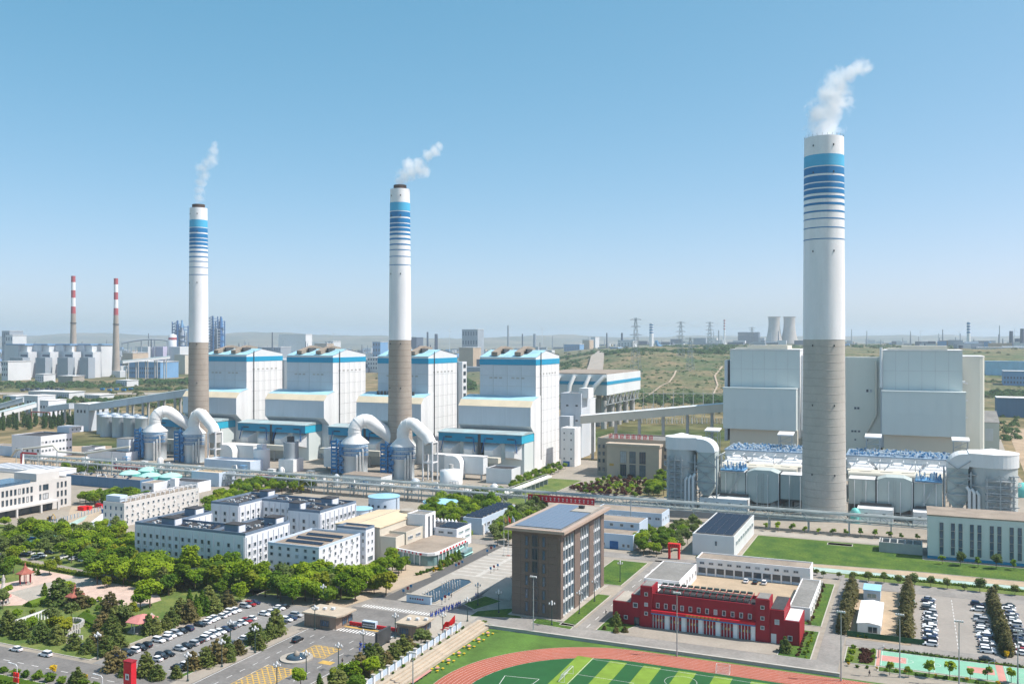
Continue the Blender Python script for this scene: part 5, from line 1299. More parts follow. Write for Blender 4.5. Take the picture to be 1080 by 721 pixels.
m_.f += [(0,1,2,3),(4*n+3,4*n+2,4*n+1,4*n)]; m_.build('flag','bright_red',t); MB().box(sx-1,sx+1.6,sy-.8,sy+1.2,0,.3).build('base','red_paint',t); MB().tube([(sx-.5,sy,.3),(sx+.2,sy+.2,2.6)],.2,6).build('pole','bright_red',t)
# ================================================================== canteen, hall and dormitories
t = thing('beige_hall', 'large hall with flat beige roof behind the canteen', 'hall', (-225,360,0))
x0, x1, y0, y1 = -236, -213, 343, 379
MB().box(x0, x1, y0, y1, 0, 13.6).build('wall', 'cream_wall', t); m_ = MB().exy([(x0-.3,13.61),(x1+.3,13.61),(x1+.3,14.0),((x0+x1)/2,14.9),(x0-.3,14.0)], y0-.3, y1+.3); m_.build('roof', 'beige_roof', t)
MB().box((x0+x1)/2-.2,(x0+x1)/2+.2,y0-.3,y1+.3,14.8,15.0).build('ridge','paving_light',t); MB().lathe(-219,377,[(3.4,14.2),(3.4,15.6)],20).build('roof_drum','paving_light',t)
for k in range(5): MB().box(x0+2+k*4.3, x0+2.6+k*4.3, y0-.5, y0-.02, 0, 13.4).build('pilaster', 'cream_wall', t)
t = thing('cream_annex', 'stepped cream annex with strip windows attached before the beige hall', 'annex', (-208,352,0))
shell(t, -212.8, -205, 343, 350.5, 10.4, 'cream_wall', 'tan_roof', .4, names=('low_wall','low_roof','low_parapet')); shell(t, -212.8, -204.5, 351, 366, 11.2, 'cream_wall', 'tan_roof', .4)
shell(t, -212.8, -203.4, 366.2, 376, 16.2, 'white_paint', 'grey_roof', .6, names=('stair_wall','stair_roof','stair_parapet'))
windows(t, 'r', -204.5, [354.5,361.5], [4.2,8.2], 4.2, 1.5, 'frame_white', 'glass', 2); MB().box(-203.38,-203.2,369,370.2,2,15).build('window_strip','glass',t); MB().box(-203.38,-203.2,373,374,2,15).build('window_strip','glass',t)
t = thing('canteen', 'white two-storey canteen with curved single-storey front and red letters', 'canteen', (-195,355,0))
x0, x1, y0, y1 = -211, -191.4, 374, 389
shell(t, x0, x1, y0, y1, 9.2, 'dorm_wall', 'dark_roof', .6); windows(t,'f',y0,spread(x0,x1-1,4),[4.6,7.3],2.8,1.2,'frame_white','glass',2); windows(t,'r',x1,spread(y0+1,y1-1,2),[4.2,7.0],4.4,1.2,'frame_white','glass_green',2)
for k in range(8): MB().lathe(x0-1+k*1.9, y1-1.5, [(.7,8.7),(.75,9.6),(.2,10.6)], 8).build('roof_vent','white_paint',t)
solar_rows(t, x0+9, x1-.6, y0+2, y1-1, 8.8, 4, 4, 'solar')
q = [(-206,345),(-192,341.2),(-188.5,341.4),(-186.2,343.2),(-185.6,346),(-185.6,373.9),(-206,373.9)]
MB().prism(q, 0.1, 4.4).build('front_wing', 'glass_green', t); _, qo = inset(q, -.6); MB().prism(qo, 4.41, 5.6).build('wing_fascia', 'white_paint', t); MB().prism(inset(q,.3)[1], 5.61, 5.7).build('wing_roof', 'tan_roof', t)
for k in range(9): y=345+k*3.2; MB().box(-185.5,-185.1,y,y+.4,0,4.4).build('column','white_paint',t)
for k in range(5): x=-205+k*3.2; yy = 345-(x+206)*3.8/14; MB().box(x,x+.4,yy-.4,yy-.1,0,4.4).build('column','white_paint',t)
for k in range(9): y=346+k*2.9; MB().box(-184.98,-184.9,y,y+1.5,4.6,5.4).build('red_letter','red_paint',t)
for k in range(7):
    x=-204.5+k*2.1; yy = 345-(x+206)*3.8/14-.72; MB().box(x,x+1.1,yy-.06,yy,4.6,5.4).build('red_letter','red_paint',t)
MB().exx([(360,0),(368,0),(368,3.2),(360,2.6)],-185,-180.5).build('porch','glass_green',t); MB().quad((-185,359.8,2.75),(-180,359.8,1.2),(-180,368.2,1.2),(-185,368.2,3.4)).build('porch_roof','teal_top',t)
ACR = random.Random(31); ACM = {'f': MB().box(-.42,.42,-.42,0,-.28,.28).mesh('air_conditioner','frame_white'), 'r': MB().box(0,.42,-.42,.42,-.28,.28).mesh('air_conditioner','frame_white')}
def dorm_face(t, face, plane, a, b, h, step=3.5, z0=2.0):
    n = max(2, int((b-a)/step)); us = spread(a+.4, b-.4, n)
    windows(t, face, plane, us, [z0+3.2*k for k in range(int((h-2)/3.2))], 1.6, 1.9, 'frame_white', 'glass')
    ol = wloc(t)
    for u in us:
        for k in range(int((h-2)/3.2)):
            if ACR.random() < .5:
                z = z0+3.2*k-1.35; link('air_conditioner', ACM['f' if face == 'f' else 'r'], t, (u+.5-ol.x, plane-ol.y, z) if face == 'f' else (plane-ol.x, u+.5-ol.y, z))
    for i in range(n+1):
        u = a+.4+(b-a-.8)*i/n
        if face == 'f': MB().box(u-.14,u+.14,plane-.32,plane-.02,.5,h-1.6).build('pilaster','dorm_wall',t)
        else: MB().box(plane+.02,plane+.32,u-.14,u+.14,.5,h-1.6).build('pilaster','dorm_wall',t)
def roof_clutter(t, x0, x1, y0, y1, z, n, seed, box=True):
    rn = random.Random(seed)
    for k in range(n):
        u, v = rn.uniform(x0+1,x1-2), rn.uniform(y0+1,y1-2)
        if k % 3 == 0: MB().tube([(u,v,z+.9),(u+1.6,v,z+.9)],.3,8).build('water_heater','pipe',t)
        elif k % 3 == 1: MB().box(u,u+1.0,v,v+.7,z,z+.9).build('roof_unit','frame_white',t)
        else: MB().exx([(v,z+.2),(v+1.4,z+1.0),(v+1.4,z+1.1),(v,z+.3)],u,u+1.8).build('heat_collector','solar',t)
def stairhead(t, x0, x1, y0, y1, z, h):
    MB().box(x0,x1,y0,y1,z,z+h).build('stair_head','dorm_trim',t); MB().box(x0-.2,x1+.2,y0-.2,y1+.2,z+h,z+h+.3).build('stair_head_roof','dark_roof',t)
    MB().box(x1+.01,x1+.1,y0+.6,y1-.6,z+.3,z+h-.4).build('door','dorm_wall',t)
# front dormitory, U shape
t = thing('dormitory', 'white U-shaped dormitory with dark blue parapet behind the leafy grove', 'dormitory', (-278,312,0), 'white dormitories with dark blue parapets')
h = 17
shell(t,-309,-266,298.9,312,h,'dorm_wall','dark_roof',1.1,0,'dorm_trim'); shell(t,-265.98,-248.7,298.2,327,h+.2,'dorm_wall','dark_roof',1.1,0,'dorm_trim',('wing_wall','wing_roof','wing_parapet'))
shell(t,-309,-296,312.02,332,h-.1,'dorm_wall','dark_roof',1.1,0,'dorm_trim',('wing_wall','wing_roof','wing_parapet'))
dorm_face(t,'f',298.9,-309,-266,h); dorm_face(t,'f',298.2,-265.5,-248.9,h,5.5); dorm_face(t,'r',-248.7,298.4,326.8,h); dorm_face(t,'r',-296,312.2,332,h)
roof_clutter(t,-305,-268,300,311,h-1,34,1); roof_clutter(t,-264,-250,302,325,h-.9,22,2)
stairhead(t,-296,-289,301,306,h-1,3.2); stairhead(t,-261,-254,300,305,h-.9,3.4); stairhead(t,-256,-250,319,325,h-.9,3.2); stairhead(t,-303,-297,322,328,h-1,3.2)
t = thing('dormitory', 'white dormitory with two forward wings and dark blue parapet, the one farther back', 'dormitory', (-280,366,0), 'white dormitories with dark blue parapets')
shell(t,-314,-297,351.5,381,h,'dorm_wall','dark_roof',1.1,0,'dorm_trim'); shell(t,-296.98,-250.2,368.5,381.2,h-.2,'dorm_wall','dark_roof',1.1,0,'dorm_trim',('link_wall','link_roof','link_parapet')); shell(t,-268,-250,351.2,368.48,h+.1,'dorm_wall','dark_roof',1.1,0,'dorm_trim',('wing_wall','wing_roof','wing_parapet'))
dorm_face(t,'f',351.5,-314,-297,h,5.5); dorm_face(t,'r',-297,351.7,368,h); dorm_face(t,'f',368.5,-296.5,-268.5,h); dorm_face(t,'f',351.2,-267.8,-250.2,h,5.5); dorm_face(t,'r',-250,351.4,380.8,h)
roof_clutter(t,-312,-299,354,379,h-1,22,3); roof_clutter(t,-295,-269,370,379,h-1.1,20,4); roof_clutter(t,-266,-252,354,379,h-.9,20,5)
stairhead(t,-303,-298,374,380,h-1,3.2); stairhead(t,-268,-262,352,357,h-1,3.4); stairhead(t,-262,-256,369,375,h-1,3.2)
t = thing('staff_block', 'white four-storey block with dark solar strips on its tan roof', 'office', (-229,320,0))
h = 13.2
shell(t,-242,-216.8,303.8,334,h,'dorm_wall','tan_roof',1.0,0,'bluegrey_wall'); shell(t,-229,-214.4,334.02,341,h+2.2,'dorm_wall','tan_roof',1.0,0,'dorm_trim',('tower_wall','tower_roof','tower_parapet'))
windows(t,'f',303.8,spread(-242,-217,6),[2,5.3,8.6,11.0][:3]+[11.2],1.6,1.5,'frame_white','glass'); windows(t,'r',-216.8,spread(305,333,7),[2,5.2,8.4,11.2],1.3,1.6,'frame_white','glass'); windows(t,'f',334.02,[-215.7],[3,6.4,9.8,12.6],.9,1.6); windows(t,'r',-214.4,[336,339],[5.5,8.8,12.2],1.0,1.6); windows(t,'r',-214.4,[337.5],[1.8],4.0,2.2)
for k in range(3): solar_rows(t,-238+k*0,-220,309+k*7,313+k*7,h-.9,9,1,'solar')
for k in range(10): MB().box(-216.75,-216.2,306+k*2.7,306.8+k*2.7,3.6+(k%3)*3.2,4.3+(k%3)*3.2).build('air_conditioner','frame_white',t)
# grey office at the left edge
t = thing('grey_office', 'new pale grey office block with narrow windows and entrance canopy', 'office', (-480,345,0))
x1 = -446; y0, y1, h = 296, 384, 16.6
MB().box(-510,x1,y0,y1,0,h-1).build('wall','office_grey',t); MB().box(-509,x1-.6,y0+.6,y1-.6,h-.98,h-.9).build('roof','paving_light',t)
for (p,q_,r_,s_) in ((-510,x1,y0,y0+.5),(-510,x1,y1-.5,y1),(x1-.5,x1,y0+.5,y1-.5)): MB().box(p,q_,r_,s_,h-1,h).build('parapet','office_grey',t)
MB().box(-470,x1-6,366,381,h-.9,h+3.5).build('roof_storey','office_grey',t); MB().box(-468,x1-5.9,330,362,h-.9,h+.8).build('light_court','glass_blue',t); MB().box(-500,x1-4,300,326,h-.9,h+3.4).build('roof_storey','office_grey',t); windows(t,'r',x1-4,spread(302,324,4),[h+1.4],2.2,2,'frame_dark','glass')
zs = [3.0,8.0,13.0]
for c in (303,312,321): windows(t,'r',x1,[c-1.8,c,c+1.8],zs,1.0,3.0,'frame_dark','glass')
for c in (330,): windows(t,'r',x1,[c],zs[1:],3.8,3.2,'frame_dark','glass_green',1); windows(t,'r',x1,[c+3.2],zs[1:],1.2,3.2,'frame_dark','glass_green')
windows(t,'r',x1,[338+k*2.5 for k in range(9)],zs[1:],1.3,3.2,'frame_dark','glass'); windows(t,'r',x1,[363.5],zs[1:],1.2,3.2,'frame_dark','glass'); windows(t,'r',x1,[367],zs[1:],3.6,3.2,'frame_dark','glass',1); windows(t,'r',x1,[375,377.6,380.2],zs,1.2,3.2,'frame_dark','glass')
MB().box(x1+.01,x1+5,330,372,4.6,5.6).build('canopy','office_grey',t); MB().box(x1-.05,x1+.3,331,371,0,4.5).build('entrance_glass','glass',t)
for y in (330,345,360,371): MB().box(x1+4,x1+4.9,y,y+1,0,4.59).build('column','office_grey',t)
# office row with tan roof behind the construction yard
t = thing('tan_roof_office', 'narrow cream office row with white roof pergolas and many windows', 'office', (-378,378,0))
x0,x1,y0,y1,h = -385,-370.4,351.2,405,12
shell(t,x0,x1,y0,y1,h,'office_grey','tan_roof',.6); windows(t,'r',x1,spread(y0,y1,15),[2,5.2,9.6],1.4,1.5,'frame_white','glass'); windows(t,'f',y0,spread(x0,x1,4),[2,5.2,9],1.5,2.2,'frame_white','glass_blue')
MB().box(x0+1,x1-4,y0+1,y0+6,h,h+3).build('roof_storey','bluegrey_wall',t)
f = MB()
for k in range(16):
    y = y0+1+k*3.4; f.bar((x1-.4,y,h),(x1-.4,y,h+2),.2); f.bar((x1-3.4,y,h),(x1-3.4,y,h+2),.2); f.bar((x1-3.4,y,h+2),(x1-.4,y,h+2),.2)
f.bar((x1-.4,y0+1,h+2),(x1-.4,y1-2,h+2),.2); f.bar((x1-3.4,y0+1,h+2),(x1-3.4,y1-2,h+2),.2); f.build('pergola','white_paint',t)
roof_clutter(t,x0,x1-4,y0+8,y1,h-.5,22,9)
for k in range(14): MB().box(x1+.02,x1+.6,y0+2+k*3.6,y0+2.9+k*3.6,3.6+(k%2)*3.6,4.3+(k%2)*3.6).build('air_conditioner','frame_white',t)
# blue warehouse and low sheds
t = thing('blue_warehouse', 'long dark blue warehouse with cluttered grey roof behind the tree row', 'warehouse', (-480,455,0))
x0,x1,y0,y1,h = PY(70,438),PY(148,438),438,449,6.6
shell(t,x0,x1,y0,y1,h,'navy_wall','tan_roof',.3); panels(t,'f',y0,x0,x1,.3,h-.5,9,1,'navy_wall',.15,.1); roof_clutter(t,x0+2,x1-2,y0,y1,h-.2,46,12)
t = thing('white_workshop', 'small white workshop with round vents at the end of the blue warehouse', 'workshop', (-430,448,0))
x0,x1 = PY(149,434),PY(162,434); shell(t,x0,x1,434,446,6.2,'dorm_wall','tan_roof',.3); windows(t,'f',434,spread(x0,x1,2),[3.2],1.8,1.8,'frame_dark','glass'); 
t = thing('white_office', 'low white office with dark roof between workshop and dormitories', 'office', (-410,440,0))
x0,x1 = PY(164,436),PY(196,436); shell(t,x0,x1,446,458,6.5,'dorm_wall','dark_roof',.4); windows(t,'f',446,spread(x0,x1,6),[3.6],1.5,1.6); MB().box(x0+6,x0+10,442,445.9,0,8.5).build('stair_block','dorm_wall',t)
simple('striped_shed','white roofed shed with dark skylight strips behind the grey office','shed',PY(-20,436),PY(54,436),436,456,7.5,'dorm_wall','white_roof',0)
t = bpy.data.objects['striped_shed']
for k in range(9): x=PY(-18+k*7,437); MB().box(x,x+3,437,455,7.82,7.9).build('skylight','solar_grey',t)
# teal tanks, blue-roofed tanks
for k,(px_,py_,r_,lab) in enumerate(((137,509.5,6.6,'one by the blue warehouse'),(157.5,505.5,7.0,'rearmost one'),(158.5,512,6.8,'front one in the middle'),(180,512.5,7.0,'one closest to the absorber'))):
    x, y = P(px_,py_); t = thing('teal_tank','low teal storage tank with domed top, the %s' % lab,'tank',(x,y,0),'teal storage tanks')
    MB().lathe(x,y,[(r_,0),(r_,6.6)],30).build('shell','teal_tank',t,True); MB().lathe(x,y,[(r_+.15,6.61),(r_*.75,7.8),(r_*.4,8.5),(.4,8.8)],30).build('dome','teal_top',t,True); MB().box(x-.5,x+.5,y-.5,y+.5,8.7,9.4).build('vent','pipe',t)
for k,(px_,py_,r_,h,lab) in enumerate(((405,539,8.6,8.4,'tall round tank with light blue roof behind the beige hall'),(464.5,541,9.4,6.4,'low round tank with light blue roof beside the dense tree block'),(379.5,546,6.6,5.0,'small round tank with light blue roof behind the dormitory'))):
    x, y = P(px_,py_); t = thing('water_tank',lab,'tank',(x,y,0),'round water tanks with blue roofs')
    MB().lathe(x,y,[(r_,0),(r_,h)],32).build('shell','bluegrey_wall',t,True); MB().lathe(x,y,[(r_+.35,h+.01),(r_+.35,h+.3),(.3,h+1.3)],32).build('roof','lightblue_roof',t)
    for q in range(4): an = -2.2+q*.42; MB().cbox(x+r_*math.cos(an),y+r_*math.sin(an),h*.5,1.0,1.0,1.3).build('window','glass',t)
    MB().bar((x+r_+.3,y-1,0),(x+r_+.3,y-1,h),.3).build('ladder','grey_steel',t)
t = thing('solar_shed','long blue-grey shed with tilted solar rows between two tree belts','shed',(-198,428,0))
x0,x1,y0,y1 = -204.5,-194.2,406.5,447; shell(t,x0,x1,y0,y1,8,'bluegrey_wall','grey_roof',.3); solar_rows(t,x0+.4,x1-.4,y0+.5,y1-.5,7.9,2,8,'solar',.45); windows(t,'r',x1,spread(y0,y1,8),[4.5],3.2,1.6,'frame_white','glass',1); MB().box(x1-.2,x1+.8,y0+.2,y0+1.5,0,5).build('gate_pier','white_paint',t)
# ================================================================== older blocks at the left
t = thing('white_block','white water treatment block with small roof house and dark roof','building',(-625,525,0))
x1,y0 = P(43,484); x0 = PY(12.4,y0); y1 = PX(76,x1); h = ZZ(460,x1,y0)
shell(t,x0,x1,y0,y1,h,'dorm_wall','dark_roof',.6); windows(t,'f',y0,spread(x0+3,x1,5),[h*.35],2.4,2.6,'frame_white','glass'); windows(t,'r',x1,spread(y0,y1,9),[h*.35,h*.72],2.2,1.9,'frame_white','glass')
MB().box(x0+18,x1-1,y0+28,y0+42,h,h+4.5).build('roof_house','dorm_wall',t); windows(t,'r',x1-1,[y0+31,y0+35,y0+39],[h+2.4],1.5,1.6); MB().box(x0+16,x1+1,y0+30,y0+40,h+4.5,h+5).build('roof_house_roof','white_roof',t)
simple('low_store','low blue-grey store beside the white treatment block','store',x0-30,x0-2,y0+4,y0+16,8,'bluegrey_wall','tan_roof',.3)
simple('long_shed','low white shed with dark roof between tanks and absorbers','shed',PY(92,540),PY(133,540),540,552,6.5,'dorm_wall','dark_roof',.4)
simple('small_store','small low store with dark roof in front of the silos','store',PY(86,565),PY(100,565),565,576,5,'dorm_wall','dark_roof',.4)
# ================================================================== trees
def leaf_mat(name, c1, c2, var=.35):
    m = bpy.data.materials.new(name); m.use_nodes = True; n = m.node_tree.nodes; L = m.node_tree.links; b = n['Principled BSDF']; out = n['Material Output']
    b.inputs['Roughness'].default_value = .75; b.inputs['Specular IOR Level'].default_value = .2
    oi = n.new('ShaderNodeObjectInfo'); tc = n.new('ShaderNodeTexCoord'); nt = n.new('ShaderNodeTexNoise'); nt.inputs['Scale'].default_value = .55; nt.inputs['Detail'].default_value = 3
    L.new(tc.outputs['Object'], nt.inputs[0])
    ad = n.new('ShaderNodeMath'); ad.operation = 'ADD'; L.new(nt.outputs[0], ad.inputs[0])
    mu = n.new('ShaderNodeMath'); mu.operation = 'MULTIPLY_ADD'; mu.inputs[1].default_value = .5; mu.inputs[2].default_value = -.25; L.new(oi.outputs['Random'], mu.inputs[0]); L.new(mu.outputs[0], ad.inputs[1])
    r = n.new('ShaderNodeValToRGB'); L.new(ad.outputs[0], r.inputs[0]); r.color_ramp.elements[0].position = .22; r.color_ramp.elements[1].position = .78
    r.color_ramp.elements[0].color = (*c1, 1); r.color_ramp.elements[1].color = (*c2, 1)
    L.new(r.outputs[0], b.inputs['Base Color'])
    tr = n.new('ShaderNodeBsdfTranslucent'); L.new(r.outputs[0], tr.inputs[0]); mx = n.new('ShaderNodeMixShader'); mx.inputs[0].default_value = .42
    L.new(b.outputs[0], mx.inputs[1]); L.new(tr.outputs[0], mx.inputs[2]); L.new(mx.outputs[0], out.inputs[0]); MATS[name] = m
leaf_mat('leaf_green', (.115,.225,.012), (.310,.415,.020))
leaf_mat('leaf_deep', (.075,.160,.014), (.170,.265,.022))
leaf_mat('leaf_yellow', (.150,.215,.015), (.300,.320,.020))
leaf_mat('leaf_pale', (.105,.165,.040), (.195,.245,.070))
leaf_mat('leaf_pine', (.100,.160,.036), (.215,.245,.062))
leaf_mat('leaf_brown', (.125,.120,.044), (.23,.19,.075))
leaf_mat('leaf_cypress', (.115,.120,.048), (.21,.19,.075))
leaf_mat('leaf_flower', (.45,.30,.01), (.75,.52,.02))
leaf_mat('leaf_red', (.075,.030,.022), (.13,.055,.035))
leaf_mat('leaf_poplar', (.038,.095,.024), (.080,.150,.036))
leaf_mat('leaf_scrub', (.045,.080,.022), (.110,.130,.040))
def leaf_quad(mb, p, nrm, s, rn):
    t = nrm.cross(Vector((rn.uniform(-1,1),rn.uniform(-1,1),rn.uniform(-1,1))))
    if t.length < 1e-3: return
    t.normalize(); u = nrm.cross(t); w = s*rn.uniform(.7,1.2); h = s*rn.uniform(.6,1.0)
    mb.quad(p-t*w*.5-u*h*.5, p+t*w*.5-u*h*.5, p+t*w*.5+u*h*.5, p-t*w*.5+u*h*.5)
def crown_round(seed, R_, H_, z0, n, s, clumps=14):
    """clumps of leaves spread through an uneven crown"""
    rn = random.Random(seed); mb = MB(); cs = []
    for k in range(clumps):
        for _ in range(30):
            v = Vector((rn.uniform(-1,1),rn.uniform(-1,1),rn.uniform(-.8,1)))
            if .35 < v.length < 1: break
        r = rn.uniform(.34,.55)
        cs.append((Vector((v.x*R_*.72, v.y*R_*.72, z0+H_*(.5+v.z*.36))), r*R_*rn.uniform(.8,1.15)))
    for k in range(n):
        c, r = cs[k % clumps]; d = Vector((rn.gauss(0,1),rn.gauss(0,1),rn.gauss(.25,.9))).normalized()
        p = c + Vector((d.x,d.y,d.z*.8))*r*(rn.random()**.33); nr = (d*.55+Vector((rn.gauss(.25,.4),rn.gauss(0,.4),rn.gauss(.75,.4)))).normalized()
        leaf_quad(mb, p, nr, s, rn)
    return mb, cs
def crown_cone(seed, R_, H_, z0, n, s, layers=7, droop=.25, pw=.8):
    rn = random.Random(seed); mb = MB()
    for k in range(n):
        f = rn.random()**1.25; lay = math.floor(f*layers)/layers; f2 = lay+(f-lay)*.72; an = rn.uniform(0,2*math.pi)
        arm = .78+.3*math.sin(an*rn.choice((3,4))+lay*23+seed); r = R_*((1-f2)**pw)*arm*(rn.random()**.45); z = z0+H_*f2 - droop*r*.6
        p = Vector((r*math.cos(an), r*math.sin(an), z)); nr = Vector((math.cos(an)*.6+rn.gauss(0,.4), math.sin(an)*.6+rn.gauss(0,.4), .7+rn.gauss(0,.4))).normalized()
        leaf_quad(mb, p, nr, s, rn)
    return mb, []
def crown_pine(seed, R_, H_, z0, n, s, layers=6, pw=.7):
    rn = random.Random(seed); mb = MB(); cs = []
    for j in range(layers):
        f = j/layers; rl = R_*((1-f)**pw); k = max(2, int(6*(1-f)+1)); a0 = rn.uniform(0,6)
        for i in range(k):
            an = a0+2*math.pi*i/k+rn.uniform(-.3,.3); q = rl*rn.uniform(.42,.78); cs.append((Vector((q*math.cos(an),q*math.sin(an),z0+H_*f+rn.uniform(-.2,.3))), rl*rn.uniform(.34,.52)+.25))
    cs.append((Vector((0,0,z0+H_*.95)),.45))
    for k in range(n):
        c, r = cs[k % len(cs)]; d = Vector((rn.gauss(0,1),rn.gauss(0,1),rn.gauss(.2,.7))).normalized()
        p = c + Vector((d.x,d.y,d.z*.6))*r*(rn.random()**.4); leaf_quad(mb, p, (d*.6+Vector((rn.gauss(.2,.4),rn.gauss(0,.4),rn.gauss(.6,.4)))).normalized(), s, rn)
    return mb, []
def trunk(seed, h, r, cs, zc):
    rn = random.Random(seed+99); mb = MB(); top = Vector((rn.uniform(-.2,.2)*h*.1, rn.uniform(-.2,.2)*h*.1, h))
    mb.tube([(0,0,-.2),(top.x*.4,top.y*.4,h*.5),tuple(top)], [r,r*.75,r*.35], 7)
    for c, rr in cs[:6]: mb.tube([(top.x*.5,top.y*.5,h*rn.uniform(.45,.7)), tuple((c+Vector((0,0,-.3)))*.6+Vector((0,0,h*.25))), tuple(c)], [r*.45,r*.3,r*.12], 5)
    return mb
PROTO = {}
def proto(kind, crowns, lm):
    PROTO[kind] = [(cm[0].mesh('crown', lm), trunk(i*7+len(kind), th, tr, cm[1], 0).mesh('trunk', 'bark')) for i,(cm,th,tr) in enumerate(crowns)]
proto('green', [(crown_round(i, 3.1, 5.4, 2.0, 1900, .50), 5.0, .20) for i in (1,2)]+[(crown_round(i, 2.7, 6.2, 2.0, 1900, .50, 13), 5.6, .20) for i in (3,4)]+[(crown_round(i, 3.5, 4.9, 2.0, 2100, .50, 20), 4.8, .22) for i in (5,6)], 'leaf_green')
proto('deep', [(crown_round(i, 3.0, 5.2, 1.8, 1900, .50), 5.0, .20) for i in (11,12,13)], 'leaf_deep')
proto('yellow', [(crown_round(i, 2.7, 4.6, 1.6, 1100, .58), 4.4, .16) for i in (21,22)], 'leaf_yellow')
proto('pale', [(crown_round(i, 2.6, 4.8, 1.8, 800, .55), 4.8, .15) for i in (31,32,33)], 'leaf_pale')
proto('street', [(crown_round(i, 1.5, 2.9, 1.7, 420, .45, 8), 3.2, .10) for i in (41,42,43)], 'leaf_green')
proto('pine', [(crown_pine(i, 3.2, 6.0, .7, 1500, .55, 6, .6), 6.2, .18) for i in (51,52,53)], 'leaf_pine')
proto('brown', [(crown_pine(i, 3.3, 5.6, .8, 1300, .55, 5, .5), 5.8, .18) for i in (61,62)], 'leaf_brown')
proto('cypress', [(crown_pine(i, 2.1, 5.6, .4, 900, .46, 8, .35), 5.4, .12) for i in (71,72,73)], 'leaf_cypress')
proto('cone', [(crown_cone(i, 1.9, 5.2, .3, 800, .48, 8, .15, .7), 4.8, .13) for i in (81,82)], 'leaf_deep')
proto('poplar', [(crown_cone(i, 2.8, 14, 1.0, 420, 1.5, 10, .1, .4), 13, .25) for i in (91,92,93)], 'leaf_poplar')
proto('bush', [(crown_round(i, 1.25, 1.7, .0, 260, .42, 7), .8, .06) for i in (101,102)], 'leaf_deep')
proto('flower', [(crown_round(i, 1.0, 1.9, .4, 240, .40, 7), 1.4, .07) for i in (111,112)], 'leaf_flower')
proto('redbush', [(crown_round(i, 1.3, 1.7, .0, 260, .42, 7), .9, .06) for i in (121,122)], 'leaf_red')
proto('fresh', [(crown_round(i, 1.2, 1.8, .1, 260, .42, 7), .9, .06) for i in (131,132)], 'leaf_green')
def ORDN(k): return '%d%s' % (k, 'th' if 10 <= k % 100 <= 20 else {1:'st',2:'nd',3:'rd'}.get(k % 10,'th'))
TR = random.Random(77); SEEN = {}
def plant(kind, x, y, label, group, s=1.0, z=0.0, name=None, cat='tree'):
    cm, tm = PROTO[kind][TR.randrange(len(PROTO[kind]))]
    nm = name or {'pine':'pine_tree','brown':'pine_tree','cypress':'cypress_tree','cone':'spruce_tree','poplar':'poplar_tree','bush':'round_bush','flower':'flowering_shrub','redbush':'red_bush','fresh':'leafy_bush','deep':'shade_tree','yellow':'golden_leaf_tree','pale':'feathery_tree','street':'street_tree'}.get(kind,'leafy_tree')
    k_ = SEEN.get(label, 0)+1; SEEN[label] = k_
    if k_ > 1 and len(label.split()) <= 13: label = '%s, %s along' % (label, ORDN(k_))
    t = thing(nm, label, cat, (x,y,z), group, TR.uniform(0,6.28)); q = s*TR.uniform(.76,1.22)
    t.scale = (q*TR.uniform(.88,1.14), q, q*TR.uniform(.86,1.14))
    link('crown', cm, t); link('trunk', tm, t); return t
def inside(p, poly):
    c = False; n = len(poly); j = n-1
    for i in range(n):
        if (poly[i][1] > p[1]) != (poly[j][1] > p[1]) and p[0] < (poly[j][0]-poly[i][0])*(p[1]-poly[i][1])/(poly[j][1]-poly[i][1])+poly[i][0]: c = not c
        j = i
    return c
BLD = [(-310,-248,297,333),(-315,-249,350,382),(-243,-214,303,342),(-237,-203,342,379),(-386,-369,350,406),(-223,-190,200,272),(-190,-173,252,267),(-206,-185,340,390)]
def grove(pxpoly, sp, mix, label, group, s=1.0, avoid=True, cap=200, site=False):
    poly = pxpoly if site else [P(*p) for p in pxpoly]; xs = [p[0] for p in poly]; ys = [p[1] for p in poly]; pts = []
    tries = int((max(xs)-min(xs))*(max(ys)-min(ys))/(sp*sp)*9)
    for _ in range(min(tries, 9000)):
        p = (TR.uniform(min(xs),max(xs)), TR.uniform(min(ys),max(ys)))
        if not inside(p, poly): continue
        if avoid and any(a-2 < p[0] < b+2 and c-2 < p[1] < d+1 for a,b,c,d in BLD): continue
        if all((p[0]-q[0])**2+(p[1]-q[1])**2 > sp*sp for q in pts):
            pts.append(p)
            if len(pts) >= cap: break
    pts.sort(key=lambda q: dep(*q)); cnt = {}
    for p in pts:
        k = TR.choices([m[0] for m in mix], [m[1] for m in mix])[0]
        w = {'green':'bright green','deep':'deep green','yellow':'yellow-green','pale':'pale green','pine':'dark pine','brown':'brownish pine','poplar':'dark poplar','street':'small','cypress':'slim','cone':'dark conical','bush':'round','fresh':'fresh green','redbush':'dark red','flower':'yellow'}[k]
        cnt[k] = cnt.get(k,0)+1; lb = '%s %s' % (w, label); lb = lb+', %s from the front' % ORDN(cnt[k]) if len(lb.split()) <= 12 else lb
        plant(k, p[0], p[1], lb, '%s, %s' % (group, w), s, cat='bush' if k in ('bush','fresh','redbush','flower') else 'tree')
    return len(pts)
def row(px0, px1, n, kinds, label, group, s=1.0, site=False, jit=.5):
    a, b = (px0, px1) if site else (P(*px0), P(*px1))
    for i in range(n):
        f = (i+.5)/n; plant(kinds[i % len(kinds)], a[0]+(b[0]-a[0])*f+TR.uniform(-jit,jit), a[1]+(b[1]-a[1])*f+TR.uniform(-jit,jit), '%s, %s along' % (label, ORDN(i+1)), group, s, cat='tree')
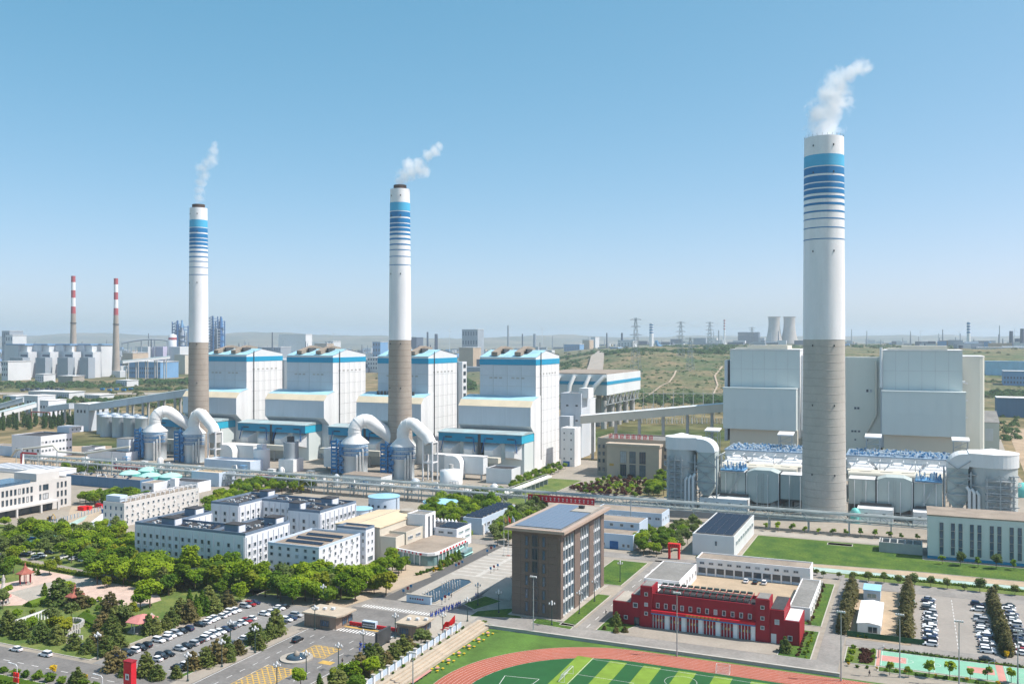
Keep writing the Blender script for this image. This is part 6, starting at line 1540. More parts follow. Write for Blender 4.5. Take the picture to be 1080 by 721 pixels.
# the leafy grove before the dormitories
grove([(96,606),(150,603),(258,612),(330,614),(400,617),(418,626),(335,643),(300,636),(262,628),(215,624),(165,622),(100,616)], 4.8, (('green',6),('deep',2),('yellow',1.4),('pale',.6)), 'tree in the grove before the white dormitories', 'dormitory grove', 1.32)
grove([(250,634),(318,640),(318,650),(292,646),(262,640)], 4.4, (('green',4),('yellow',1)), 'tree at the grove edge beside the main car park', 'grove edge', 1.0)
grove([(0,570),(55,566),(140,572),(150,592),(95,598),(60,592),(0,590)], 6.4, (('green',5),('pale',3),('yellow',1)), 'tree shading the small car park below the grey office', 'small car park trees', 1.2)
grove([(90,590),(150,580),(165,604),(110,606)], 4.6, (('yellow',5),('green',2)), 'tree near the corner of the front dormitory', 'dormitory corner trees', 1.05)
grove([(0,556),(20,560),(50,566),(130,574),(132,562),(60,560)], 5.5, (('pale',3),('green',1)), 'tree beside the construction fence', 'construction fence trees', 1.0)
grove([(82,530),(120,524),(165,534),(160,541),(120,534),(100,536)], 4.8, (('green',3),('deep',2)), 'tree in the row before the blue warehouse', 'warehouse tree row', 1.05)
grove([(62,500),(100,494),(118,497),(96,505),(70,505)], 7, (('green',2),('pale',2)), 'tree between striped shed and pipe bridge', 'shed trees', 1.1)
grove([(214,548),(226,528),(262,514),(300,513),(330,516),(330,520),(265,524),(236,548)], 5.6, (('green',4),('deep',1),('yellow',1)), 'tree between the dormitories and the pipe bridge', 'rear dormitory trees', 1.1)
grove([(442,550),(468,534),(500,529),(528,527),(520,540),(496,551),(472,558)], 5.4, (('green',5),('deep',2)), 'tree in the dense block beside the solar shed', 'solar shed trees', 1.1)
grove([(517,576),(532,552),(560,538),(578,538),(552,560),(536,576)], 5.0, (('pale',3),('green',2)), 'feathery tree between the solar shed and the brown tower', 'tower rear trees', 1.15)
grove([(480,575),(490,566),(500,575),(494,584)], 3.2, (('green',3),('cone',2)), 'tree at the end of the white canteen', 'canteen end trees', .85)
grove([(392,604),(418,598),(440,601),(430,606),(398,610)], 4.2, (('green',4),('deep',1)), 'tree before the curved canteen front', 'canteen trees', .95)
row((462,602),(484,589),7,('cone','street','cone'),'young tree in the flower bed beside the canteen','canteen bed trees',.8)
row((535,517),(592,492),14,('green','deep'),'tree in the hedge row beside the white covered gallery','gallery hedge trees',.82)
row((543,518),(598,494),13,('green',),'tree in the outer hedge row facing the garden','garden hedge trees',.72)
grove([(680,525),(690,510),(705,500),(712,503),(700,525)], 5, (('green',3),('deep',1)), 'tree between the tan hall and scaffolded absorber', 'tan hall trees', .95)
grove([(600,515),(660,500),(690,510),(672,524),(625,523)], 4.2, (('redbush',4),('fresh',2),('bush',1)), 'bush in the garden before the tan hall', 'tan hall garden bushes', 1.4)
grove([(672,585),(684,565),(704,570),(696,588)], 4.0, (('green',2),('deep',2),('cone',1)), 'tree right of the blue-grey office', 'blue office trees', .95)
grove([(700,565),(728,552),(738,556),(722,580),(708,584)], 4.6, (('pale',3),('green',1)), 'tree on the slope left of the solar hall', 'solar hall slope trees', .85)
row((733,594),(772,600),5,('pale','yellow'),'small tree below the end wall of the solar hall','solar hall end trees',.62)
row((776,600),(866,607),13,('pale','yellow'),'thin young tree along the verge behind the garage block','garage verge trees',.55)
row((800,559),(975,571),12,('street',),'small street tree along the lawn below the pipe bridge','lawn street trees',.95)
row((845,607),(1078,628),14,('pale',),'thin pale tree along the teal path','teal path trees',.62)
row((985,594),(1078,602),5,('street','pale'),'young tree before the slit windows of the pale green hall','pale hall trees',.9)
row((926,711),(1076,720),7,('street',),'small tree on the verge below the basketball court','court trees',.95)
# cypress rows in the right car park
row((-21.8,317),(-21.8,376),30,('cypress',),'brown-green cypress in the row left of the white shed','cypress row by the shed',.95,True,.3)
row((-2.6,318),(-2.6,377),30,('cypress',),'brown-green cypress in the row between shed yard and car park','cypress row by the yard',.98,True,.3)
row((25.6,314),(25.6,377),32,('cypress',),'brown-green cypress in the row between two lines of cars','cypress row among cars',.95,True,.3)
for (xx,yy,k,lab,gr,s) in [(25.2,312.6+.9*i,'flower','yellow flowering shrub at the foot of the cypress row among cars','yellow shrubs among cars',.8) for i in range(5)]+[(-2.8,316+i*1.0,'fresh','fresh green bush at the near end of the middle cypress row','bushes at the middle cypress row',.7) for i in range(3)]+[(-19.5+i*1.2,315.8,'flower' if i%2 else 'fresh','low flowering bush at the corner of the shed yard','shed corner bushes',.7) for i in range(5)]:
    plant(k, xx, yy, ('yellow ' if k == 'flower' else 'green ')+lab, gr+k, s, cat='bush')
for i in range(20): plant('flower', 27.2+TR.uniform(-.3,.3), 318+i*2.9, 'low yellow shrub along the far side of the cypress row among cars', 'yellow shrub line', .5, cat='bush')
# corner beds and station hedges
for i in range(22): plant('redbush' if i%2 else 'brown', -32.6+TR.uniform(-.6,.6), 323+i*2.55, 'brown clipped bush in the strip beside the garage yard annex', 'brown strip bushes', .5 if i%2 else .24, name='clipped_bush', cat='bush')
for i in range(10): plant('fresh', -30.4+TR.uniform(-.4,.4), 289+i*2.7, 'green clipped bush in the bed at the red station corner', 'green station bushes', .5, cat='bush')
for i in range(9): plant('redbush', -32.6+TR.uniform(-.4,.4), 290+i*2.8, 'dark red clipped bush in the bed at the red station corner', 'red station bushes', .5, cat='bush')
plant('pine', -36.5, 292, 'small pine on the lawn at the right corner of the red station', 'station pines', .55); plant('pine', -91.5, 296, 'pine on the lawn at the left corner of the red station', 'station pines west', .8)
for i,(dx,dy) in enumerate(((-3,-1.5),(1.5,-3),(4,-1.5))): plant('brown', -91+dx, 292+dy, 'brown ball bush on the lawn left of the red station', 'brown ball bushes', .3, name='ball_bush', cat='bush')
for i in range(26): plant('redbush', TR.uniform(-15.5,-12), TR.uniform(291.5,303), 'dark red shrub massed in the corner bed by the court', 'corner bed red shrubs', .6, cat='bush')
for i in range(16): plant('fresh', TR.choice((-18.3,-17.4,-11.6)), 290.5+i*.9, 'green shrub edging the corner bed by the court', 'corner bed green shrubs', .6, cat='bush')
for i in range(22): plant('bush' if i%3 else 'flower', -18+i*2.6, 287+TR.uniform(-.6,.6), ('yellow' if i%3==0 else 'dark green')+' low bush on the verge below the court', 'court verge bushes%d' % (i%3==0), .55, cat='bush')
# park trees: pines and broadleaves placed singly
PARK = [(8,668,'pine',1),(22,672,'pine',1.1),(43,676,'pine',1.1),(60,678,'pine',1),(78,684,'pine',.9),(93,688,'pine',.8),(103,683,'brown',1),(112,690,'pine',1.1),(124,682,'pine',.9),(118,668,'pine',1),(108,664,'brown',.9),
 (62,637,'pine',1.2),(82,641,'brown',1.2),(75,632,'pine',1.1),(70,628,'green',1),(47,628,'cone',.9),(5,611,'deep',1.2),(14,605,'green',1.1),(3,600,'pine',1.2),(36,604,'cone',.6),(40,606,'cone',.6),
 (18,655,'green',.8),(34,650,'yellow',.5),(60,660,'pale',1.1),(52,660,'pale',1),(75,655,'pale',.8),(55,668,'yellow',1.1),(68,669,'yellow',1.0),(33,664,'green',.7),(26,668,'deep',.7),
 (158,641,'green',1.15),(148,644,'green',1),(140,650,'yellow',.9),(125,657,'pale',1.1),(133,660,'pale',1),(122,660,'pine',.9),(116,646,'brown',.9),(172,625,'pine',1.3),(185,622,'green',1.2),(195,620,'brown',1.1),(178,628,'deep',1),
 (200,637,'cone',.9),(207,640,'cone',.9),(213,638,'cone',.9),(220,636,'pine',.9),(190,652,'pine',1.0),(199,655,'brown',1.0),(209,650,'cone',.9),(218,648,'cone',1),(226,646,'pine',.9),(181,660,'pine',.8),(175,664,'pine',.8),(240,640,'brown',.9),(233,630,'deep',.9),
 (157,668,'pine',.8),(164,668,'pine',.8),(95,640,'yellow',.7),(103,643,'bush',1),(92,648,'bush',.9),(110,636,'bush',1),(120,634,'bush',1.2),(128,637,'bush',1),(98,637,'bush',1),(105,634,'fresh',1),
 (3,642,'pale',.9),(8,628,'green',.7),(12,598,'yellow',1),(52,606,'yellow',1),(60,600,'yellow',1),(145,632,'fresh',.8),(112,620,'yellow',.8),(100,612,'pale',.9)]
PARK.sort(); PC = {}
def pn(k, near): PC[(k,near)] = PC.get((k,near),0)+1; return ', %s from the frame edge' % ORDN(PC[(k,near)])
for i,(a,b,k,s) in enumerate(PARK):
    x, y = P(a,b); near = 'beside the cross road' if b > 660 else 'near the pagoda' if a < 60 else 'around the hexagonal pavilion' if a > 105 and b > 630 else 'around its middle lawn'
    plant(k, x, y, '%s %s in the park %s%s' % ({'pine':'dark','brown':'brownish','green':'bright green','pale':'pale green','yellow':'yellow-green','deep':'deep green','cone':'conical','bush':'round green','fresh':'fresh green'}[k], 'bush' if k in ('bush','fresh') else 'pine' if k in ('pine','brown') else 'tree', near, pn(k, near)), 'park %s %s' % (k, near), s, cat='bush' if k in ('bush','fresh') else 'tree')
# pines at the car park edge and right verge of the main road
for (a,b,k,s) in [(166,716,'pine',1.0),(186,714,'pine',.9),(203,705,'brown',1.1),(217,702,'pine',1.1),(229,698,'brown',1.1),(238,692,'pine',1.2),(251,689,'brown',1.1),(243,697,'pine',.8),(270,678,'pine',1.2),(284,673,'pine',1.2),(291,669,'pine',1.2),(274,684,'pine',.8),(122,706,'brown',1.1),(132,712,'pine',1.0),(154,712,'pine',1.2)]:
    x, y = P(a,b); plant(k, x, y, '%s pine along the near edge of the main car park' % ('brownish' if k == 'brown' else 'dark green'), 'car park pines '+k, s*.78)
for (a,b,k,s) in [(317,727,'green',1.0),(337,722,'cone',.85),(352,724,'yellow',.9),(364,718,'green',1.0),(373,722,'green',1.1),(380,712,'brown',.9),(390,706,'pine',.9),(398,700,'pine',.9),(408,700,'brown',.8),(415,694,'pine',.8),(425,690,'pine',.8),(390,716,'green',.9),(432,686,'brown',.6),(444,683,'pale',1.05),(452,677,'pine',.5),(357,732,'pine',1),(375,735,'deep',1.1)]:
    x, y = P(a,b); plant(k, x, y, '%s tree on the verge between entrance road and panel fence' % {'green':'bright green','cone':'conical','yellow':'yellow-green','brown':'brownish','pine':'dark','pale':'pale','deep':'deep green'}[k], 'entrance verge '+k, s)
for i in range(14): plant('bush', -137.0+TR.uniform(-.2,.2), 200+i*5.6, 'round bush at the foot of the light blue panel fence', 'panel fence bushes', .5, cat='bush')
for i in range(12): plant('bush' if i%2 else 'fresh', P(482+i*2.8,668-i*1.1)[0], P(482+i*2.8,668-i*1.1)[1], 'small round bush on the verge above the terrace steps', 'terrace verge bushes', .5, cat='bush')
for i in range(14): plant('flower', *P(457+i*2.3,604-i*1.35), 'yellow flowering shrub along the canteen bed', 'canteen flowers', .7, cat='bush')
for i in range(12): plant('bush', *P(440+i*3.4,606.5-i*1.1), 'low green bush edging the canteen bed', 'canteen hedge bushes', .75, cat='bush')
for (a,b,s,lab) in ((56,710,1.3,'yellow flowering tree beside the cross road'),(88,719,1.1,'yellow flowering shrub by the lower edge of the cross road')): plant('flower', *P(a,b), lab, None, s, name='flowering_tree')
for i in range(9): plant('bush', *P(4+i*12,709+i*2.2), 'clipped round bush on the verge below the cross road', 'cross road bushes', 1.2, cat='bush')
plant('pine', *P(82,722), 'pine with yellow blossom in front of it below the cross road', None, .8)
# hedges
def hedge(lab, a, b, w, h, m, seed=1):
    rn = random.Random(seed); L_ = math.hypot(b[0]-a[0],b[1]-a[1]); mb = MB(); d = ((b[0]-a[0])/L_,(b[1]-a[1])/L_)
    for k in range(int(L_*w*h*9)):
        u, v, z = rn.uniform(0,L_), rn.uniform(-w/2,w/2), h*rn.random()**.5
        p = Vector((a[0]+d[0]*u-d[1]*v, a[1]+d[1]*u+d[0]*v, z)); leaf_quad(mb, p, Vector((rn.gauss(0,.6),rn.gauss(0,.6)-.3,.8)).normalized(), .5, rn)
    t = thing('hedge', lab, 'hedge', (a[0],a[1],0), 'clipped hedges'); mb.build('foliage', m, t)
    MB().tube([(a[0],a[1],h*.3),(b[0],b[1],h*.3)], w*.32, 6).build('stems', 'leaf_deep', t)
hedge('long yellow-green hedge between the pink park plaza and the grove', P(8,592), P(166,622), 2.2, 1.5, 'leaf_yellow')
hedge('dark hedge along the lower side of the cross road', (-300,179), (-206,179), 4, .9, 'leaf_deep', 2); hedge('olive hedge at the lower frame edge beyond the cross road', (-300,172), (-206,172), 6, .8, 'leaf_scrub', 3)
hedge('low hedge along the teal path', (-24,397.5), (60,397.5), 1.4, .9, 'leaf_deep', 4); hedge('low hedge between court and car park road', (-9,306), (60,306), .8, .8, 'leaf_scrub', 5)
hedge('green ground cover on the park bank', P(88,652), P(118,668), 7, .8, 'leaf_deep', 6); hedge('dark green ground cover below the pagoda walk', P(30,640), P(48,634), 6, .9, 'leaf_deep', 7)
# poplar belt in front of the old coal buildings
grove([(0,454),(60,452),(110,452),(112,446),(60,444),(0,447)], 9.5, (('poplar',1),), 'tree in the belt before the old coal buildings', 'poplar belt', .74, False, 85)
# ---- park furniture
gs('park_plaza', [P(*p) for p in ((28,598),(166,624),(170,633),(142,642),(100,634),(50,630),(25,638),(-20,640),(-20,620),(20,612))], .16, 'plaza_pink')
gs('park_walk', [P(*p) for p in ((10,625),(60,612),(100,606),(112,612),(75,622),(30,634))], .18, 'paving_light')
def pavilion(lab, px_, py_, r, h, n, m_, up):
    x, y = P(px_,py_); t = thing('pavilion', lab, 'pavilion', (x,y,0), 'red roofed park pavilions')
    MB().lathe(x,y,[(r*1.1,0),(r*1.1,.5)],n).build('platform','paving_light',t)
    for k in range(n): an = 2*math.pi*(k+.5)/n; MB().lathe(x+r*.8*math.cos(an),y+r*.8*math.sin(an),[(.16,.5),(.16,h)],8).build('column','red_wall' if up else 'white_paint',t)
    pr = [(r*1.3,h+.05),(r*1.28,h+.3),(r*.8,h+.9),(r*.4,h+1.7),(r*.16,h+2.9),(.05,h+3.3)] if up else [(r*1.25,h+.05),(r*1.25,h+.25),(r*.5,h+1.5),(.05,h+2.0)]
    MB().lathe(x,y,pr,n).build('roof',m_,t)
    if up: MB().lathe(x,y,[(.12,h+3.2),(.3,h+3.6),(.05,h+4.3)],8).build('finial','roof_red',t)
pavilion('small red pagoda with upswept roof beside the pink plaza', 26.5, 616, 2.6, 4.4, 6, 'roof_red', True); pavilion('red pagoda roof rising behind the dark pines', 79, 641, 2.6, 4.4, 6, 'roof_red', True)
pavilion('hexagonal pavilion with pink roof and white columns', 150, 665, 4.2, 3.6, 6, 'pink_roof', False); pavilion('low round pavilion with pink roof at the left frame edge', 2, 637, 2.6, 2.6, 10, 'pink_roof', False)
t = thing('statue', 'grey stone statue on a plinth at the left edge of the park', 'statue', (*P(3.5,622),0)); x,y = P(3.5,622)
MB().lathe(x,y,[(.9,0),(.9,1.2),(.7,1.3),(.6,3.4),(.75,4.2),(.35,5.0),(.38,5.5),(.1,5.9)],10).build('figure','concrete',t,True); MB().box(x-1,x+1,y-1,y+1,0,.6).build('plinth','concrete',t)
t = thing('pergola', 'white colonnade pergola at the lower left of the park', 'pergola', (*P(28,655),0)); a, b = Vector((*P(6,668),0)), Vector((*P(50,652),0))
for k in range(14):
    p = a.lerp(b,k/13)
    for s in (-1.2,1.2): MB().box(p.x-.18,p.x+.18,p.y+s-.18,p.y+s+.18,0,2.9).build('column','white_paint',t)
    MB().box(p.x-.12,p.x+.12,p.y-1.8,p.y+1.8,3.2,3.45).build('rafter','white_paint',t)
for s in (-1.2,1.2): MB().bar((a.x,a.y+s,3.05),(b.x,b.y+s,3.05),.35).build('beam','white_paint',t)
t = thing('curved_wall', 'low curved grey stone wall winding beside the park path', 'wall', (*P(86,668),0))
for k in range(16):
    an0 = 2.6+k*.2; x,y = P(86,671); r=3.6; MB().tube([(x+r*math.cos(an0),y+r*math.sin(an0)*1.0,.0),(x+r*math.cos(an0),y+r*math.sin(an0),1.5)],.36,4).build('wall_stone','grey_conc',t)
for k in range(14):
    an0 = -.6+k*.2; x,y = P(70,661); r=5; MB().tube([(x+r*math.cos(an0),y+r*math.sin(an0),.0),(x+r*math.cos(an0),y+r*math.sin(an0),1.7)],.56,4).build('wall_stone','grey_conc',t)
gs('park_path', [P(*p) for p in ((68,672),(75,664),(77,657),(84,660),(82,668),(78,676),(90,682),(80,684),(70,678))], .17, 'paving')
gs('park_path_east', [P(*p) for p in ((158,648),(160,646),(172,657),(176,650),(185,645),(186,647),(178,652),(172,664))], .17, 'paving_light')
# ================================================================== cars
def paint(name, c):
    m = mat('paint_'+name, c, .3, .03, 1.0, spec=.5); return 'paint_'+name
PAINT = {'white':paint('white',(.78,.79,.80)),'black':paint('black',(.012,.013,.016)),'silver':paint('silver',(.42,.44,.46)),'dark blue':paint('darkblue',(.02,.035,.09)),'red':paint('red',(.28,.015,.02)),'grey':paint('grey',(.14,.15,.16))}
def car_meshes(suv):
    L_, W_, H_ = (4.6, 1.84, 1.68) if suv else (4.6, 1.8, 1.46); z1 = .98 if suv else .88
    def loft(secs):
        mb = MB(); n = len(secs[0])
        for s in secs: mb.v += s
        for k in range(len(secs)-1):
            for i in range(n): j=(i+1)%n; mb.f.append((k*n+i,k*n+j,(k+1)*n+j,(k+1)*n+i))
        mb.f += [tuple(range(n-1,-1,-1)), tuple(range((len(secs)-1)*n,len(secs)*n))]; return mb
    def sec(x, w, zb, zt, r=.12): return [(x,-w+.06,zb),(x,w-.06,zb),(x,w,zb+.18),(x,w,zt-r),(x,w-r,zt),(x,-w+r,zt),(x,-w,zt-r),(x,-w,zb+.18)]
    h = W_/2
    body = loft([sec(-L_/2,h*.82,.34,z1-.16),sec(-L_/2+.18,h*.95,.24,z1-.02),sec(-L_/2+.9,h,.2,z1),sec(.2,h,.2,z1),sec(1.0,h,.2,z1-.04),sec(L_/2-.5,h*.96,.22,z1-.18),sec(L_/2-.1,h*.88,.28,z1-.30),sec(L_/2,h*.75,.36,z1-.36)])
    r0, r1 = (-1.75, .35) if suv else (-1.1, .2); b0, b1 = (-2.15, 1.05) if suv else (-1.85, 1.05)
    def csec(x, w, zt, zb): return [(x,-w,zb),(x,w,zb),(x,w*.98,zb+(zt-zb)*.4),(x,w*.82,zt),(x,-w*.82,zt),(x,-w*.98,zb+(zt-zb)*.4)]
    glass = loft([csec(b0,h*.88,z1+.02,z1-.06),csec(r0,h*.92,H_-.03,z1-.06),csec(r1,h*.92,H_-.03,z1-.06),csec(b1,h*.88,z1-.0,z1-.08)])
    roof = loft([csec(r0-.12,h*.80,H_,H_-.08),csec((r0+r1)/2,h*.80,H_+.03,H_-.06),csec(r1+.12,h*.80,H_-.01,H_-.08)])
    wheel = MB(); wheel.v=[]; 
    for y in (-.1,.1):
        for i in range(14): a=2*math.pi*i/14; wheel.v.append((.32*math.cos(a),y,.32*math.sin(a)))
    wheel.f=[tuple(range(14)),tuple(range(27,13,-1))]+[(i,14+i,14+(i+1)%14,(i+1)%14) for i in range(14)]
    return body, glass, roof, wheel, L_, W_, z1
CM = {}
for suv in (0,1):
    b, g, r, w, L_, W_, z1 = car_meshes(suv)
    hl = MB().box(-.06,.04,-.2,.2,-.07,.07).mesh('headlight','headlamp'); tl = MB().box(-.04,.05,-.2,.2,-.08,.08).mesh('tail_light','tail_red')
    wm = w.mesh('wheel','tyre'); gm = g.mesh('cabin_glass','glass')
    for cn, pm_ in PAINT.items(): CM[(suv,cn)] = (b.mesh('body',pm_,(0,0,0),False), gm, r.mesh('roof_panel',pm_), wm, hl, tl, L_, W_, z1)
CR = random.Random(5)
def car(x, y, rz, col, label, group, z=.1, suv=None):
    suv = CR.random() < .4 if suv is None else suv
    b, g, r, w, hl, tl, L_, W_, z1 = CM[(1 if suv else 0, col)]
    t = thing('parked_car', label, 'car', (x,y,z), group, rz)
    link('body',b,t); link('cabin_glass',g,t); link('roof_panel',r,t)
    for sx in (-1.4,1.4):
        for sy in (-1,1): link('wheel',w,t,(sx,sy*(W_/2-.08),.32))
    for sy in (-1,1): link('headlight',hl,t,(L_/2-.05,sy*W_*.30,z1-.42)); link('tail_light',tl,t,(-L_/2+.03,sy*W_*.33,z1-.22))
def ordn(k): return '%d%s' % (k, 'th' if 10 <= k % 100 <= 20 else {1:'st',2:'nd',3:'rd'}.get(k % 10,'th'))
def pickc(): return CR.choices(['white','silver','black','dark blue','grey','red'],[48,15,14,10,11,2])[0]
def car_row(x, y0, y1, step, rz, where, group, fill=1.0, cols=None):
    k = 0; y = y0; i = 0
    while y <= y1:
        if CR.random() < fill:
            k += 1; c = cols[i] if cols and i < len(cols) else pickc()
            car(x+CR.uniform(-.35,.35), y+CR.uniform(-.12,.12), rz+CR.uniform(-.03,.03)+(math.pi if CR.random() < .3 else 0), c, '%s car, %s from the near end of %s' % (c, ordn(k), where), group)
        y += step; i += 1
car_row(-219.2, 206.5, 268, 2.55, 0, 'the long row beside the park', 'cars beside the park', .95, ['dark blue','black','white','black','black','silver','white','white','white','silver'])
car_row(-207.6, 206, 254, 2.55, 0, 'the middle car park row', 'cars in the middle row', .97)
car_row(-206.6, 258, 270, 2.6, 0, 'the short row by the grove', 'cars by the grove', 1, ['white','white','silver','white'])
car_row(-195.6, 203, 243, 2.6, 0, 'the row behind the pines', 'cars behind the pines', .85, ['black','black','white','silver'])
for k,(a,b,c) in enumerate(((297,657,'black'),(302,655,'white'),(307,653,'dark blue'),(312.5,650,'silver'))): car(*P(a,b), .1, c, '%s car parked beside the gatehouse' % c, 'cars by the gatehouse')
car(*P(314,676), math.pi/2, 'black', 'black car driving out of the gate on the entrance road', None, .06, True)
car_row(4.6, 316, 372, 2.6, 0, 'the yard-side car row', 'cars right of the yard', .82); car_row(20.6, 316, 373, 2.6, 0, 'the row before the cypress line', 'cars left of the cypress line', .84); car_row(30.6, 318, 375, 2.6, 0, 'the row behind the cypress line', 'cars right of the cypress line', .8)
for a,b,c,lab in ((17,686,'white','white car driving on the cross road near the frame edge'),(48,691.5,'white','white car driving on the cross road toward the red pillar'),(88,684,'black','black car half hidden under the pines by the cross road'),(1041,697,'black','black car on the lane above the basketball court'),(955.5,639.5,'white','white car in the sandy shed yard')):
    car(*P(a,b), 0 if a > 100 else math.pi, c, lab, None)
for k,(x,y,c) in enumerate(((-61,369,'white'),(-57.4,368.6,'black'),(-54,369,'white'))): car(x,y,math.pi/2,c,['white car on the left of three in the garage yard','black car in the garage yard','white car on the right of three in the garage yard'][k],'cars in the garage yard',.14)
k = 0
for (a,b) in ((20,583),(26,586),(32,585),(38,589),(44,587),(52,584),(60,591),(68,588),(76,580),(84,578),(90,584),(97,582),(88,592),(96,596),(78,590)):
    k += 1; c = pickc(); car(*P(a,b), CR.choice((.1,1.6)), c, '%s car in the shaded small car park, %s from the left' % (c, ordn(k)), 'cars in the small car park')
# ================================================================== people
def person_mesh(name, top, legs, stride=.12, arm=.1):
    v = [(0,0,.92),(0,0,1.2),(0,0,1.42),(0,.01,1.52),(0,.02,1.63),(0,.02,1.74),(-.2,0,1.40),(-.26,arm,1.12),(-.25,arm*2+.05,.86),(.2,0,1.40),(.26,-arm,1.12),(.25,-arm*.5,.86),(-.1,0,.86),(-.11,stride*.6,.48),(-.12,stride,.06),(-.12,stride+.15,.03),(.1,0,.86),(.11,-stride*.4,.48),(.12,-stride,.06),(.12,-stride+.15,.03)]
    e = [(0,1),(1,2),(2,3),(3,4),(4,5),(2,6),(6,7),(7,8),(2,9),(9,10),(10,11),(0,12),(12,13),(13,14),(14,15),(0,16),(16,17),(17,18),(18,19)]
    rad = [.15,.155,.15,.06,.105,.085,.075,.055,.045,.075,.055,.045,.1,.075,.05,.045,.1,.075,.05,.045]
    me = bpy.data.meshes.new('tmp'); me.from_pydata(v,e,[]); o = bpy.data.objects.new('tmp',me); COL.objects.link(o)
    o.modifiers.new('s','SKIN'); 
    for i,sv in enumerate(me.skin_vertices[0].data): sv.radius=(rad[i],rad[i]); sv.use_root = (i==0)
    ss = o.modifiers.new('u','SUBSURF'); ss.levels = 1; ss.render_levels = 1
    dg = bpy.context.evaluated_depsgraph_get(); m2 = bpy.data.meshes.new_from_object(o.evaluated_get(dg)); m2.name = name
    m2.materials.clear()
    for q in (top, legs, 'skin', 'dark_cloth'): m2.materials.append(MATS[q])
    for p in m2.polygons:
        z = p.center.z; p.material_index = 2 if z > 1.47 or (abs(p.center.x) > .19 and z < .92) else 1 if z < .95 else 0
        if z < .1: p.material_index = 3
        p.use_smooth = True
    bpy.data.objects.remove(o); return m2
PM = [person_mesh('body','blue_cloth','blue_cloth',.1,.06), person_mesh('body','blue_cloth','blue_cloth',.22,.14), person_mesh('body','dark_cloth','dark_cloth',.2,.12)]
HM = MB().lathe(0,.0,[(.10,1.66),(.118,1.72),(.105,1.79),(.05,1.845),(.005,1.85)],10).mesh('hair','hair')
def person(x, y, k, rz, label, group, z=.06):
    t = thing('person', label, 'person', (x,y,z), group, rz); link('body',PM[k],t); link('hair',HM,t)
HR = random.Random(8)
for i in range(30):
    f = (i%15)/14; x, y = P(454+31*f, 650.5-12.5*f+(i//15)*1.6); person(x+HR.uniform(-.3,.3), y+HR.uniform(-.3,.3), i%2, HR.uniform(-.6,.6), 'person in blue workwear, %s in the %s line crossing the plaza' % (ordn(i%15+1), 'near' if i > 14 else 'far'), 'line of workers on the plaza')
for i in range(14):
    x, y = P(379+HR.uniform(0,13), 686+HR.uniform(-4,2)); person(x, y, i%2, HR.uniform(-3,3), 'person in blue workwear standing in the group by the black screen', 'workers by the black screen')
for a,b,lab in ((444,655,'person in dark clothes walking on the road below the sign wall'),(446.5,657,'second person in dark clothes below the sign wall'),(476,630.5,'person in dark clothes beside the reflecting pool'),(361,700,'person standing by the kerb of the entrance road'),(227,665,'person in dark clothes between the parked cars'),(502,629.5,'person in blue on the plaza edge by the lawn'),(504,628.5,'second person in blue on the plaza edge by the lawn'),(639,648,'person in red crossing near the station'),(917,713,'person riding by the corner bed')):
    x, y = P(a,b); person(x, y, 1 if 'blue' in lab else 2, HR.uniform(-3,3), lab, None, .1)
# ================================================================== lamps, masts, posts
def lamp(px_, py_, k, where, h=7.6):
    x, y = P(px_,py_); t = thing('street_lamp', 'ornate globe street lamp %s' % where, 'street lamp', (x,y,0), 'ornate globe street lamps')
    MB().lathe(x,y,[(.34,0),(.34,.5),(.16,.7),(.11,h-.6),(.18,h-.5)],10).build('pole','lamp_green',t)
    MB().lathe(x,y,[(.08,h-.5),(.34,h-.2),(.36,h+.3),(.1,h+.75)],10).build('globe','frame_white',t,True)
    for j in range(4):
        an = j*math.pi/2+.4; q=.85; MB().bar((x,y,h-1.2),(x+q*math.cos(an),y+q*math.sin(an),h-.8),.08).build('arm','lamp_green',t); MB().lathe(x+q*math.cos(an),y+q*math.sin(an),[(.05,h-.8),(.27,h-.55),(.27,h-.2),(.05,h+.1)],8).build('globe','frame_white',t,True)

for i,(a,b,w) in enumerate(((357,707,'on the right kerb near the round fountain'),(323,716,'right beside the round fountain'),(383,692,'by the group near the black screen'),(198,718,'at the near left end of the main road'),(234,703,'on the left verge of the main road, second up the row'),(269,688,'on the left verge of the main road, third up the row'),(243,681,'between two car rows'),(332,664,'in front of the brown gatehouse'),(341,640,'behind the brown gatehouse under the grove'),(467,672,'behind the rounded gatehouse'),(493,655,'at the corner of the shaded lawn'),(504,638,'on the lawn before the brown tower'),(526,646,'in the shade of the brown tower'),(582,659,'at the near corner of the brown tower'),(611,647,'on the side lawn of the brown tower'),(627,634,'on the side lawn of the brown tower, farther one'),(654,613,'on the rear lawn of the brown tower'),(292,729,'at the lower frame edge on the hatched road'),(103,695,'in the park beside the cross road'),(417,673,'beside the entrance gate'))): lamp(a,b,i,w)
def mast(px_, py_, top, where):
    x, y = P(px_,py_); h = ZZ(top,x,y); t = thing('floodlight_mast','tall thin floodlight mast %s' % where,'light mast',(x,y,0),'floodlight masts')
    MB().lathe(x,y,[(.24,0),(.22,1.2),(.19,1.3),(.11,h)],10).build('pole','grey_steel',t); MB().box(x-1.2,x+1.2,y-.12,y+.12,h-.2,h).build('crossarm','frame_white',t)
    for s in (-.9,-.3,.3,.9): MB().box(x+s-.22,x+s+.22,y-.4,y+.1,h-.05,h+.35).build('floodlight','frame_white',t)
for a,b,c,w in ((562.5,668,608,'before the brown tower'),(714,692,625,'before the red fire station'),(887,718,645,'at the corner of the red track'),(949,714,648,'on the verge below the green court'),(1011.5,722,655,'below the middle of the courts'),(1073.5,722,665,'at the lower right frame edge'),(435.5,724,688,'beside the terrace steps')): mast(a,b,c,w)
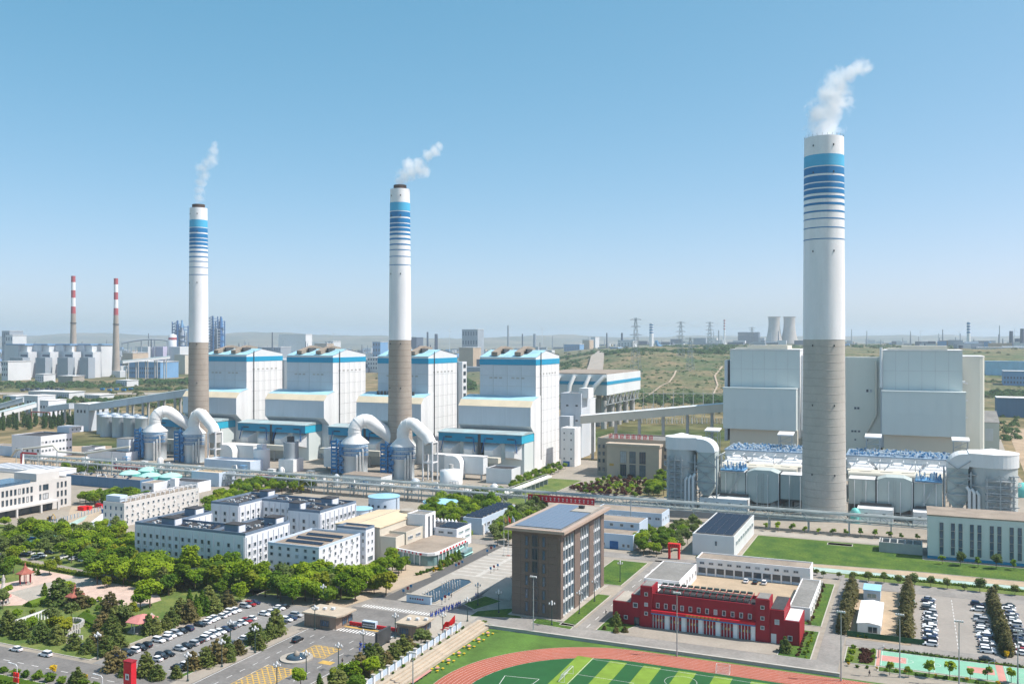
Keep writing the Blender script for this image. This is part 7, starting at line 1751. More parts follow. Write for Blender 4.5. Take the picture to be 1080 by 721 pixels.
for a,b,c,lab in ((18,735,700,'grey cobra street light at the lower left frame edge'),(108,742,712,'grey cobra street light beyond the cross road')):
    x,y = P(a,b); h = ZZ(c,x,y); t = thing('street_light',lab,'street light',(x,y,0),'cobra street lights'); MB().tube([(x,y,0),(x,y,h-.6),(x-.5,y,h-.1),(x-2.6,y,h)],.12,8).build('pole','frame_white',t); MB().box(x-3.4,x-2.4,y-.2,y+.2,h-.08,h+.1).build('lamp_head','frame_white',t)
x,y = P(18,735); t = thing('traffic_light','red cased traffic light on the pole at the lower left','traffic light',(x,y,0)); MB().bar((x+.6,y-.2,0),(x+.6,y-.2,4.2),.2).build('post','frame_white',t)
for k,(dx,z) in enumerate(((-.9,4.2),(.2,4.2),(-.9,5.6),(.2,5.6))): MB().box(x+dx,x+dx+.8,y-.5,y-.2,z,z+1.2).build('signal_head','bright_red',t)
x,y = P(137,738); h = ZZ(697,x,y); t = thing('red_pillar','tall dark red sign pillar with white emblem beside the cross road','sign',(x,y,0)); MB().box(x-1.35,x+1.35,y-.9,y+.9,0,h).build('pillar','red_paint',t); MB().box(x-1.5,x+1.5,y-1.05,y+1.05,h,h+.3).build('cap','red_wall',t)
MB().box(x-.6,x+.6,y-1.0,y-.91,h-4.6,h-3.0).build('emblem','frame_white',t); MB().box(x-.15,x+.35,y-1.05,y-1.01,h-4.2,h-3.4).build('emblem_mark','dark_steel',t)
for k in range(4): g = MB(); zz=h-6-k*1.5; g.box(x-.6,x+.6,y-1.0,y-.91,zz,zz+.2); g.box(x-.5,x+.5,y-1.01,y-.9,zz-.5,zz-.35); g.box(x-.1,x+.1,y-1.02,y-.89,zz-.8,zz+.2); g.build('character','line_yellow',t)
TRI = [((513.9,585),(518,582),(521.5,580.5),'on the far left plaza lane'),((481,600.5),(484,599),(487.5,597),'beside the canteen flower bed'),((517.5,604),(521,602),(525,600.5),'on the right plaza lane'),((425.5,628),(430,625.5),(433.5,623),'left of the reflecting pool'),((466,637),(469.5,634.5),(473.5,632),'right of the reflecting pool')]
for a in TRI:
    for k in range(3):
        x,y = P(*a[k]); t = thing('banner_post','small dark banner post %s, %s of three' % (a[3],['first','second','third'][k]),'banner post',(x,y,0),'small banner posts'); MB().lathe(x,y,[(.3,0),(.3,.2),(.06,.25),(.06,2.4)],8).build('post','frame_dark',t); MB().box(x-.45,x+.45,y-.05,y+.05,1.5,2.5).build('banner','red_wall' if k%2 else 'band_blue',t)
for k,(a,m_,lab) in enumerate(((531.5,'line_yellow','flagpole with yellow flag at the plaza end'),(536,'bright_red','flagpole with red flag at the plaza end'),(540.5,'bluegrey_wall','flagpole with pale blue flag at the plaza end'))):
    x,y = P(a,586); h = ZZ(543,x,y); t = thing('flagpole',lab,'flagpole',(x,y,0),'flagpoles'); MB().lathe(x,y,[(.12,0),(.06,h)],8).build('pole','frame_white',t); m2 = MB()
    for i in range(7): m2.v += [(x+.06+i*.18,y+.12*math.sin(i*1.3),h-2.6-i*.12),(x+.06+i*.18,y+.12*math.sin(i*1.3),h-.4-i*.22)]
    for i in range(6): m2.f.append((2*i,2*i+2,2*i+3,2*i+1))
    m2.build('flag',m_,t); MB().box(x-.6,x+.6,y-.6,y+.6,0,.5).build('base','court_red' if k==1 else 'paving_light',t)
# construction yard left
gs('construction_yard', [P(*p) for p in ((68,556),(75,534),(100,531),(136,539),(132,556),(100,562))], .05, 'plaza_sand'); gs('white_apron', [P(*p) for p in ((88,556),(108,541),(131,542),(130,556),(105,561))], .07, 'white_roof'); gs('tarp_ground', [P(*p) for p in ((64,556),(85,546),(93,543),(88,549),(74,556))], .09, 'teal_path')
t = thing('hoarding_fence','pale blue site hoarding around the construction yard','fence',(*P(80,550),0)); a,b = Vector((*P(46,556),0)),Vector((*P(112,537),0))
for k in range(18): p,q = a.lerp(b,k/18),a.lerp(b,(k+.96)/18); MB().box(min(p.x,q.x),max(p.x,q.x),(p.y+q.y)/2-.1,(p.y+q.y)/2+.1,0,2.6).build('panel','bluegrey_wall',t); MB().bar((p.x,p.y,0),(p.x,p.y,2.8),.15).build('post','frame_white',t)
for k,(a,b,m_,lab) in enumerate(((86.5,538,'bright_red','red skip in the construction yard, left one'),(92.5,537.5,'bright_red','red skip in the construction yard, middle one'),(105,535,'red_paint','red skip in the construction yard beside the blue containers'),(112,541,'blue_steel','blue container in the construction yard'))):
    x,y = P(a,b); t = thing('site_container',lab,'container',(x,y,0),'site containers'); MB().box(x-2.4,x+2.4,y-1,y+1,.1,2.1).build('box',m_,t); MB().box(x-2.5,x+2.5,y-1.1,y+1.1,2.1,2.25).build('rim',m_,t)
x,y = P(53,549); t = thing('excavator','small yellow excavator in front of the grey office','excavator',(x,y,0)); MB().box(x-1.4,x+1.4,y-1.1,y-.6,0,.8).build('track','dark_steel',t); MB().box(x-1.4,x+1.4,y+.6,y+1.1,0,.8).build('track','dark_steel',t); MB().box(x-1.5,x+.6,y-.9,y+.9,.9,1.9).build('body','line_yellow',t); MB().box(x-.2,x+1.0,y-.9,y+.1,.9,2.7).build('cab','glass',t); MB().tube([(x+.6,y,1.7),(x+2.2,y,3.8),(x+3.6,y,2.6),(x+3.7,y,1.2)],.22,6).build('boom','line_yellow',t); MB().box(x+3.3,x+4.1,y-.4,y+.4,.5,1.3).build('bucket','dark_steel',t)
gs('tarp_tent_ground', [P(*p) for p in ((18,572),(50,562),(62,566),(40,574))], .2, 'court_green')
t = thing('car_awning','dark blue car awning at the left edge of the small car park','awning',(*P(18,575),0)); x,y = P(18,573)
MB().exx([(y-4,2.3),(y+4,2.8),(y+4,2.95),(y-4,2.45)],x-12,x+9).build('roof','blue_steel',t)
for s in (-11,-4,3,8): MB().bar((x+s,y-3,0),(x+s,y-3,2.4),.15).build('post','frame_white',t)
# ================================================================== far background
def zat(py_, Y): return HC-(py_-HZ)*Y/FPX
def ground_z(px_, Y): return max(0, terr_h(px_, Y)-3) if Y > 1250 else 0
FARN = [0]
def fbox(t, px0, px1, pt, Y, dep_, m, name='wall', pb=None):
    a, b = D(px0,Y), D(px1,Y); y0 = min(a[1],b[1]); w = (px1-px0)*Y/FPX; c = D((px0+px1)/2, Y); g = ground_z((px0+px1)/2, Y)-4
    z0 = g if pb is None else zat(pb, Y)
    return MB().box(c[0]-w/2*.97, c[0]+w/2*.97, c[1], c[1]+dep_, z0, zat(pt,Y)).build(name, m, t)
def fthing(name, lab, cat, px_, Y, group=None):
    c = D(px_,Y); return thing(name, lab, cat, (*c, ground_z(px_,Y)), group)
mat('far_white',(.60,.63,.65),.7,.08,.02); mat('far_blue',(.16,.33,.55),.7,.1,.02); mat('far_grey',(.30,.35,.40),.7,.12,.02); mat('far_dark',(.09,.12,.17),.8,.2,.02); mat('far_lilac',(.48,.45,.60),.7,.1,.02); mat('far_tan',(.45,.36,.26),.8,.15,.02)
# old power station with two red and white chimneys
for k,(a,b) in enumerate(((1,31),(29,54),(52,78),(76,99))):
    Y = 2300; t = fthing('old_boiler_house','far white boiler house with blue roof line, %s in the old power station' % ORD[k],'boiler house',(a+b)/2,Y,'boiler houses of the old power station')
    fbox(t,a,b-8,363,Y,60,'grey_clad'); fbox(t,b-14,b,364 if k else 363.5,Y-6,66,'far_white','side_wall'); fbox(t,a,b,362.6,Y-8,70,'far_blue','roof_band',363.8); fbox(t,b-13,b+1,371,Y-30,24,'far_white','bunker_bay'); fbox(t,b-11,b-.5,373.8,Y-30.5,.4,'far_dark','window_band',376)
    fbox(t,a+6,b-4,377,Y-70,20,'far_grey','precipitator')
for k,(a,pt,pb_) in enumerate(((77.3,291,396),(122.3,293.5,395))):
    Y = 2300; c = D(a,Y); h = zat(pt,Y); t = thing('striped_chimney','tall thin chimney with red and white top bands, %s' % ('the one beside the old boiler houses' if k == 0 else 'the one beside the refinery'),'chimney',(*c,0),'red and white chimneys')
    def rr(z): return 10.6-(10.6-5.0)*min(1,z/(h*.75))**.8
    zs_ = [h*(1-f) for f in (0,.062,.142,.216,.302,.372)]
    MB().lathe(*c,[(rr(z),z) for z in [zs_[5]*i/8 for i in range(9)]],20).build('shaft','stack_conc',t,True)
    for i in range(5): MB().lathe(*c,[(rr(zs_[i+1])+.1,zs_[i+1]),(rr(zs_[i])+.1,zs_[i])],20).build('painted_band','stack_red' if i%2 == 0 else 'stack_white',t,True)
    MB().lathe(*c,[(7.5,h*.53),(7.5,h*.53+2)],16).build('gallery','dark_steel',t); fbox(t,a-6,a+6,391,Y-16,20,'far_white','base_house')
# refinery columns and silos behind the thin chimney
for a,pt,w,m_,lab in ((190,337,5,'blue_steel','cluster of dark blue refinery columns left of the thin chimney'),(228,331,6,'blue_steel','cluster of dark blue refinery columns right of the thin chimney')):
    Y = 3600; t = fthing('refinery_tower',lab,'refinery tower',a,Y,'refinery towers'); rn = random.Random(a)
    for k in range(6):
        c = D(a+rn.uniform(-w,w),Y+rn.uniform(-20,20)); h = zat(pt+rn.uniform(0,12),Y); MB().lathe(*c,[(8,0),(8,h*.62),(5.5,h*.66),(5.5,h*.9),(3.5,h*.92),(3.5,h)],10).build('column',rn.choice((m_,'far_grey','sky_steel')),t,True)
        for q in range(5): MB().lathe(*c,[(11,h*(.2+.14*q)),(11,h*(.2+.14*q)+2)],8).build('platform','blue_steel',t)
    for q,(du,fh,wd_) in enumerate(((-.6,.95,13),(.1,.7,16),(.7,.86,12))):
        c = D(a+w*du,Y-10+q*12); h = zat(pt,Y)*fh; fr_ = MB()
        for sx in (-1,1):
            for sy in (-1,1): fr_.bar((c[0]+sx*wd_,c[1]+sy*wd_,0),(c[0]+sx*wd_,c[1]+sy*wd_,h),3)
        z = 8
        while z < h: fr_.box(c[0]-wd_,c[0]+wd_,c[1]-wd_,c[1]+wd_,z,z+2.2); fr_.bar((c[0]-wd_,c[1]-wd_,z),(c[0]+wd_,c[1]-wd_,z+11),2); z += 11
        fr_.build('frame','blue_steel' if q != 1 else 'far_grey',t)
Y=3000
t = fthing('far_hall','long lilac and white process hall behind the striped chimneys','hall',165,Y)
for a,b,m_ in ((143,158,'far_white'),(158,174,'far_lilac'),(174,192,'far_white')): fbox(t,a,b,365.5,Y,70,m_)
t = fthing('far_silo','white round silo with red band beside the refinery columns','silo',181,Y+100); c = D(182,Y+100); MB().lathe(*c,[(13,0),(13,108),(4,112)],16).build('drum','far_white',t,True); MB().lathe(*c,[(13.3,92),(13.3,100)],16,False).build('band','stack_red',t)
t = fthing('conveyor_arch','thin arched conveyor rising toward the refinery','conveyor',150,Y)
pts = [(*D(128+7*k,Y-100),zat(362-(4.2*math.sin(k/7*2.4)),Y-100)) for k in range(8)]; MB().tube(pts,2.6,6).build('gallery','far_grey',t)
for p in pts[1::2]: MB().bar((p[0],p[1],0),p,2).build('support','far_grey',t)
# rows of low far buildings: every one its own thing
FB = [(0,12,349,3600,'far_grey','dark grey plant block at the left horizon'),(4,15,353.5,3500,'far_white','pale block beside the grey plant at the left horizon'),(33,45,371,2700,'far_white','white shed beyond the old power station'),(127,142,372,2700,'far_tan','low tan shed behind the right striped chimney'),(130,175,381.5,2250,'far_blue','long low blue-roofed shed right of the striped chimneys'),(182,197,374,2500,'cream_wall','cream workshop with round tanks beside the thin chimney'),(0,10,381,2100,'far_white','white shed below the old power station'),(35,48,394.5,2000,'far_white','white hut with orange end near the railway'),(58,80,396.5,1960,'paving_light','low white workshop by the railway'),(120,136,401,1850,'far_white','small white warehouse by the railway'),
 (20,82,413,1490,'far_white','long white two-storey hostel beside the railway'),(86,108,416.5,1480,'far_white','low white huts right of the long hostel'),(0,20,417.5,1440,'bluegrey_wall','blue-white sheds at the left frame edge by the railway'),
 (290,326,352.5,5200,'white_roof','wide white dome-roofed coal store on the horizon'),(233,250,366,3300,'far_tan','tan process building behind the first boiler house'),(262,300,366,3400,'far_grey','grey process plant behind the first boiler house'),(330,345,362,4000,'far_tan','tan low works beyond the second boiler house'),(345,352,360,4100,'far_white','white tank house beyond the second boiler house'),
 (392,402,360.5,3800,'far_blue','blue roofed works right of the second boiler house'),(386,405,377,2600,'far_white','white workers housing right of the second boiler house'),(486,505,347.5,3900,'far_grey','big grey cube building on the horizon'),(483,500,366.5,3000,'far_tan','tan bank works below the grey cube'),(430,440,356,4000,'far_dark','dark plant block on the horizon left of the grey cube'),
 (594,612,363,4200,'far_blue','low blue-roofed works beyond the fourth boiler house'),(614,622,358.5,4300,'far_tan','tan round works on the horizon'),(623,628,355.5,4400,'far_white','white twin silos on the horizon'),(651,668,359,3600,'far_white','white and blue block below the pylons'),(668,684,365.5,3700,'far_white','low white sheds right of the white block'),(643,652,366,3500,'far_blue','low blue shed left of the white block'),
 (731,756,356.5,5200,'white_roof','long white roof on the far plateau'),(778,800,350.5,5600,'far_dark','dark power block left of the cooling towers'),(800,806,356.5,5500,'far_grey','grey block beside the cooling towers'),(895,904,366.5,3600,'far_white','white house right of the massive chimney'),(904,912,366,3600,'far_dark','dark house right of the massive chimney'),(1014,1034,366.5,2600,'far_blue','blue-roofed shed behind the grey boiler blocks'),
 (1034,1100,366.5,2500,'far_white','long white factory with window rows at the right horizon'),(1042,1100,381.5,1800,'lightblue_roof','long light blue roofed hall at the right edge'),(1060,1100,391.5,1650,'far_blue','blue-grey block below the light blue hall'),(1054,1110,420,1120,'navy_wall','long navy shed with pale roof at the right edge')]
for a,b,pt,Y,m_,lab in FB:
    t = fthing('far_building',lab,'building',(a+b)/2,Y,'distant works'); d = 60 if Y > 2000 else 30
    fbox(t,a,b,pt,Y,d,m_); fbox(t,a-.2,b+.2,pt-.35,Y-1,d+2,'far_blue' if m_ in ('far_white','lightblue_roof') and 'blue' in lab else 'white_roof' if m_ != 'far_dark' else 'far_dark','roof',pt-.02)
    n = int((b-a)/3)
    hgt = (zat(pt,Y)-ground_z((a+b)/2,Y))
    if n >= 2 and m_ in ('far_white','far_blue','far_grey') and Y < 4500:
        for k in range(n):
            u = a+(b-a)*(k+.5)/n; c = D(u,Y); cc = D((a+b)/2,Y); ww = (b-a)/n*Y/FPX*.45; xx = cc[0]+(u-(a+b)/2)*Y/FPX*.97
            for r_ in range(2 if hgt < 40 else 3):
                z = ground_z(u,Y)+hgt*(.25+.28*r_); MB().box(xx-ww/2,xx+ww/2,cc[1]-.3,cc[1],z,z+hgt*.13).build('window','far_dark',t)
# thin stacks on the horizon
for a,pt,pb_,Y,r0,m_,lab in ((536,343,364,4200,5,'far_grey','thin grey stack right of the big grey cube'),(551,352,364,4200,3.5,'far_dark','short dark stack beside the thin grey stack'),(564,352,362,4400,9,'far_grey','blunt grey process column on the horizon'),(640,351,366,4300,4,'far_dark','thin dark stack left of the white block'),(656,351,366,3700,5,'far_dark','dark stack on the white and blue block'),(687,341,366,3600,9,'stack_white','white stack with blue bands under the pylons'),(758,348,364,4800,4,'far_grey','thin grey stack right of the pylons'),(764,336.5,360,5000,5,'stack_red','thin red and white stack left of the cooling towers'),(1021.5,339.5,366,3000,6,'stack_white','thin blue and white stack at the right horizon'),(1066.5,349,366,3000,7,'far_dark','dark blue process column at the right edge'),(1078,346.5,366,3000,7,'far_dark','tall dark blue process column at the right frame edge'),(451,350,364,4000,5,'far_dark','dark stack beside the plant block on the horizon'),(460,352,364,4000,8,'far_dark','dark blunt column beside the plant block')):
    g = ground_z(a,Y); c = D(a,Y); h = zat(pt,Y); t = thing('distant_stack',lab,'stack',(*c,g),'distant stacks')
    MB().lathe(*c,[(r0,g-4),(r0*.8,h)],12).build('shaft',m_ if m_ != 'stack_red' else 'stack_white',t,True)
    if m_ in ('stack_white','stack_red'):
        for k in range(4): z0 = h-(h-g)*(.03+.11*k); MB().lathe(*c,[(r0*.86+.3,z0-(h-g)*.05),(r0*.85+.3,z0)],12,False).build('painted_band','stack_red' if m_ == 'stack_red' else 'band_blue',t)
t = fthing('blue_slide','curved blue chute beside the banded white stack','chute',693,3600); MB().tube([(*D(692,3600),zat(359,3600)),(*D(693.5,3600),zat(364,3600)),(*D(699,3600),zat(366.5,3600))],7,8).build('chute','sky_steel',t)
# cooling towers
for k,a in enumerate((816.5,832.5)):
    Y = 4700; c = D(a,Y); g = ground_z(a,Y); h = zat(334.2,Y)-g; r0 = 38
    t = thing('cooling_tower','concrete cooling tower, %s the massive chimney' % ('farther from' if k == 0 else 'closer to'),'cooling tower',(*c,g),'hyperbolic cooling towers')
    MB().lathe(*c,[(r0*(.80+.0)*math.sqrt(1+((f-.80)/.62)**2)*.92,g+8+(h-8)*f) for f in [i/14 for i in range(15)]],28,False).build('shell','concrete',t,True)
    for q in range(20): an=2*math.pi*q/20; MB().bar((c[0]+r0*1.18*math.cos(an),c[1]+r0*1.18*math.sin(an),g-3),(c[0]+r0*1.15*math.cos(an+.1),c[1]+r0*1.15*math.sin(an+.1),g+8.5),1.6).build('support','concrete',t)
    MB().lathe(*c,[(r0*.86,g+h-1),(r0*.9,g+h+1.5)],28,False).build('rim','concrete',t)
# pylons
def pylon(lab, px_, Y, pt, w=9):
    c = D(px_,Y); g = ground_z(px_,Y); h = zat(pt,Y)-g; t = thing('pylon',lab,'pylon',(*c,g),'lattice power pylons'); m_ = MB()
    def wd(f): return w*(1-f)**1.1+1.4
    N = 9
    for k in range(N):
        f0,f1 = k/N,(k+1)/N; a0,a1 = wd(f0),wd(f1); z0,z1 = g+h*f0,g+h*f1
        for sx in (-1,1):
            for sy in (-1,1): m_.bar((c[0]+sx*a0,c[1]+sy*a0,z0),(c[0]+sx*a1,c[1]+sy*a1,z1),.5)
        for sy in (-1,1): m_.bar((c[0]-a0,c[1]+sy*a0,z0),(c[0]+a1,c[1]+sy*a1,z1),.45); m_.bar((c[0]+a0,c[1]+sy*a0,z0),(c[0]-a1,c[1]+sy*a1,z1),.45)
    m_.build('lattice','grey_steel',t)
    for f,L_ in ((.97,11),(.86,9),(.73,11.5),(.60,9)):
        z = g+h*f; q = MB(); d=(ca,sa)
        q.bar((c[0]-L_*d[0],c[1]-L_*d[1],z),(c[0]+L_*d[0],c[1]+L_*d[1],z),.8); q.bar((c[0]-L_*d[0],c[1]-L_*d[1],z),(c[0],c[1],z+3),.5); q.bar((c[0]+L_*d[0],c[1]+L_*d[1],z),(c[0],c[1],z+3),.5); q.build('crossarm','grey_steel',t)
    return c, g, h
PY_ = [('tallest lattice pylon above the banded stack',670.5,1750,335),('lattice pylon in the middle of the pylon line',718,2150,339),('lattice pylon left of the red striped stack',748.5,2500,339.5),('small lattice pylon below the middle pylon',728,1900,356),('lattice pylon between the cooling towers and red stack',793,3000,345)]
pp = [pylon(*q, 9 if i == 0 else 7) for i,q in enumerate(PY_)]
t = thing('power_line','thin power lines strung between the pylons','power line',(*pp[0][0],0))
for (a,b) in ((0,1),(1,2),(2,4)):
    for f,L_ in ((.97,11),(.73,11.5)):
        for s in (-1,1):
            (c0,g0,h0),(c1,g1,h1) = pp[a],pp[b]; pts=[]
            for k in range(7): u=k/6; pts.append((c0[0]+(c1[0]-c0[0])*u+s*L_*ca,c0[1]+(c1[1]-c0[1])*u+s*L_*sa,(g0+h0*f)*(1-u)+(g1+h1*f)*u-10*4*u*(1-u)))
            MB().tube(pts,.16,4).build('cable','grey_steel',t)
# substation gantries
for k in range(16):
    px_ = 684+(k%8)*10.5; Y = 1240-(k//8)*190; c = D(px_,Y); t = thing('switchyard_gantry','thin steel switchyard gantry, %s in the %s row beyond the coal gallery' % (ordn(k%8+1),'far' if k < 8 else 'near'),'gantry',(*c,0),'switchyard gantries')
    h = 22 if k < 8 else 16; m_ = MB(); m_.bar((c[0]-7,c[1],0),(c[0]-7,c[1],h),.5); m_.bar((c[0]+7,c[1],0),(c[0]+7,c[1],h),.5); m_.bar((c[0]-8,c[1],h),(c[0]+8,c[1],h),.6); m_.bar((c[0]-7,c[1],h),(c[0]-7,c[1],h+6),.3); m_.build('frame','pipe',t)
    for q in range(5): MB().lathe(c[0]-6+q*3,c[1]-8,[(.7,0),(.5,2),(.4,6)],6).build('insulator','far_tan' if q%2 else 'pipe',t)
# wind turbines
for k,(a,pt,pb_) in enumerate(((971,349,362),(1012,350,362),(474,348,360),(502,347,359),(572,346,360),(750,347,360),(1070,348,360),(352,352,362))):
    Y = 7600; c = D(a,Y); g = ground_z(a,Y); h = zat(pt,Y); t = thing('wind_turbine','faint white wind turbine on the far hills, %s' % ('at the right edge of the photo' if a > 1050 else 'right of the grey boiler block' if a > 1000 else 'above the grey boiler block' if a > 900 else 'near the tall pylons' if a > 700 else 'right of the grey cube' if a > 520 else 'just right of the grey cube top' if a > 490 else 'left of the grey cube' if a > 400 else 'beyond the second boiler house'),'wind turbine',(*c,g),'distant wind turbines')
    MB().lathe(*c,[(2.6,g-20),(1.5,h)],8).build('tower','far_white',t)
    for q in range(3): an = .6*k+q*2.094; L_=44; e=(c[0]+L_*math.cos(an)*ca,c[1]-5+L_*math.cos(an)*sa,h+L_*math.sin(an)); MB().tube([(c[0],c[1]-5,h),e],[1.6,.5],5).build('blade','far_white',t)
    MB().box(c[0]-2.5,c[0]+2.5,c[1]-6,c[1]+6,h-2,h+2).build('nacelle','far_white',t)
# far road up the slope
r = MB(); RP = ((601,630,1280),(607,632,1450),(614,634.5,1700),(621,636.5,2050),(627,638,2500),(631,639.5,3000))
RN = 40
for k in range(RN+1):
    u = k/RN*5; i = min(4,int(u)); fr_ = u-i
    e = [RP[i][j]*(1-fr_)+RP[i+1][j]*fr_ for j in range(3)]
    zz = max(terr_h(px_,e[2]) for px_ in (e[0],(e[0]+e[1])/2,e[1]))-3+3.2+1.6
    for px_ in e[:2]: c = D(px_,e[2]); r.v.append((c[0],c[1],zz))
for k in range(RN): r.f.append((2*k,2*k+1,2*k+3,2*k+2))
tag(r.build('far_road','paving',None),kind='structure')
r = MB()
for k,(x0_,x1_,Y0_,Y1_) in enumerate(((-40,200,1580,1640),)):
    r.v += [(*D(x0_,Y0_),.1),(*D(x1_,Y0_),.1),(*D(x1_,Y1_),.1),(*D(x0_,Y1_),.1)]; r.f.append((0,1,2,3))
tag(r.build('railway_bed','paving',None),kind='structure')
for k in range(14):
    px_ = 24+k*5.2 if k < 9 else 108+(k-9)*7.5; Y = 1680+(k%2)*25; c = D(px_,Y); t = thing('rail_wagon','dark blue rail wagon, %s along the siding' % ordn(k+1),'wagon',(*c,0),'rail wagons'); MB().box(c[0]-4.4,c[0]+4.4,c[1]-1.5,c[1]+1.5,1.2,4.6).build('body','band_blue' if k > 8 else 'far_dark',t); MB().box(c[0]-3.5,c[0]+3.5,c[1]-1.2,c[1]+1.2,.2,1.2).build('bogie','dark_steel',t)
for pts_ in (((682,1480),(690,1560),(697,1640),(706,1700),(711,1800),(713,1900)),((752,1500),(757,1650),(754,1800),(762,2000))):
    r = MB()
    for (px_,Y) in pts_:
        for s in (-.9,.9): r.v.append((*D(px_+s,Y),terr_h(px_,Y)+1.2))
    for k in range(len(pts_)-1): r.f.append((2*k,2*k+1,2*k+3,2*k+2))
    tag(r.build('dirt_track','plaza_sand',None),kind='structure')
# coal conveyors and buildings left
def gallery(lab, a, b, w, h, legs, m_='grey_clad'):
    va, vb = Vector(a), Vector(b); d = vb-va; d.z = 0; d.normalize(); nn = Vector((d.y,-d.x,0))*w; t = thing('conveyor_gallery',lab,'conveyor',(va.x,va.y,0),'coal conveyor galleries'); g = MB()
    g.v = [tuple(q) for q in (va-nn,va+nn,vb+nn,vb-nn)]+[tuple(q+Vector((0,0,h))) for q in (va-nn,va+nn,vb+nn,vb-nn)]; g.f=[(3,2,1,0),(4,5,6,7),(0,1,5,4),(1,2,6,5),(2,3,7,6),(3,0,4,7)]; g.build('gallery',m_,t)
    g = MB(); g.v = [tuple(q+Vector((0,0,h+.1))) for q in (va-nn*1.1,va+nn*1.1,vb+nn*1.1,vb-nn*1.1)]+[tuple(q+Vector((0,0,h+1))) for q in (va-nn*.3,va+nn*.3,vb+nn*.3,vb-nn*.3)]; g.f=[(4,5,6,7),(0,1,5,4),(1,2,6,5),(2,3,7,6),(3,0,4,7)]; g.build('roof','roof_faded',t)
    for k in range(legs):
        p = va.lerp(vb,(k+.6)/legs)
        for s in (-1,1): MB().box(p.x+nn.x*s*.8-.9,p.x+nn.x*s*.8+.9,p.y+nn.y*s*.8-.9,p.y+nn.y*s*.8+.9,0,p.z).build('support','grey_conc',t)
def PZ(px_,py_,Y): return (*D(px_,Y),zat(py_,Y))
gallery('long dark grey conveyor gallery on concrete legs rising to the boiler houses', PZ(97,433,960), PZ(212,416,880), 4, 6.5, 7)
gallery('light blue roofed conveyor gallery at the left frame edge', PZ(-5,440,1050), PZ(36,429,1100), 4, 5, 3, 'pale_clad'); gallery('low grey conveyor gallery between old coal buildings', PZ(52,434,1080), PZ(76,431,1040), 3.5, 6, 2); gallery('pale conveyor in front of the refinery hall', PZ(128,383,2000), PZ(178,378,2100), 5, 5, 5, 'far_white'); gallery('grey conveyor behind the left coal house', PZ(0,431,1200), PZ(26,424,1200), 4, 6, 2)
for a,b,pt,Y,m_,lab in ((75,96.5,426,960,'grey_clad','grey coal crusher house with small doors at the conveyor foot'),(22,43,417.5,1150,'far_white','white coal transfer house behind the poplar belt'),(40,53,422.5,1130,'dorm_wall','pale transfer house with small windows beside the poplars')):
    t = fthing('coal_house',lab,'building',(a+b)/2,Y,'old coal buildings'); fbox(t,a,b,pt,Y,26,m_); fbox(t,a,b,pt-.5,Y-.5,27,'white_roof','roof',pt-.02); c = D((a+b)/2,Y)
    for k in range(3): MB().box(c[0]-6+k*5,c[0]-4+k*5,c[1]-.3,c[1],zat(pt,Y)-9,zat(pt,Y)-6).build('window','glass',t)
t = thing('red_portal','low red steel portal between transfer house and poplars','portal',(*D(44,1060),0)); a,b = PZ(33,434,1060),PZ(52.5,435,1060); MB().bar(a,b,1.4).build('beam','roof_red',t); MB().bar((a[0],a[1],0),a,1.2).build('leg','roof_red',t); MB().bar((b[0],b[1],0),b,1.2).build('leg','roof_red',t)
# pale silos
for k in range(8):
    px_ = 112.5+(k%4)*12.2-(4 if k > 3 else 0); Y = 905+(k//4)*26-(k%4)*6; c = D(px_-0,Y); t = thing('ash_silo','pale steel silo, %s of the %s row beside the absorber' % (ORD[k%4],'front' if k < 4 else 'rear'),'silo',(*c,0),'pale steel silos'); MB().lathe(*c,[(5.8,0),(5.8,19),(5.9,19.1),(5.9,20),(1,21.5)],22).build('drum','silo',t,True)
    rl = MB()
    for q in range(16): an=2*math.pi*q/16; an1=2*math.pi*(q+1)/16; rl.bar((c[0]+5.8*math.cos(an),c[1]+5.8*math.sin(an),21.4),(c[0]+5.8*math.cos(an1),c[1]+5.8*math.sin(an1),21.4),.15); rl.bar((c[0]+5.8*math.cos(an),c[1]+5.8*math.sin(an),20),(c[0]+5.8*math.cos(an),c[1]+5.8*math.sin(an),21.4),.12)
    rl.build('railing','sky_steel',t); MB().bar((c[0]-6.2,c[1]-1,0),(c[0]-6.2,c[1]-1,20),.5).build('ladder','sky_steel',t)
# tank farms and process clutter on the horizon (too small to count)
SR = random.Random(21); groups = [('far_white',MB()),('far_grey',MB()),('far_blue',MB()),('far_tan',MB()),('far_dark',MB())]
for k in range(1700):
    px_ = SR.uniform(-60,1140); Y = SR.choice((2700,3200,3800,4500,5200,6200))+SR.uniform(-200,200)
    if 560 < px_ < 960 and Y < 3900: continue
    px_ = px_ if k < 750 else SR.uniform(-60,460); c = D(px_,Y); g = ground_z(px_,Y); w = SR.uniform(8,46); h = SR.uniform(5,26)*(1.5 if SR.random() < .12 else 1); i = SR.choices(range(5),[5,4,2,2,3])[0]
    if SR.random() < .2: groups[i][1].lathe(c[0],c[1],[(w*.3,g-5),(w*.3,g+h)],10)
    elif SR.random() < .2: groups[SR.choice((1,4))][1].lathe(c[0],c[1],[(SR.uniform(2,5),g-5),(1.6,g+h*SR.uniform(2,4))],6)
    else: groups[i][1].box(c[0]-w,c[0]+w,c[1],c[1]+w,g-5,g+h)
for m_,mb in groups:
    o = mb.free('distant_works',m_); tag(o,'haze-softened distant works too small to tell apart along the horizon','industry',None,'stuff')
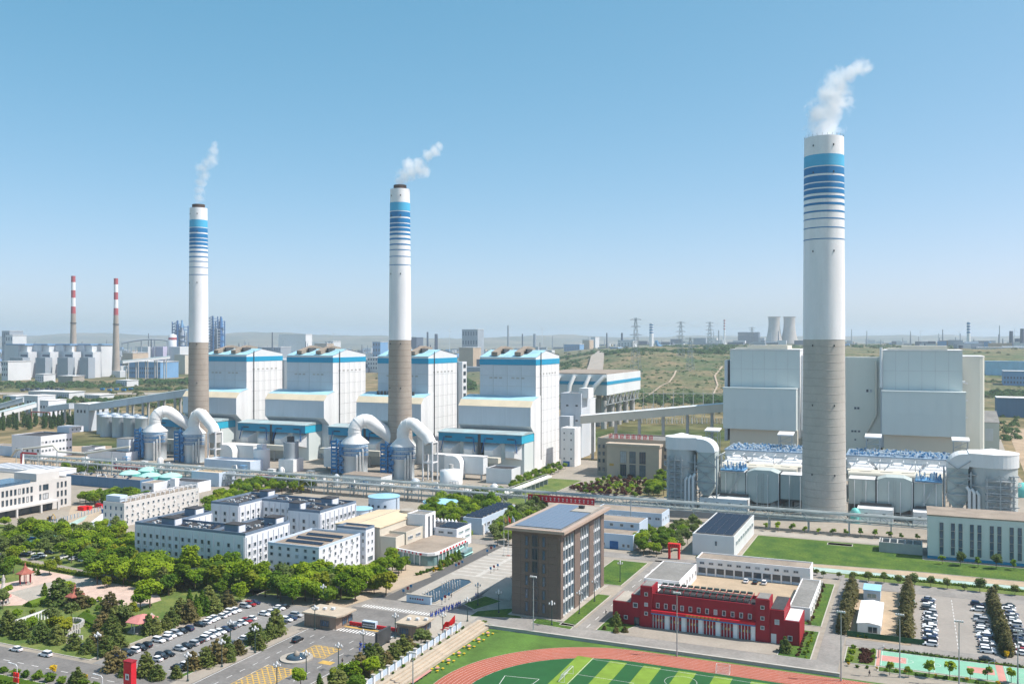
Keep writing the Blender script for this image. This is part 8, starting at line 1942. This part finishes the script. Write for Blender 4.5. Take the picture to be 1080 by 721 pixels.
# scrub, belts of trees, bushes on open land (uncountable)
def scrub(name, lab, m_, spots, s0, nq):
    mb = MB(); rn = random.Random(len(spots))
    for (x,y,g,r) in spots:
        for k in range(nq):
            d = Vector((rn.gauss(0,1),rn.gauss(0,1),abs(rn.gauss(0,.8)))).normalized(); p = Vector((x,y,g+r*.25))+Vector((d.x*r,d.y*r,d.z*r*.9)); leaf_quad(mb,p,(d+Vector((0,0,.4))).normalized(),r*s0,rn)
    o = mb.build(name,m_,None); tag(o,lab,'vegetation',None,'stuff'); return o
sp = []
for k in range(2600):
    py_ = 366+SR.random()**1.3*84; Y = FPX*HC/(py_-HZ); px_ = SR.uniform(-60,1150)
    if Y > 5500: continue
    c = D(px_,Y)
    if -660 < c[0] < 130 and c[1] < 690: continue
    if -760 < c[0] < 130 and c[1] < 1080 and c[1] > 600 and c[0] > -700: continue
    n_ = noise.noise(Vector((c[0]*.004,c[1]*.004,1)))
    if n_ < -.05: continue
    sp.append((c[0],c[1],ground_z(px_,Y)-.4,SR.uniform(1.6,4.6)*(1+Y/3500)))
scrub('scrub','scattered green scrub and trees on the open land beyond the plant','leaf_scrub',sp,.75,16)
sp = []
for (a,b,Y0,Y1,n_,r) in ((590,780,1450,2400,760,4.4),(600,770,1300,1500,120,4),(900,1100,2600,3400,160,8),(-40,200,1300,1500,140,5),(-40,130,1850,2000,120,6),(640,780,2300,2550,240,9),(560,640,2700,3000,160,8),(700,860,2900,3200,160,9),(1036,1100,1480,1560,120,7),(1036,1100,1700,1720,40,5),(140,200,1900,2050,60,8),(20,130,1780,1850,70,6),(540,660,1250,1330,60,5),(680,765,1360,1500,110,6),(130,200,1700,1740,40,5),(480,500,1700,2100,60,7),(592,612,1900,2300,90,6),(1046,1075,860,1150,60,3)):
    for k in range(n_): px_ = SR.uniform(a,b); Y = SR.uniform(Y0,Y1); sp.append((*D(px_,Y),ground_z(px_,Y)-.5,r*SR.uniform(.6,1.2)))
scrub('treeline','continuous dark green tree belts on the slopes behind the plant','leaf_poplar',sp,.6,26)
gs('track_road',[D(1040,1040),D(1049,1040),D(1066,700),D(1090,560),D(1076,560),D(1053,760)],.05,'paving'); gs('bare_field',[D(1062,980),D(1120,980),D(1120,640),D(1082,640)],.06,'dirt')
# ================================================================== steam plumes
def steam_mat(name, dens, scale, rough_amt, puffs):
    """vapour: soft balls of density broken up by noise"""
    m = bpy.data.materials.new(name); m.use_nodes = True; n = m.node_tree.nodes; K = m.node_tree.links; n.remove(n['Principled BSDF']); out = n['Material Output']
    v = n.new('ShaderNodeVolumePrincipled'); v.inputs['Color'].default_value = (1,1,1,1); v.inputs['Anisotropy'].default_value = .0
    tc = n.new('ShaderNodeTexCoord'); t = n.new('ShaderNodeTexNoise'); t.inputs['Scale'].default_value = scale; t.inputs['Detail'].default_value = 6; t.inputs['Roughness'].default_value = .62; t.inputs['Distortion'].default_value = .4
    K.new(tc.outputs['Object'], t.inputs[0]); acc = None
    for (u,w,r) in puffs:
        d = n.new('ShaderNodeVectorMath'); d.operation = 'DISTANCE'; K.new(tc.outputs['Object'], d.inputs[0]); d.inputs[1].default_value = (u*ca,u*sa,w)
        mr = n.new('ShaderNodeMapRange'); mr.inputs[1].default_value = 0; mr.inputs[2].default_value = r*1.25; mr.inputs[3].default_value = 1; mr.inputs[4].default_value = 0; K.new(d.outputs['Value'], mr.inputs[0])
        if acc is None: acc = mr.outputs[0]
        else:
            mx = n.new('ShaderNodeMath'); mx.operation = 'MAXIMUM'; K.new(acc, mx.inputs[0]); K.new(mr.outputs[0], mx.inputs[1]); acc = mx.outputs[0]
    q = n.new('ShaderNodeMath'); q.operation = 'MULTIPLY_ADD'; K.new(t.outputs[0], q.inputs[0]); q.inputs[1].default_value = rough_amt; q.inputs[2].default_value = -rough_amt*.62
    s = n.new('ShaderNodeMath'); s.operation = 'ADD'; K.new(acc, s.inputs[0]); K.new(q.outputs[0], s.inputs[1])
    mr = n.new('ShaderNodeMapRange'); mr.inputs[1].default_value = .02; mr.inputs[2].default_value = .55; mr.inputs[3].default_value = 0; mr.inputs[4].default_value = dens; K.new(s.outputs[0], mr.inputs[0])
    K.new(mr.outputs[0], v.inputs['Density']); K.new(v.outputs[0], out.inputs['Volume']); MATS[name] = m
def plume(lab, x, y, z, puffs, dens, scale, amt, seed):
    """puffs: (right, up, radius) in metres from the stack mouth"""
    t = thing('steam_plume',lab,'steam',(x,y,z),'steam plumes'); t['kind'] = 'stuff'; nm = 'steam_%d' % seed; steam_mat(nm, dens, scale, amt, puffs); mb = MB()
    for (u,w,r) in puffs:
        cx_, cy_, cz_ = x+u*ca, y+u*sa, z+w; q = r*1.3; mb.lathe(cx_,cy_,[(max(.05,q*math.sin(math.pi*j/10)),cz_-q*math.cos(math.pi*j/10)) for j in range(11)],16)
    me = mb.mesh('vapour'); o = bpy.data.objects.new('vapour',me); COL.objects.link(o)
    rm = o.modifiers.new('r','REMESH'); rm.mode = 'VOXEL'; rm.voxel_size = 1.2
    dg = bpy.context.evaluated_depsgraph_get(); m2 = bpy.data.meshes.new_from_object(o.evaluated_get(dg)); bpy.data.objects.remove(o)
    m2.materials.clear(); m2.materials.append(MATS[nm]); m2.transform(Matrix.Translation((-x,-y,-z))); link('vapour',m2,t)
plume('thick white steam plume leaving the massive chimney', *CHR, 203, [(-2,3,9),(1,8,9),(-1,13,9),(4,15,9),(7,21,9),(3,24,8),(9,27,7),(6,31,7),(12,33,6),(15,36,5),(19,38,5),(23,38,4)], .17, .15, 1.9, 1)
plume('white steam plume drifting from the middle chimney', *CHM, 206, [(0,3,5),(3,7,6),(8,10,7),(13,11,7),(7,15,6),(13,16,5),(18,10,5),(21,22,5),(25,25,5),(28,28,4)], .17, .2, 1.7, 2)
plume('thin steam wisp leaving the chimney nearest the red striped pair', *CHL, 206, [(0,4,5),(1,10,5),(2,16,5.5),(4,22,6),(3,28,6),(7,32,6),(11,36,6),(12,42,5),(13,47,4)], .09, .2, 1.7, 3)
# ================================================================== haze: the air over the whole plain
hm_ = bpy.data.materials.new('haze_air'); hm_.use_nodes = True; n = hm_.node_tree.nodes; n.remove(n['Principled BSDF']); v = n.new('ShaderNodeVolumePrincipled')
v.inputs['Color'].default_value = (.72,.85,1.0,1); v.inputs['Density'].default_value = 7.5e-5; v.inputs['Anisotropy'].default_value = .2
hm_.node_tree.links.new(v.outputs[0], n['Material Output'].inputs['Volume']); MATS['haze_air'] = hm_
o = MB().box(-22000, 13000, -1000, 22000, -30, 262).free('haze','haze_air'); tag(o,'pale haze over the plain, thickening toward the hills','haze',None,'stuff')
